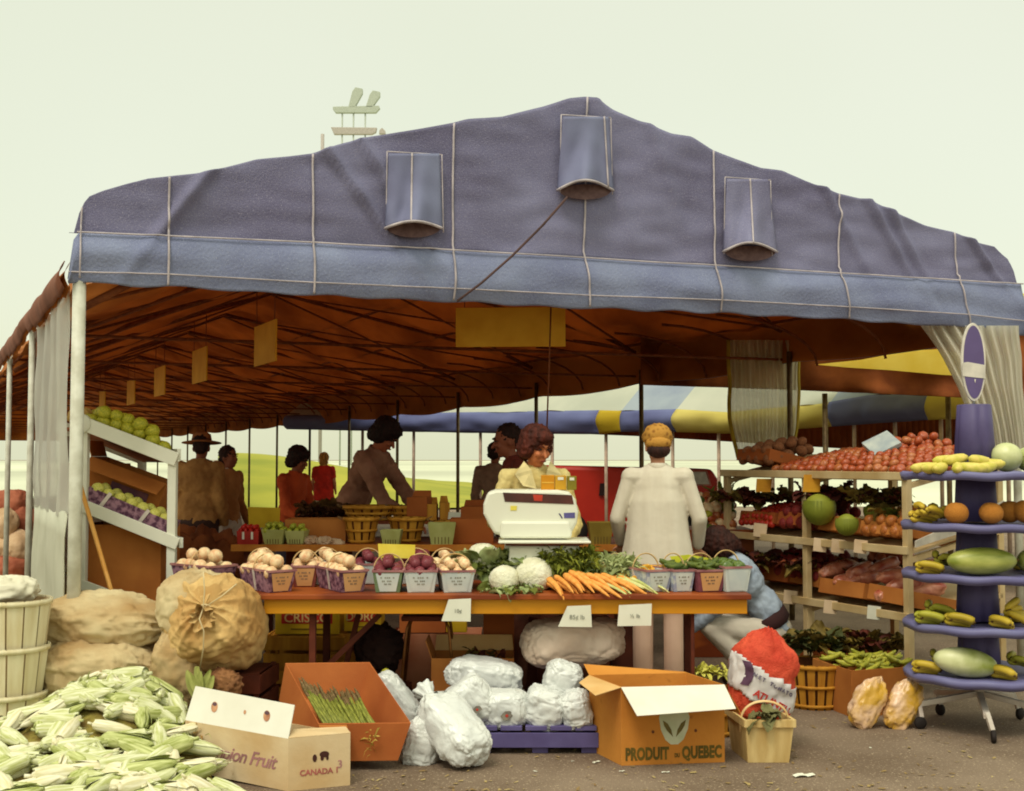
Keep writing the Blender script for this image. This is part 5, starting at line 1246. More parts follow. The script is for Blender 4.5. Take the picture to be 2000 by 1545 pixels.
# ---- explicit-corner boxes
def box8(g, b, t, th=.006, mi=0):
    cb_, ct = sum(b, V())/4, sum(t, V())/4
    ti = [p+(ct-p).normalized()*th*1.4 for p in t]; bi = [p+(cb_-p).normalized()*th*1.4+(ct-cb_).normalized()*th for p in b]
    vs = list(b)+list(t)+ti+bi; fs = [(0, 3, 2, 1), (12, 13, 14, 15)]
    for k in range(4):
        j = (k+1) % 4; fs += [(k, j, j+4, k+4), (k+4, j+4, j+8, k+8), (k+8, j+8, j+12, k+12)]
    g.add(vs, fs, mi); return g
def qbox(lab, b, t, mat, name='cardboard_box', cat='box', th=.005, group=None):
    c = sum(b, V())/4; o = thing(name, lab, cat, c, group=group); g = MB(); box8(g, [p-c for p in b], [p-c for p in t], th); g.build('side_wall', mat, o, bevel=.0015); return o, c
def flapq(o, c, pts, mat, th=V((0, 0, -.003)), name='flap'):
    g = MB(); g.slab([p-c for p in pts], th); return g.build(name, mat, o)
H = V((0, 0, .27)); b = [p0_, p1_, p1_+(p3_-p0_), p3_]
lo, lc_ = qbox('long brown carton of yellow-green pods on the ground before the shelving', b, [p+H for p in b], m_kraft)
T = Matrix.Translation((b[0]+b[2])/2)
F_pod = F_bean
F_pod2 = mesh_of(bananaish(1, .12, .5), 'pale_pod', M('pale_pod_skin', (176, 170, 60), (130, 132, 40), rough=.45, scale=4))
for i in range(60):
    a, c2 = U(.1, .95), U(.1, .9); p = b[0]+(b[1]-b[0])*a+(b[3]-b[0])*c2; p.z = .25+U(0, .05)
    inst('green_pod', F_pod2, p, (U(-.4, .4), U(-.4, .4), U(-.5, 1.2)), U(.09, .14), 'yellow-green pod heaped in the long carton', 'pod', 'yellow-green pods in the long carton')
m_yb = M('yellow_film_bag', (222, 186, 156), (196, 150, 44), mixp=(.38, .62), rough=.3, scale=9, spec=.6, bump=.6, bscale=30)
for i, (px, py, lb) in enumerate(((1695, 1372, 'left of two slumped yellow film bags leaning on the long carton'), (1765, 1374, 'right of two slumped yellow film bags leaning on the long carton'))):
    c = at(px, py, 6.95); R = Ry(.55) @ Rx(-.2)
    o = sack('film_bag', lb, 'bag', c, (.085, .06, .15), R, m_yb, seed=3+i, wr=.12, gather=.5)
    c.z = .0
# ------------------------------------------------------------------ banana rack
RYk = 6.95; rc = at(1912, 1300, RYk); rc.z = 0
rk = thing('fruit_rack', 'violet-blue revolving fruit rack with scalloped shelves and oval sign on top', 'rack', rc)
m_vio = M('violet_plastic', (112, 112, 152), (94, 90, 134), rough=.5, scale=3, spec=.4); m_vio2 = M('violet_column', (88, 80, 122), (66, 56, 94), rough=.55, scale=3)
pz = lambda py: at(1912, py, RYk).z
shz = [pz(925), pz(1022), pz(1118), pz(1215), pz(1312)]
RR = .405
for i, z in enumerate(shz):
    g = MB(); n = 96
    prof_ = [(.06, .0), (.30, .004), (.385, .012), (.402, .0), (.395, -.034), (.385, -.030), (.378, -.004), (.06, -.012)]
    vs_ = []
    for (r, zz) in prof_:
        for k in range(n):
            a = 2*PI*k/n; wv = .4*math.cos(9*a+i)*(r/.4)**4; vs_.append(V(((r*RR/.4)*math.cos(a), (r*RR/.4)*math.sin(a), z+zz+.011*wv)))
    fs_ = [(j*n+k, j*n+(k+1) % n, (j+1)*n+(k+1) % n, (j+1)*n+k) for j in range(len(prof_)-1) for k in range(n)]
    g.add(vs_, fs_, 0, True); g.build('shelf', m_vio, rk)
def col_seg(z0, z1, r0, r1):
    g = MB(); g.lathe([(r0*.9, z0), (r0, z0+.004), (r1, z1-.004), (r1*.9, z1), (.02, z1)], 48, rfn=lambda a, z: 1 - .17*max(0, math.cos(4*a+PI*0))**3, sm=True, off=0); g.build('column', m_vio2, rk)
for z0, z1 in zip(shz[1:], shz[:-1]): col_seg(z0+.012, z1-.014, .118, .105)
col_seg(shz[0]+.012, pz(790), .118, .092)
g = MB(); g.tube([V((0, 0, pz(792))), V((0, 0, pz(770)))], .008, 8); g.build('sign_rod', M('grey_rod', (170, 170, 160)), rk)
sz0, sz1 = pz(784), pz(631); szc = (sz0+sz1)/2; szh = (sz1-sz0)/2; szw = 24/2400*RYk
def oval(w_, h_, y0, y1, cz, lo_=-1, hi=1, n=40):
    pts = []
    for k in range(n):
        a = 2*PI*k/n; zz = math.sin(a)
        zz = max(lo_, min(hi, zz)); ww = math.sqrt(max(0, 1-zz*zz)); ca = math.cos(a)
        x = math.copysign(min(abs(ww), abs(ww)), ca) if (math.sin(a) <= lo_ or math.sin(a) >= hi) else ca
        if math.sin(a) < lo_ or math.sin(a) > hi: x = ca/ max(1e-6, abs(math.cos(math.asin(max(-1, min(1, math.sin(a)))))))*ww*abs(ca)/1.0 if False else ca*(ww/max(.05, math.sqrt(1-lo_*lo_) if math.sin(a) < lo_ else math.sqrt(1-hi*hi)))*0+ca
        pts.append(V((x*w_, y0, cz+zz*h_)))
    return pts
sg = MB(); sg.slab(oval(szw, szh, -.010, 0, szc), V((0, .02, 0))); sgn = sg.build('oval_sign', M('sign_white', (222, 216, 204), rough=.5), rk, bevel=.003)
g = MB(); g.slab(oval(szw*.84, szh*.93, -.0125, 0, szc), V((0, .002, 0))); g.build('blue_field', M('sign_blue', (98, 84, 130), (92, 78, 122), rough=.5), sgn)
g = MB(); g.slab([V((-szw*.93, -.015, szc-szh*.02)), V((-szw*.5, -.015, szc+.0)), V((szw*.9, -.015, szc-szh*.08)), V((szw*.86, -.015, szc-szh*.42)), V((-szw*.96, -.015, szc-szh*.36))], V((0, .002, 0))); g.build('white_band', M('sign_white', (222, 216, 204)), sgn)
g = MB(); g.slab([V((szw*.0, -.015, szc-szh*.44)), V((szw*.12, -.015, szc-szh*.44)), V((szw*.06, -.015, szc-szh*.54))], V((0, .002, 0))); g.build('small_mark', M('sign_white', (222, 216, 204)), sgn)
# white base with casters
m_wm = M('white_metal', (206, 196, 184), (186, 172, 160), rough=.4, spec=.5)
g = MB(); g.tube([V((0, 0, shz[-1]-.02)), V((0, 0, .17))], .03, 12); g.build('stem', m_wm, rk)
for k in range(5):
    a = math.radians(-105+72*k); d = V((math.cos(a), math.sin(a), 0))
    g = MB(); g.bar(V((0, 0, .19)), d*.36+V((0, 0, .13)), .035, .03); g.build('foot_bar', m_wm, rk, bevel=.004)
    g = MB(); g.bar(d*.35+V((0, 0, .15)), d*.36+V((.02, -.02, .06)), .03, .025, (1, 0, 0)); cs_ = g.build('caster', m_wm, rk, bevel=.004)
    g = MB(); g.lathe([(0, -.012), (.03, -.012), (.034, -.006), (.034, .006), (.03, .012), (0, .012)], 20, d*.37+V((.02, -.03, .034)), Rz(a) @ Rx(PI/2)); g.build('wheel', M('tyre_black', (36, 28, 26)), cs_)
# fruit on the rack
m_ban = M('banana_skin', (202, 172, 56), (172, 150, 40), rough=.5, scale=3); m_tip = M('banana_tip', (96, 70, 26))
def bunch(n, L_=.17, r=.019, green=False):
    g = MB()
    for k in range(n):
        a = -.55+1.1*k/max(1, n-1); pts = []; rr = []
        for i in range(11):
            t = i/10; ang = 1.5*t-.2; x = L_*.62*math.sin(ang)/1.0; z = L_*.62*(1-math.cos(ang))*.9
            pts.append(V((x*math.cos(a), x*math.sin(a)*1.0+.012*k, -z*.35+.03+.018*math.cos(k*1.3)))); rr.append(r*(.35 if t == 0 else .4 if t == 1 else min(1, .55+3*t, .45+5*(1-t))))
        g.tube(pts, rr, 7)
        g.tube([pts[-1], pts[-1]+(pts[-1]-pts[-2]).normalized()*.008], [r*.4, r*.25], 6, mi=1)
    g.ell((0, .006*n, .03), (.016, .02+.004*n, .014), nu=8, nv=6, mi=1); return mesh_of(g, 'banana_bunch', [m_ban if not green else M('greenish_banana', (186, 174, 60), (150, 150, 44), rough=.5, scale=3), m_tip])
B1, B2 = bunch(5), bunch(5, green=True)
def onshelf(k, px, dep): p = at(px, 1000, RYk+dep); return V((p.x, RYk+dep, shz[k]+.012))
def put_b(me, k, px, dep, rz, lab, dz=0, tilt=0): inst('banana_bunch', me, onshelf(k, px, dep)+V((0, 0, dz)), (tilt, 0, rz), U(1.0, 1.15), lab, 'bananas')
def melon(lab, k, px, dep, rx, rr_, rz, mat, name='melon', tilt=0):
    p = onshelf(k, px, dep)+V((0, 0, rr_*.98)); o = thing(name, lab, 'melon', p, rot=(0, tilt, rz))
    g = MB(); g.ell((0, 0, 0), (rx, rr_, rr_), nu=32, nv=20, fn=lambda q, th, ph: q*(1+.015*nz(q, 9, px))); g.build('rind', mat, o)
    g = MB(); g.tube([V((rx*.97, 0, 0)), V((rx*1.06, 0, .006))], .008, 6); g.build('stalk', m_tip, o)
m_mel = M('green_melon_rind', (180, 182, 96), (124, 134, 46), rough=.4, scale=9, detail=6, spec=.5, stretch=(.5, 2, 2)); m_mel2 = M('pale_melon_rind', (206, 208, 158), (140, 150, 66), rough=.4, scale=6, detail=5, spec=.5)
melon('long green melon on the third shelf of the rack', 2, 1916, -.25, .192, .074, .05, m_mel)
melon('long pale green melon on the lowest shelf of the rack', 4, 1880, -.22, .17, .078, -.1, m_mel2, tilt=.14)
melon('white and green round melon on the top shelf of the rack', 0, 1968, -.10, .085, .082, 0, m_mel2)
melon('small green melon at the right edge of the third shelf', 2, 2010, -.12, .10, .065, .8, m_mel)
melon('pale melon at the right edge of the top shelf', 0, 2012, -.05, .08, .07, .4, m_mel2)
for k, px, dep, r_, lb in ((1, 1868, -.26, .064, 'left cantaloupe on the second shelf in front of the column'), (1, 1936, -.27, .064, 'front middle cantaloupe on the second shelf'), (1, 1972, -.14, .066, 'rear cantaloupe on the second shelf right of the column'), (1, 2004, -.2, .07, 'rightmost cantaloupe on the second shelf')):
    inst('cantaloupe', F_orange, onshelf(k, px, dep)+V((0, 0, r_*.9)), (0, .1, U(0, 6)), r_, lb, 'cantaloupe')
for (me, k, px, dep, rz, lb, dz, tl_) in ((B1, 1, 1795, -.14, .5, 'banana hand on the second shelf, leftmost', .0, 0), (B1, 1, 1812, -.2, 1.0, 'upper banana hand leaning on the cantaloupe of the second shelf', .035, .4), (B1, 2, 1800, -.18, .15, 'banana hand left of the long melon on the third shelf', 0, 0),
        (B2, 3, 1798, -.16, .2, 'greenish banana hand on the fourth shelf, left', 0, 0), (B2, 3, 1820, -.05, .6, 'second greenish banana hand behind it on the fourth shelf', .03, .3), (B1, 3, 1965, -.2, .2, 'curved banana hand right of the column on the fourth shelf', .03, .9), (B1, 3, 1990, -.1, .9, 'rear banana hand at the right of the fourth shelf', 0, 0),
        (B1, 4, 1790, -.12, .1, 'banana hand at the far left of the lowest shelf', 0, 0), (B1, 4, 1935, -.26, -.3, 'banana hand right of the pale melon on the lowest shelf', 0, 0), (B2, 4, 1975, -.08, .4, 'greenish banana hand at the right back of the lowest shelf', .03, .3), (B1, 2, 1990, .05, .4, 'banana hand behind the melons on the third shelf', 0, 0), (B2, 2, 1838, -.02, .7, 'greenish banana hand behind the long melon, left', .03, .3), (B1, 1, 1840, .02, .9, 'banana hand behind the left cantaloupe on the second shelf', .02, .3), (B1, 3, 1855, -.24, .1, 'front banana hand left of the column on the fourth shelf', 0, 0), (B2, 4, 1830, .05, .7, 'greenish banana hand behind the pale melon', .02, .3), (B1, 3, 1935, -.28, -.4, 'front banana hand at the column foot on the fourth shelf', 0, 0)):
    put_b(me, k, px, dep, rz, lb, dz, tl_)
m_pap = M('papaya_skin', (222, 200, 110), (186, 180, 70), rough=.5, scale=4)
F_pap = mesh_of(bananaish(1, .19, .2), 'squash', m_pap)
for i, (px, dep, rz, dz) in enumerate(((1806, -.14, .2, .03), (1822, -.22, .5, .03), (1838, -.26, .9, .03), (1850, -.18, .2, .07), (1872, -.28, 1.2, .03), (1868, -.2, .3, .075), (1900, -.3, -.3, .03), (1924, -.28, .3, .03), (1915, -.22, .5, .07), (1935, -.2, -.5, .05))):
    inst('yellow_squash', F_pap, onshelf(0, px, dep)+V((0, 0, dz-.01)), (U(-.2, .2), U(-.15, .15), rz), (.16, .17, .17), 'pale yellow squash piled on the top shelf of the fruit rack', 'squash', 'pale squash on the top shelf of the rack')
# ------------------------------------------------------------------ left white shelving
m_wf = M('white_painted_wood', (222, 222, 206), (210, 210, 192), rough=.5, scale=4)
LY = 7.35; lb0 = at(250, 1100, LY); lb0.z = 0
ls = thing('sloping_stand', 'white sloping fruit stand with rounded upper corner at the left of the tent', 'stand', lb0)
lq = lambda px, py, Y=LY: at(px, py, Y) - lb0
DP = 1.15
for yy in (0, DP):
    off = AX*yy
    for px, yt, wd in ((166, 818, .05), (338, 893, .05)):
        p = lq(px, yt)+off; g = MB(); g.box((p.x, p.y, p.z/2), (wd, .05, p.z)); g.build('post', m_wf, ls, bevel=.003)
    for (a, b_), (c_, d_), wd in (((152, 822), (348, 898), .082), ((160, 985), (350, 1062), .072), ((160, 1140), (350, 1212), .06)):
        g = MB(); g.bar(lq(a, b_)+off+V((0, -.028, 0)), lq(c_, d_)+off+V((0, -.028, 0)), .02, wd, (0, 0, 1)); g.build('slanting_rail', m_wf, ls, bevel=.003)
    if not yy:
        g = MB(); g.lathe([(0, -.02), (.052, -.02), (.058, -.014), (.058, .014), (.052, .02), (0, .02)], 24, lq(163, 828)+V((0, -.03, 0)), Rx(PI/2)); g.build('rounded_corner', m_wf, ls)
def ltray(p, q_, dz): 
    a, b_ = lq(*p), lq(*q_); g = MB(); g.slab([a+V((0, .0, dz)), b_+V((0, .0, dz)), b_+AX*DP+V((0, 0, dz)), a+AX*DP+V((0, 0, dz))], V((0, 0, .015))); g.build('tray', M('stand_board', (176, 104, 50), (146, 78, 34), rough=.8), ls)
ltray((166, 826), (338, 897), -.02); ltray((166, 990), (338, 1060), -.02); ltray((166, 1145), (338, 1208), -.02)
g = MB(); e_ = lq(346, 888)+V((.012, 0, 0)); g.bar(e_, e_+AX*DP, .022, .07); g.build('front_lip', m_wf, ls)
g = MB(); e_ = lq(350, 1060)+V((.012, 0, 0)); g.bar(e_, e_+AX*DP, .022, .06); g.build('front_lip', m_wf, ls)
def lslope(x, y, k=0):
    """x 0..1 from high (left) to low (right), y depth"""
    P_ = ((166, 826), (338, 897)), ((166, 990), (338, 1060)), ((166, 1145), (338, 1208)); a, b_ = lq(*P_[k][0]), lq(*P_[k][1])
    return lb0 + a.lerp(b_, x) + AX*y
lg = 'green fruit piled on top of the white sloping stand'
for i in range(7):
    for j in range(9):
        r = .046; x = .10+i*.135+U(-.01, .01); hmp = .07*math.sin(PI*min(1, (x-.1)*1.1))*(1-.12*j*.5)
        for L2 in range(2 if .2 < x < .85 and j < 6 else 1):
            p = lslope(x, .06+j*.085+U(-.01, .01)) + V((0, 0, .04+hmp*.5+L2*.055))
            me = F_lime; inst('green_fruit', me, p, rand_rot(), r*U(.9, 1.1), 'yellow-green fruit piled on top of the white sloping stand', 'green fruit', lg)
sack('bread_bag', 'small tan bag lying at the high corner of the white stand', 'bag', lslope(.02, .35)+V((0, 0, .06)), (.07, .07, .05), Rz(.3), M('tan_bag', (196, 160, 92), (170, 130, 66), scale=9, rough=.7), seed=2, wr=.15)
# middle level: purple printed tray of pale fruit and tipped kraft carton behind
def slope_R(): 
    a, b_ = lq(166, 985), lq(338, 1060); x = (b_-a).normalized(); y = V((0, 1, 0)); return Matrix((x, y, x.cross(y))).transposed()
Rs_ = slope_R()
lo_c = lslope(.52, .12, 1)+V((0, 0, .02))
carton('purple printed fruit tray with two pale straps on the middle level of the white stand', lo_c, .54, .20, .115, 0, pu, rot=Rs_.to_euler(), name='fruit_tray', cat='tray')
st_ = C.objects[-1] if False else None
tr_o = [o for o in C.objects if o.name.startswith('fruit_tray')][-1]
for x in (-.15, .10):
    g = MB(); g.box((x, -.104, .065), (.022, .006, .13), Ry(.25)); g.build('strap', m_wstrap, tr_o)
T = Matrix.Translation(lo_c) @ Rs_.to_4x4()
F_pale = fruit('pale_pear', M('pear_skin', (206, 200, 110), (180, 176, 70), rough=.5, scale=5), d=.15)
heap(F_pale, 'pale_pear', 'pear', 'pale yellow-green pears in the purple tray of the white stand', 'pears in the purple tray', T, .52, .19, .038, .08, layers=1)
co = carton('kraft carton tipped on its side with a purple printed panel behind the pears', lslope(.50, .42, 1)+V((0, 0, .04)), .50, .3, .30, 0, m_kraft, rot=(Ry(.35)).to_euler(), flaps=((0, .12, 2.2, m_kraft), (3, .1, .6, m_kraft)))
g = MB(); g.box((.05, -.153, .14), (.24, .004, .13)); g.build('printed_panel', M('violet_panel', (120, 76, 82), (90, 60, 84), scale=12), co)
carton('second kraft carton at the far end of the middle level of the stand', lslope(.3, .75, 1)+V((0, 0, .04)), .4, .3, .28, .2, m_kraft2)
carton('large plain kraft carton standing under the middle level of the white stand', V((lslope(.52, 0, 2).x-.1, LY+.30, .0)), .50, .42, 1.10, 0, m_kraft)
# broom handle
a_, b_ = at(150, 925, 7.2), at(225, 1180, 6.95)
br = thing('broom', 'yellow wooden broom leaning against the white stand', 'broom', (b_.x, b_.y, 0))
e = a_ + (b_-a_)*1.9; k_ = (a_.z-.03)/(a_.z-b_.z); e = a_+(b_-a_)*k_
g = MB(); g.tube([a_-V(br.location), e-V(br.location)+V((0, 0, .16))*.0], .013, 8); g.build('handle', M('yellow_broomstick', (214, 160, 84), (200, 140, 60), rough=.5), br)
g = MB(); g.hexa([e-V(br.location)+V(v) for v in ((-.14, -.03, -.02), (.14, -.03, -.02), (.14, .03, -.02), (-.14, .03, -.02), (-.04, -.02, .2), (.04, -.02, .2), (.04, .02, .2), (-.04, .02, .2))]); g.build('bristles', M('straw_bristle', (190, 150, 70), (150, 110, 44), dist='wave', scale=20), br)
# yellow hose/rope next to the corner pole
a_, b_ = at(139, 985, 7.3), at(131, 1190, 7.3)
yo = thing('yellow_strap', 'yellow strap hanging beside the left tent pole behind the stand', 'strap', (a_.x, a_.y, a_.z))
g = MB(); g.tube([V((0, 0, 0)), V((-.005, 0, -.25)), V((-.01, .0, -.5)), b_-a_], .018, 8, flat=.4); g.build('webbing', M('yellow_web', (206, 190, 60), (180, 150, 40), scale=14), yo)
# ------------------------------------------------------------------ foreground: burlap sacks, bushels, corn
def crate(lab, c, w, l, h, rz, mat, n=3, name='wooden_crate', group=None):
    o = thing(name, lab, 'crate', c, rz, group)
    for s in (-1, 1):
        for k in range(n):
            z = h*(k+.5)/n; hh = h/n*.78
            g = MB(); g.box((0, s*(l/2-.006), z), (w, .012, hh)); g.build('slat', mat, o)
            g = MB(); g.box((s*(w/2-.006), 0, z), (.012, l-.03, hh)); g.build('slat', mat, o)
    for sx in (-1, 1):
        for sy in (-1, 1): g = MB(); g.box((sx*(w/2-.026), sy*(l/2-.026), h/2), (.026, .026, h-.004)); g.build('corner_post', mat, o)
    g = MB(); g.box((0, 0, .012), (w-.06, l-.06, .012)); g.build('bottom', mat, o)
    g = MB(); g.box((0, 0, h-.012), (w-.06, l-.06, .010)); g.build('top_board', mat, o)
    return o
m_bluec = M('blue_crate_paint', (96, 88, 136), (80, 70, 116), rough=.6, scale=4)
crate('blue painted crate under the lower left burlap sack', at(215, 1440, 6.65).xy.to_3d(), .62, .4, .20, .05, m_bluec, 2)
crate('dark wooden crate under the big tied burlap sack', V((at(430, 1440, 6.75).x, 6.8, 0)), .52, .42, .36, -.05, m_leg, 3)
def burl(lab, px, py, Y, r, R, mat, **k): return sack('burlap_sack', lab, 'sack', at(px, py, Y), r, R, mat, **k)
ZX = Ry(PI/2)
burl('pale burlap sack lying on top of another at the left, shaded underneath', 208, 1214, 6.70, (.135, .20, .34), Ry(PI/2+.04)@Rz(.3), m_burlap, seed=1, wr=.08, gather=.25, cloth=.016, pleat=.06, nu=130, nv=100)
burl('lower burlap sack with corn husk showing through a tear, resting on the blue crate', 192, 1306, 6.60, (.165, .22, .325), Ry(PI/2+.05)@Rz(.2), m_burlap, seed=6, wr=.08, gather=.2, cloth=.016, pleat=.05, nu=130, nv=100)
# tear with corn
o = thing('torn_opening', 'dark slit in the lower left sack with a green husk inside', 'tear', at(186, 1325, 6.375))
g = MB(); g.ell((0, 0, 0), (.062, .012, .020), nu=20, nv=8); g.build('shadow_slit', M('slit_brown', (96, 60, 30), rough=1), o)  # dark ellipsoid paints the shade inside the tear
g = MB(); g.ell((.0, -.006, -.004), (.045, .012, .011), nu=16, nv=8); g.build('husk', M('husk_olive', (150, 140, 60), (110, 100, 36)), o)
# the big sack, its tied mouth facing the viewer
Rb = Rx(PI/2+.15) @ Rz(.2)
Rb = Matrix.Rotation(math.radians(62), 3, 'X') @ Matrix.Rotation(.15, 3, 'Z')
big = burl('big bulging burlap sack tied with string, mouth facing the viewer', 422, 1222, 6.62, (.250, .25, .275), Rb, m_burlap2, seed=11, wr=.06, nu=150, nv=110, cloth=.016, pleat=.045)
bc = V(big.location)
cl_ = sack_mesh((.265, .26, .20), seed=15, wr=.10, nu=80, nv=50); 
burl('pale burlap sack draped over the top left of the big tied one', 395, 1190, 6.66, (.235, .235, .20), Ry(.25), m_burlap, seed=21, wr=.06, nu=120, nv=90, cloth=.012, pleat=.04)
# gathered mouth + twine
mo = bc + Rb @ V((0, 0, .268)); rl = lambda p: (Rb.inverted() @ (p-bc))
g = MB()
def mfn(u, v):
    a = 2*PI*u; r = (.115 - .085*min(1, v*2.2) + .03*max(0, v-.5)*2)*(1+.18*math.sin(a*7+v*2+2*math.sin(a*2))*(.4+.6*v)+.25*nz((math.cos(a)*2, math.sin(a)*2, v*2), 1, 3)); return rl(mo+V((r*math.cos(a), .05-.12*v, r*math.sin(a)-.05*v)))
g.grid(mfn, 72, 16); g.build('gathered_mouth', m_burlap2, big)
g = MB(); ring = [rl(mo+V((.037*math.cos(a), -.008+.006*math.sin(3*a), .037*math.sin(a)-.022))) for a in [i*PI/10 for i in range(21)]]; g.tube(ring, .005, 6)
g.tube([rl(mo+V(p)) for p in ((0, -.05, .19), (.01, -.06, .09), (.0, -.045, .0), (-.01, -.08, -.05), (.015, -.085, -.11), (.01, -.07, -.2), (-.015, -.03, -.30))], .0035, 6)
g.tube([rl(mo+V(p)) for p in ((.16, .0, .12), (.09, -.03, .06), (.0, -.045, .0))], .0035, 6); g.build('twine', M('pale_twine', (226, 206, 160)), big)
burl('narrow burlap sack slumped below the big one with green husks at its mouth', 348, 1308, 6.50, (.125, .14, .20), Ry(-.18), m_burlap, seed=31, wr=.07, gather=.2, cloth=.014, pleat=.05, nu=100, nv=80)
g = MB(); sid = thing('husk_tuft', 'green husks poking from the slumped sack behind the white box', 'husks', at(392, 1338, 6.34))
for k in range(9):
    leaf(g, (U(-.03, .03), U(-.01, .01), -.06), (U(-.5, .5), -.2, 1), (0, -1, 0), U(.1, .16), .02, curl=.3, seed=k)
g.build('husk_leaves', M('husk_green', (168, 170, 96), (120, 130, 54), rough=.7), sid)
sack('paper_scrap', 'crumpled brown paper right of the green husks', 'paper', at(440, 1335, 6.42), (.085, .06, .07), Ry(.4), M('crumpled_brown_paper', (160, 112, 70), (100, 62, 36), rough=.8, scale=8), seed=41, wr=.18)
# stacked bushels at the far left
sb = gnd(12, 1468)
for i, z in enumerate((0, .235, .47)):
    bushel(('lowest pale bushel basket of the stack at the far left', 'middle pale bushel basket of the stack at the far left', 'topmost pale bushel basket of the stack at the far left')[i], V((sb.x+.012*(i-1), sb.y, z)), .205-.004*i, .165, .31, M('pale_splint', (222, 214, 182), (204, 190, 150), rough=.75, scale=6, stretch=(3, 3, .4)), 14, rz=.35*i, hoops=(.1, .95), handles=False, inner=M('pale_splint_in', (190, 160, 120)), gap=.9, group='pale bushel baskets stacked at the far left')
sack('white_bundle', 'pale crumpled bundle on top of the left bushel stack', 'bundle', at(8, 1152, sb.y), (.16, .15, .07), Rz(.4), M('white_cloth', (220, 216, 196), (200, 194, 170), rough=.8, scale=6), seed=51, wr=.12)
# ---- corn pile
hc = V((at(250, 1400, 6.3).x, 6.28, 0))
def moundz(x, y):
    return .31*math.exp(-((x-hc.x)/.42)**2-((y-hc.y)/.42)**2) + .16*math.exp(-((x-hc.x+.15)/.8)**2-((y-5.85)/.40)**2) + .05*math.exp(-((y-5.5)/.5)**2)*(1 if x < -1.35 else math.exp(-((x+1.35)/.10)**2))
m_husk = M('husk_litter', (150, 138, 66), (96, 76, 34), rough=.9, scale=14, bump=1, bscale=30)
g = MB(); g.grid(lambda u, v: (lambda x, y: V((x, y, max(.002, moundz(x, y)-.02+.02*nz((x*6, y*6, 0), 1)) if 1000+F*x/y < 365+(895+F*1.4/y-1400)*.62 else -.03)))(-3.2+2.0*u, 5.0+1.65*v), 60, 50)
st = g.build('husk_litter', m_husk); st['kind'] = 'stuff'
def corn_mesh(seed, mat_):
    random.seed(seed); g = MB(); pts = []; rr = []
    for i in range(12):
        t = i/11; pts.append(V((t-.5, .03*math.sin(t*3+seed), .02*math.sin(t*4+seed)))); rr.append(.150*(math.sin(PI*min(1, .16+t*.84)))**.55*(1-.30*t)+.010)
    rr[0] = .05; g.tube(pts, rr, 12)
    for k in range(4):     # husk leaves wrapped round the cob, loose at the tip
        a = U(0, 6.28)
        def fn(u, v, a=a, k=k):
            t = .03+v*(.88+.22*(k % 2)); R_ = .150*(math.sin(PI*min(1, .16+min(1, t)*.84)))**.55*(1-.30*t)+.014
            w_ = 1.15*math.sin(PI*min(1, .2+v*.75)); aa = a+(u-.5)*w_*1.6; R_ += .07*max(0, v-.55)*(k % 3)
            return V((t-.5, R_*math.cos(aa), R_*math.sin(aa)))
        g.grid(fn, 5, 9)
    g.tube([V((-.5, 0, 0)), V((-.62, .01, .015))], [.035, .03], 7)
    return mesh_of(g, 'corn_cob', mat_)
mc1 = M('corn_husk_pale', (218, 218, 186), (172, 176, 112), rough=.7, scale=3, stretch=(.6, 7, 7), detail=3); mc2 = M('corn_husk_green', (196, 200, 140), (136, 144, 70), rough=.7, scale=3, stretch=(.6, 7, 7), detail=3); mc3 = M('corn_husk_white', (228, 222, 198), (200, 192, 150), rough=.7, scale=3, stretch=(.6, 7, 7), detail=3)
cms = [corn_mesh(1, mc1), corn_mesh(2, mc2), corn_mesh(3, mc3), corn_mesh(4, mc1)]
random.seed(99); n = 0
cl = 'husked corn cob in the heap on the ground at the lower left'
while n < 292:
    x, y = (U(-3.0, -1.05), U(5.15, 6.55)) if n < 262 else (U(-2.32, -1.85), U(5.98, 6.28)); z = moundz(x, y)
    px = 1000+F*x/y
    pyy = 895+F*(1.5-z)/y
    if z < .015 or px < -60 or px > 372+(pyy-1400)*.62: continue
    if y > 6.45 and abs(x-hc.x) > .3: continue
    e = .02; gx = (moundz(x+e, y)-moundz(x-e, y))/(2*e); gy = (moundz(x, y+e)-moundz(x, y-e))/(2*e)
    N_ = V((-gx, -gy, 1)).normalized(); yaw = U(-.9, .9) + (PI if random.random() < .3 else 0)+ (0 if random.random() < .75 else 1.2)
    X_ = V((math.cos(yaw), math.sin(yaw), 0)); X_ = (X_-N_*X_.dot(N_)).normalized(); X_ = (X_+N_*U(-.25, .25)).normalized(); Y_ = N_.cross(X_).normalized(); Z_ = X_.cross(Y_)
    R = Matrix((X_, Y_, Z_)).transposed(); s_ = U(.19, .27)
    inst('corn_cob', random.choice(cms), V((x, y, z+U(.0, .045))), R.to_euler(), (s_, s_*U(.9, 1.15), s_*U(.9, 1.15)), cl, 'corn', 'corn cobs heaped at the lower left'); n += 1
fr = fronds('dry silks and leaf shreds strewn over the corn heap', 'corn_silks', 180, 1440, 5.95, 900, M('silk_brown', (170, 130, 56), (120, 84, 34)), L_=.14, W_=.0025, sx=.55, sz=.03, mat2=M('silk_green', (176, 180, 90), (130, 140, 56)))
fr['kind'] = 'stuff'
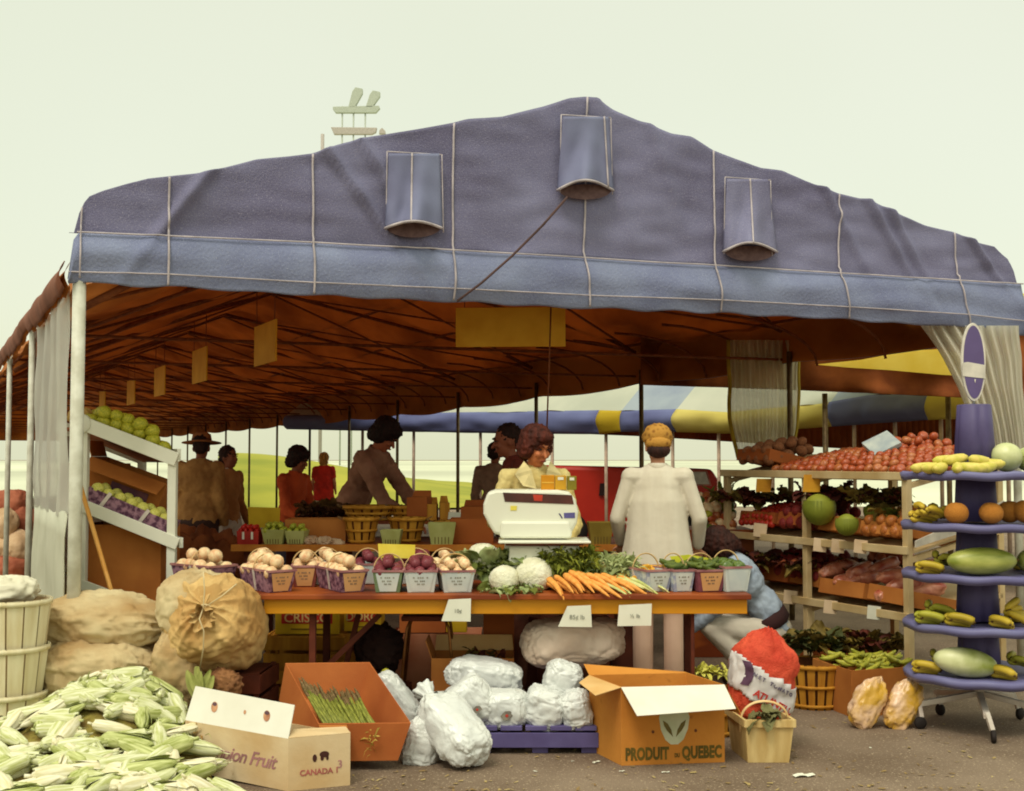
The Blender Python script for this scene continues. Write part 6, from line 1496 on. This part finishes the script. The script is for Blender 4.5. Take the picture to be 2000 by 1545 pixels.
# ------------------------------------------------------------------ white fruit box, asparagus box
m_wbox = M('cream_box_board', (216, 196, 160), (196, 164, 118), rough=.85, scale=2.5, detail=9, bump=.2, bscale=30, speck=((176, 136, 96), 9, .67)); m_wflap = M('white_box_board', (216, 214, 202), (206, 202, 188), rough=.8, scale=4)
c0 = gnd(562, 1546); c1 = gnd(684, 1534); c3 = c0+V((-.545, .30, .02)); c2 = c1+(c3-c0)
hh = V((0, 0, .235))
wb, wc = qbox('cream fruit carton with three round vents in its raised flap and cursive mauve lettering', [c0, c1, c2, c3], [c0+hh, c1+hh, c2+hh, c3+hh], m_wbox)
xd = (c0-c3).normalized(); fu = V((0, .10, .155)).normalized()*.175; fl0, fl1 = c3+hh-wc, c0+hh-wc
nF = xd.cross(fu).normalized(); nF = nF if nF.y < 0 else -nF
g = MB(); g.slab([fl0, fl1, fl1+fu*.92+xd*.015, fl0+fu*1.0+xd*.03], nF*-.004); fp = g.build('vented_flap', m_wflap, wb)
def disc(c, r1, r2, X, Y, N_, n=20, th=.0012): g = MB(); g.slab([c+X*r1*math.cos(2*PI*k/n)+Y*r2*math.sin(2*PI*k/n) for k in range(n)], N_*th); return g
fuN = fu.normalized(); Lf = (fl1-fl0).length
for t, rr_ in ((.27, .023), (.57, .009), (.78, .023)):
    c = fl0 + xd*Lf*t + fu*.5 + nF*.001
    disc(c, rr_*.85, rr_*1.15, xd, fuN, nF).build('vent_hole', M('vent_tan', (196, 150, 112), (150, 96, 70), scale=20), fp)
    if rr_ > .01: disc(c+fuN*rr_*.6+nF*.0014, rr_*.6, rr_*.4, xd, fuN, nF).build('vent_shadow', M('vent_dark', (92, 64, 72)), fp)  # dark disc paints the shade inside the vent
# lettering on the long face
nL = xd.cross(V((0, 0, 1))).normalized(); nL = nL if nL.y < 0 else -nL
ang = math.atan2(xd.y, xd.x)
def face_text(name, s, size, mat, par, c, dirx, bold=0, shear=0, sx=1, sp=1, up=V((0, 0, 1))):
    n_ = dirx.cross(up).normalized(); n_ = n_ if n_.y < 0 else -n_; upv = n_.cross(dirx).normalized(); upv = upv if upv.z > 0 else -upv
    t = text(name, s, size, mat, par, bold=bold, shear=shear, sx=sx, sp=sp)
    t.rotation_euler = Matrix((dirx, upv, dirx.cross(upv))).transposed().to_euler(); t.location = c + n_*.0015; return t
midf = (c0+c3)/2 - wc
slp = xd
face_text('lettering', 'Champion Fruit', .088, m_pink, wb, midf+V((0, 0, .115))-xd*.02+xd.cross(V((0,0,1)))*0, xd, shear=.4, bold=.0012, sp=.92)
ed = (c1-c0).normalized(); mide = (c0+c1)/2-wc
face_text('lettering', 'CANADA 1', .036, M('rose_ink', (186, 104, 96)), wb, mide+V((0, 0, .075)), ed, bold=.001)
face_text('lettering', '3', .05, m_pink, wb, mide+ed*.095+V((0, 0, .10)), ed, bold=.0006)
nE = ed.cross(V((0, 0, 1))).normalized(); nE = nE if nE.y < 0 else -nE
for (dx, dz, a1, a2) in ((-.022, .138, .010, .017), (.022, .152, .022, .014), (.012, .136, .008, .012), (.036, .136, .006, .012)):
    disc(mide+ed*dx+V((0, 0, dz))+nE*.001, a1, a2, ed, V((0, 0, 1)), nE).build('hand_hole', M('hole_dark', (70, 36, 30)), wb)
g = MB(); g.slab([c1+hh-wc, c0+hh-wc, c0+hh-wc+V((.01, .09, .02)), c1+hh-wc+V((-.04, .13, .0))], V((0, 0, .004))); g.build('end_flap', m_wbox, wb)
# asparagus box
rim = [at(622, 1414, 5.98), at(803, 1412, 5.98), at(722, 1293, 6.55)]; rim.append(rim[2]+rim[0]-rim[1])
bot = [p+V((-.045, -.01, -.185)) for p in rim]; bc_ = sum(bot, V())/4; bot = [bc_+(p-bc_)*.95 for p in bot]
m_abox = M('rust_card', (178, 104, 50), (150, 76, 32), rough=.8, scale=2, bump=.1)
ab, ac = qbox('tilted rust-brown carton holding green asparagus, leaning behind the cream carton', bot, rim, m_abox, th=.006)
g = MB(); g.slab([at(622, 1416, 5.95)-ac, at(677, 1416, 5.95)-ac, at(683, 1440, 5.9)-ac, at(660, 1452, 5.9)-ac, at(634, 1440, 5.9)-ac], V((0, .004, 0))); g.build('end_tab', m_kraft, ab)
crate('low wooden crate propping up the back of the asparagus carton', V((at(632, 1400, 6.5).x, 6.62, 0)), .34, .22, .17, .0, m_leg, 2)
m_asp = M('asparagus_green', (140, 142, 58), (92, 96, 34), rough=.55, scale=5, stretch=(2, 6, 6)); m_aspt = M('asparagus_tip', (122, 96, 62), (84, 70, 34), rough=.7, scale=20)
def aspar():
    g = MB(); g.tube([V((t, .012*math.sin(3*t), 0)) for t in (0, .3, .6, .8)], [.040, .040, .036, .034], 7)
    for k, (x, r) in enumerate(((.78, .046), (.84, .050), (.9, .044), (.955, .030), (.99, .014))): g.ell((x, .012*math.sin(3*x), 0), (.05, r, r), nu=7, nv=5, mi=1)
    return mesh_of(g, 'asparagus_spear', [m_asp, m_aspt])
F_asp = aspar()
for i in range(64):
    a = i % 32/31.0; L2 = i//32
    s0_ = at(640+88*a+U(-4, 4)+(0 if a < .9 else 8), 1432+U(-8, 4)-L2*6, 6.03+.02*L2); s0_.z += .01
    s1_ = at(588+108*a+U(-6, 6), (1330+26*min(1, a*2.2))+U(-7, 7)-L2*6, 6.32+U(-.02, .02))
    d = (s1_-s0_); q_ = d.to_track_quat('X', 'Z'); L3 = d.length*U(.85, 1.08)
    inst('asparagus_spear', F_asp, s0_, q_.to_euler(), (L3, .19, .19), 'green asparagus spear laid in the tilted rust-brown carton', 'asparagus', 'asparagus spears in the tilted carton')
fro = fronds('straw wisps hanging down the front of the asparagus carton', 'straw_wisps', 726, 1455, 5.94, 26, M('straw_yellow', (206, 176, 80)), L_=.1, W_=.002, sx=.012, sz=.06)
# ------------------------------------------------------------------ the produce box
p0, p1, p3 = gnd(1214, 1496), gnd(1416, 1489), gnd(1151, 1464); p2 = p1+(p3-p0); hb = V((0, 0, at(1215, 1342, p0.y).z))
qb, qc = qbox('large open kraft carton lettered in green with a pale leaf emblem, nearest on the asphalt', [p0, p1, p2, p3], [p0+hb, p1+hb, p2+hb, p3+hb], M('ochre_kraft', (202, 136, 56), (180, 112, 40), rough=.85, scale=2.6, detail=9, bump=.25, bscale=30, mixp=(.25, .75), speck=((150, 92, 36), 9, .66)))
mk = MATS['ochre_kraft']
flapq(qb, qc, [p0+hb, p1+hb, at(1437, 1383, 5.98), at(1244, 1397, 5.86)], m_wflap, V((0, -.002, -.003)))
flapq(qb, qc, [p0+hb, p3+hb, at(1131, 1333, 6.22), at(1163, 1358, 5.98)], M('pale_kraft', (214, 174, 116), (204, 160, 98)), V((0, 0, -.003)))
flapq(qb, qc, [p3+hb, p2+hb, at(1338, 1312, p2.y+.10), at(1140, 1297, p3.y+.12)], mk, V((0, .003, 0)))
flapq(qb, qc, [p1+hb, p2+hb, p2+hb+V((.08, 0, -.16)), p1+hb+V((.08, -.02, -.14))], mk, V((-.003, 0, 0)))
fd_ = (p1-p0).normalized(); mf = (p0+p1)/2-qc; wid = (p1-p0).length
face_text('lettering', 'PRODUIT', .080, m_green_ink, qb, mf-fd_*wid*.255+V((0, 0, .052)), fd_, bold=.0040, sx=.62, sp=1.05)
face_text('lettering', 'DU', .026, m_green_ink, qb, mf+fd_*wid*.035+V((0, 0, .042)), fd_, bold=.0012, sx=.7)
face_text('lettering', 'QUEBEC', .080, m_green_ink, qb, mf+fd_*wid*.275+V((0, 0, .052)), fd_, bold=.0040, sx=.64, sp=1.05)
nP = V((fd_.y, -fd_.x, 0)); upz = V((0, 0, 1)); ec = mf+fd_*.005+upz*.178
shd = [(-.077, .05), (-.07, .072), (-.04, .085), (.04, .085), (.07, .072), (.077, .05), (.068, -.01), (.045, -.06), (.018, -.082), (-.018, -.082), (-.045, -.06), (-.068, -.01)]
g = MB(); g.slab([ec+fd_*a+upz*b_+nP*.0015 for a, b_ in shd], nP*-.001); em = g.build('emblem', M('emblem_pale', (196, 196, 168), (178, 182, 150), scale=14), qb)
for s in (-1, 1):
    g = MB(); g.slab([ec+fd_*s*a+upz*b_+nP*.003 for a, b_ in ((.008, -.045), (.016, -.01), (.034, .02), (.058, .036), (.052, .01), (.036, -.016))], nP*-.001); g.build('leaf_mark', M('emblem_olive', (112, 98, 50)), em)
    disc(ec+fd_*s*.108+upz*-.018+nP*.001, .007, .008, fd_, upz, nP).build('round_hole', M('hole_dark2', (110, 60, 30)), qb)
# ------------------------------------------------------------------ wooden handled basket
w0, w1, w3 = gnd(1457, 1492), gnd(1551, 1492), gnd(1420, 1462); w2 = w1+(w3-w0)
cen = (w0+w1+w2+w3)/4; ex = lambda p, k: cen+(p-cen)*k
hz = V((0, 0, .215)); wk, wkc = qbox('pale wooden splint basket with bent handle and a leaf inside, right of the lettered carton', [ex(p, .86) for p in (w0, w1, w2, w3)], [ex(p, 1.03)+hz for p in (w0, w1, w2, w3)], m_splint, name='splint_basket', cat='basket', th=.008)
g = MB()
for a, b_ in ((w0, w1), (w1, w2), (w2, w3), (w3, w0)): g.bar(ex(a, 1.05)+hz-wkc-V((0, 0, .018)), ex(b_, 1.05)+hz-wkc-V((0, 0, .018)), .008, .036)
g.build('rim_band', m_splint, wk)
hw0, hw1 = (w0+w3)/2*.5+(w0)*.5, (w1+w2)/2*.5+w1*.5
g = MB(); g.tube([ex(hw0, 1.04).lerp(ex(hw1, 1.04), .5-.5*math.cos(a))-wkc+V((0, 0, .10+.15*math.sin(a)**.6+.04)) for a in [i*PI/16 for i in range(17)]], .007, 8, flat=.4); g.build('handle', m_hand, wk)
leafy('olive leaves lying inside the splint basket', 'leaf_bunch', 'leaves', 1495, 1402, 6.15, 16, .09, .035, .05, [M('grey_olive_leaf', (120, 118, 76), (86, 80, 46))], up=.2)
# red mesh bag
m_rmesh = M('red_net', (214, 84, 56), (180, 52, 30), rough=.7, scale=7, bump=.8, bscale=120)
rbc = at(1488, 1322, 6.42); Rr = Ry(.12)
rb = thing('mesh_bag', 'red net bag with white printed label standing behind the splint basket', 'bag', rbc, rot=Rr.to_euler())
sm_ = sack_mesh((.165, .145, .245), seed=61, wr=.07, gather=.5, pleat=.05, cloth=.012, p=.72, nu=96, nv=72)
sm_.build('cloth', m_rmesh, rb)
VV = [V(v) for v in sm_.v]
def inband(p): return p.y < .03 and -.135 < p.z + .42*p.x + .006*math.sin(p.x*60) < .055
keep = [f for f in sm_.f if all(inband(VV[k]) for k in f)]; ids = sorted({k for f in keep for k in f}); mp_ = {k: n_ for n_, k in enumerate(ids)}
g = MB(); g.add([V((VV[k].x*1.03, VV[k].y*1.04, VV[k].z)) for k in ids], [tuple(mp_[k] for k in f) for f in keep], 0, True)
g.build('label_band', M('white_label_film', (214, 210, 208), (196, 190, 190), rough=.5, scale=8), rb, solid=.003)
def surf(x, z):
    b_ = min((v for v in VV if v.y < 0), key=lambda v: (v.x*1.03-x)**2+(v.z-z)**2); return V((x, b_.y*1.04-.007, z))
def wrap_text(name, s, size, mat, x0, x1, z0):
    n_ = len(s)
    for k, ch in enumerate(s):
        if ch == ' ': continue
        x = x0+(x1-x0)*(k+.5)/n_; z = z0-.42*x; p = surf(x, z); e_ = (surf(x+.02, z-.0084)-surf(x-.02, z+.0084)).normalized()
        nn = V((0, -1, 0)); up_ = V((0, 0, 1)); up_ = (up_-e_*up_.dot(e_)).normalized(); nn2 = e_.cross(up_)
        t = text(name, ch, size, mat, rb, bold=.0014); t.location = p; t.rotation_euler = Matrix((e_, up_, nn2)).transposed().to_euler()
wrap_text('lettering', 'ATLANTIC', .052, M('red_ink', (190, 50, 40)), -.06, .145, -.085)
wrap_text('lettering', 'NET TOMATO', .026, M('grey_ink', (110, 100, 120)), -.08, .14, .0)
g = MB(); g.grid(lambda u, v: surf(-.135+.04*u+.02*math.sin(PI*v), .09-.12*v), 4, 8); g.build('label_mark', M('violet_mark', (92, 60, 84)), rb)
fl = bushel('basket of pale yellow flower-like beans between lettered carton and net bag', gnd(1392, 1432), .15, .12, .24, m_splint2, 16)
leafy('pale yellow frilly beans heaped in the basket behind the lettered carton', 'yellow_beans', 'beans', 1397, 1318, gnd(1392, 1432).y, 60, .06, .016, .10, [M('pale_yellow_frill', (214, 208, 110), (186, 180, 70)), M('pale_yellow_frill2', (200, 196, 90))], up=1.0)
# ------------------------------------------------------------------ blue pallet and white bags
pb0, pb1 = at(935, 1468, 6.3), at(1160, 1468, 6.3)
pal = thing('blue_pallet', 'dark blue pallet on the asphalt under the white plastic bags', 'pallet', ((pb0.x+pb1.x)/2, 6.62, 0))
W_ = pb1.x-pb0.x+.05; zp = at(1000, 1420, 6.3).z
for k in range(5): g = MB(); g.box((-W_/2+W_*(k+.5)/5, 0, zp-.012), (W_/5*.86, .60, .022)); g.build('deck_board', m_bluec, pal, bevel=.002)
g = MB(); g.box((0, -.295, zp*.50), (W_, .022, zp*.52)); g.build('front_board', m_bluec, pal, bevel=.002)
g = MB(); g.box((0, .295, zp*.50), (W_, .022, zp*.52)); g.build('rear_board', m_bluec, pal, bevel=.002)
for x in (-W_/2+.045, .02, W_/2-.045): g = MB(); g.box((x, 0, zp*.38), (.08, .56, zp*.74)); g.build('block', m_bluec, pal)
def wbag(lab, px, py, Y, r, R, seed, group=None, mat=m_plas, **k):
    k['wr'] = k.get('wr', .1)*.55; return sack('plastic_sack', lab, 'sack', at(px, py, Y), r, R, mat, seed=seed, nu=100, nv=80, p=.6, cloth=.035, **k)
d_ = (at(930, 1478, 5.98)-at(832, 1352, 6.28)).normalized()
Rw = (-d_).to_track_quat('Z', 'Y').to_matrix()
w1b = wbag('long white plastic sack leaning forward on the asphalt, tied at its upper end', 884, 1420, 6.13, (.125, .10, .225), Rw, 71, wr=.09, gather=.35)
g = MB(); kt = V((0, 0, .205))
g.lathe([(.075, -.03), (.035, .01), (.028, .03), (.045, .06), (.055, .085), (.02, .09)], 28, kt, rfn=lambda a, z: 1+.2*math.sin(7*a+z*30)); g.build('tied_neck', m_plas, w1b)
wbag('short white sack on the ground behind the long leaning one', 826, 1452, 6.18, (.095, .10, .13), Ry(.25), 72, wr=.12)
wbag('greyish sack squeezed between asparagus carton and leaning sack', 778, 1376, 6.68, (.09, .09, .20), Ry(-.62), 73, wr=.1)
wbag('white sack lying across in front of the kraft carton under the table', 946, 1320, 6.80, (.095, .13, .215), Ry(PI/2+.12), 74, wr=.09)
wbag('largest off-white sack lying below the middle price card', 1118, 1252, 7.0, (.135, .17, .29), Ry(PI/2-.06), 75, mat=M('beige_sack', (214, 196, 178), (196, 170, 148), rough=.6, scale=4, bump=.5, bscale=24), wr=.08)
wbag('small white sack leaning left of the lettered carton', 1098, 1327, 6.62, (.10, .10, .095), Ry(.4), 76, wr=.12)
em_b = []
def emblem(par, px, py, Y, s=.03, rz=0):
    loc_ = par.matrix_basis.inverted() @ at(px, py, Y); Rq = Matrix(par.matrix_basis.to_3x3()).inverted()
    pts = [loc_ + Rq @ V(v) for v in ((-s, 0, -.1*s), (-.3*s, 0, .65*s), (.5*s, 0, .7*s), (s, 0, .1*s), (.3*s, 0, -.65*s), (-.5*s, 0, -.7*s))]
    g = MB(); g.slab(pts, Rq @ V((0, .004, 0))); e_ = g.build('emblem', M('emblem_grey', (110, 104, 96), (140, 134, 120), scale=40), par)
    pts = [loc_ + Rq @ V((a*s*.28, -.002, b_*s*.28)) for a, b_ in ((-1, 0), (0, 1), (1, 0), (0, -1))]
    g = MB(); g.slab(pts, Rq @ V((0, .002, 0))); g.build('red_dot', M('emblem_red', (196, 60, 44)), e_)
b7 = wbag('white sack with diamond emblem, middle left on the blue pallet', 985, 1384, 6.45, (.10, .12, .125), Ry(PI/2), 77, wr=.06)
b8 = wbag('plump white sack in the centre of the blue pallet', 1064, 1384, 6.45, (.11, .12, .105), Ry(.3), 78, wr=.12)
b9 = wbag('white sack at the right end of the pallet against the lettered carton', 1126, 1386, 6.42, (.08, .11, .10), Ry(-.2), 79, wr=.12)
b10 = wbag('white sack with dark emblem at the left end of the blue pallet', 915, 1372, 6.42, (.12, .10, .13), Ry(.9), 80, wr=.08)
for o_ in (b7, b10): bpy.context.view_layer.update()
emblem(b7, 990, 1398, 6.325, .034); emblem(b10, 932, 1386, 6.30, .026)
# ------------------------------------------------------------------ under the tables
crate('slatted crate behind the left table legs, under the yellow cartons', V((at(596, 1290, 7.7).x, 7.8, 0)), .50, .3, at(590, 1240, 7.65).z-.003, 0, m_splint2, 4, group='crates stacked under the back table')
crate('second slatted crate right of the first one under the back table', V((at(700, 1290, 7.8).x, 7.85, 0)), .34, .3, at(700, 1235, 7.7).z-.003, 0, m_splint2, 4, group='crates stacked under the back table')
m_ycr = M('lemon_carton', (210, 172, 30), (190, 150, 22), rough=.7, scale=4); m_rb = M('red_print', (196, 44, 30), rough=.7)
def ybox(lab, x0_, x1_, y0_, y1_, Y, txt):
    a_, b_ = at(x0_, y1_, Y), at(x1_, y0_, Y); o = thing('yellow_carton', lab, 'box', ((a_.x+b_.x)/2, Y+.12, a_.z)); w_, h_ = b_.x-a_.x, b_.z-a_.z
    g = MB(); g.box((0, 0, h_/2), (w_, .24, h_)); g.build('side_wall', m_ycr, o, bevel=.003)
    g = MB(); g.box((.0, -.121, h_*.62), (w_*.8, .002, h_*.42)); g.build('red_panel', m_rb, o)
    text('lettering', txt, h_*.5, M('cream_ink', (226, 190, 120)), o, (0, -.1235, h_*.62), bold=.001, sx=1.0)
    g = MB(); g.box((0, -.121, h_*.2), (w_*.5, .002, h_*.05)); g.build('line_print', M('olive_line', (130, 100, 20)), o)
ybox('yellow carton with red lettered band, left under the front table', 537, 662, 1188, 1239, 7.68, 'CRISCO')
ybox('yellow carton with red band partly behind the diagonal brace', 672, 744, 1188, 1233, 7.72, 'DORO')
sack('dark_coat', 'nearly black coat dumped under the table beside the diagonal brace', 'coat', at(742, 1268, 7.2), (.13, .10, .13), Ry(.4), M('black_coat', (44, 24, 18), (30, 14, 12), rough=.95), seed=91, wr=.2)
crate('low dark crate carrying the black coat and small fruit basket', V((at(748, 1380, 7.15).x, 7.15, 0)), .3, .4, .19, 0, m_leg, 2)
bb = thing('fruit_bowl', 'small grey tub of green apples beside the asparagus carton', 'tub', V((at(752, 1320, 6.85).x, 6.85, .17)))
g = MB(); g.lathe([(0, 0), (.055, 0), (.072, .10), (.076, .10), (.068, .095), (.05, .02), (0, .02)], 24); g.build('bowl', M('grey_tub', (190, 176, 156), (160, 140, 120), rough=.6), bb)
crate('small dark crate under the grey tub', V((at(752, 1400, 6.85).x, 6.86, 0)), .16, .2, .168, 0, m_leg, 2)
heap(F_lime, 'green_apple', 'apple', 'green apples in the small grey tub', 'green apples in the grey tub', TM(V(bb.location)), .13, .13, .028, .075, layers=2, dome=.01)
# metal stool
so_ = V((at(838, 1300, 7.2).x, 7.2, 0)); stl = thing('metal_stool', 'stool with thin bent metal legs under the front table', 'stool', so_); zs_ = at(838, 1206, 7.2).z
g = MB(); g.box((0, 0, zs_+.01), (.30, .28, .03)); g.build('seat', m_leg, stl, bevel=.008)
for sx in (-1, 1):
    for sy in (-1, 1): g = MB(); g.tube([V((sx*.10, sy*.1, zs_-.005)), V((sx*.12, sy*.11, zs_-.05)), V((sx*.17, sy*.15, 0))], .009, 8); g.build('leg', M('brass_leg', (150, 100, 50), (110, 64, 30), rough=.35, metal=.5), stl)
def rbx(lab, x0_, x1_, y0_, y1_, Y, mat, l=.3, flaps=(), rz=0, zb_=None, **k):
    a_, b_ = at(x0_, y1_, Y), at(x1_, y0_, Y); z_ = a_.z if zb_ is None else zb_; return carton(lab, V(((a_.x+b_.x)/2, Y+l/2, z_)), b_.x-a_.x, l, b_.z-z_, rz, mat, flaps=flaps, **k)
rbx('upright brown carton standing under the table behind the white sacks', 944, 1004, 1196, 1300, 7.4, m_kraft2, .25, zb_=0)
rbx('wide pinkish carton under the table behind the stool', 772, 940, 1238, 1290, 7.75, M('pink_card', (196, 130, 96), (170, 96, 64), scale=6), .3, zb_=0)
rbx('open kraft carton with upright flaps behind the lying white sack', 842, 1004, 1286, 1345, 7.0, m_kraft, .30, zb_=0, flaps=((3, .10, .35, m_kraft), (2, .09, .2, M('pale_kraft', (214, 174, 116)))))
leafy('brown sprouts standing in the open kraft carton', 'dry_sprouts', 'greens', 950, 1283, 7.12, 30, .06, .015, .12, [m_ol, m_dl], up=1.5)
rbx('brown carton deep under the table at the left', 780, 870, 1196, 1236, 7.95, m_kraft2, .3, zb_=at(820, 1236, 7.95).z)
crate('tall dark crate carrying the brown carton deep under the table', V((at(825, 1290, 8.05).x, 8.1, 0)), .4, .3, at(820, 1236, 7.95).z-.002, 0, m_leg, 3)
bs = thing('small_basket', 'kraft packet standing on the wide pinkish carton below the left price card', 'packet', V((at(892, 1238, 7.85).x, 7.86, at(892, 1238, 7.75).z)))
g = MB(); g.box((0, 0, .05), (.13, .1, .1)); g.build('packet_body', m_ycr, bs, bevel=.004)
# dark backdrop goods behind: bins under the back table
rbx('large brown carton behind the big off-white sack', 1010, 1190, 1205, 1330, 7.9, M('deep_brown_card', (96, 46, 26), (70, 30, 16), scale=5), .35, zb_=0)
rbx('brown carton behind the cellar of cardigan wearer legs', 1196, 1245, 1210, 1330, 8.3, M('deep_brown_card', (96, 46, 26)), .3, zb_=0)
# litter on the asphalt
for i, (px, py, s_) in enumerate(((1165, 1490, .022), (1045, 1508, .012), (1118, 1488, .008), (1570, 1517, .05), (1700, 1462, .012), (1822, 1420, .01), (1300, 1510, .02), (1215, 1508, .015))):
    p = gnd(px, py); o = thing('paper_scrap', ('white scrap beside the lettered carton', 'tiny scrap before the leaning sack', 'crumb left of the lettered carton', 'long folded paper lying right of the splint basket', 'tiny scrap on the bare asphalt at right', 'crumb by the rack caster', 'grey flat scrap in front of the lettered carton', 'pale scrap at the near corner of the lettered carton')[i], 'litter', p, U(0, 3) if i != 3 else .15)
    g = MB(); g.grid(lambda u, v: V(((u-.5)*s_*2, (v-.5)*s_*.8, .004+.15*s_*abs(math.sin(u*5+i))+.1*s_*abs(nz((u*3, v*3, i), 1)))), 8, 6, sm=False); g.build('paper', m_card, o)

lt = fronds('straw and leaf shreds scattered on the asphalt around the cartons', 'leaf_litter', 900, 1500, 5.9, 10, M('silk_brown', (170, 130, 56)), sx=.1)
for ch in list(lt.children): bpy.data.objects.remove(ch)
g = MB()
for i in range(420):
    p = gnd(U(300, 1990), 1545-140*U(0, 1)**1.6)-V(lt.location); a = U(0, 6.28); L_ = U(.004, .016); d = V((math.cos(a), math.sin(a), 0))*L_; x = V((-d.y, d.x, 0))*U(.15, .6)
    zz = V((0, 0, .004)); g.add([p-d-x+zz, p+d-x+zz*1.5, p+d+x+zz*2, p-d+x+zz], [(0, 1, 2, 3)])
g.build('shreds', M('litter_bits', (176, 156, 104), (120, 90, 50), scale=3), lt); lt['kind'] = 'stuff'
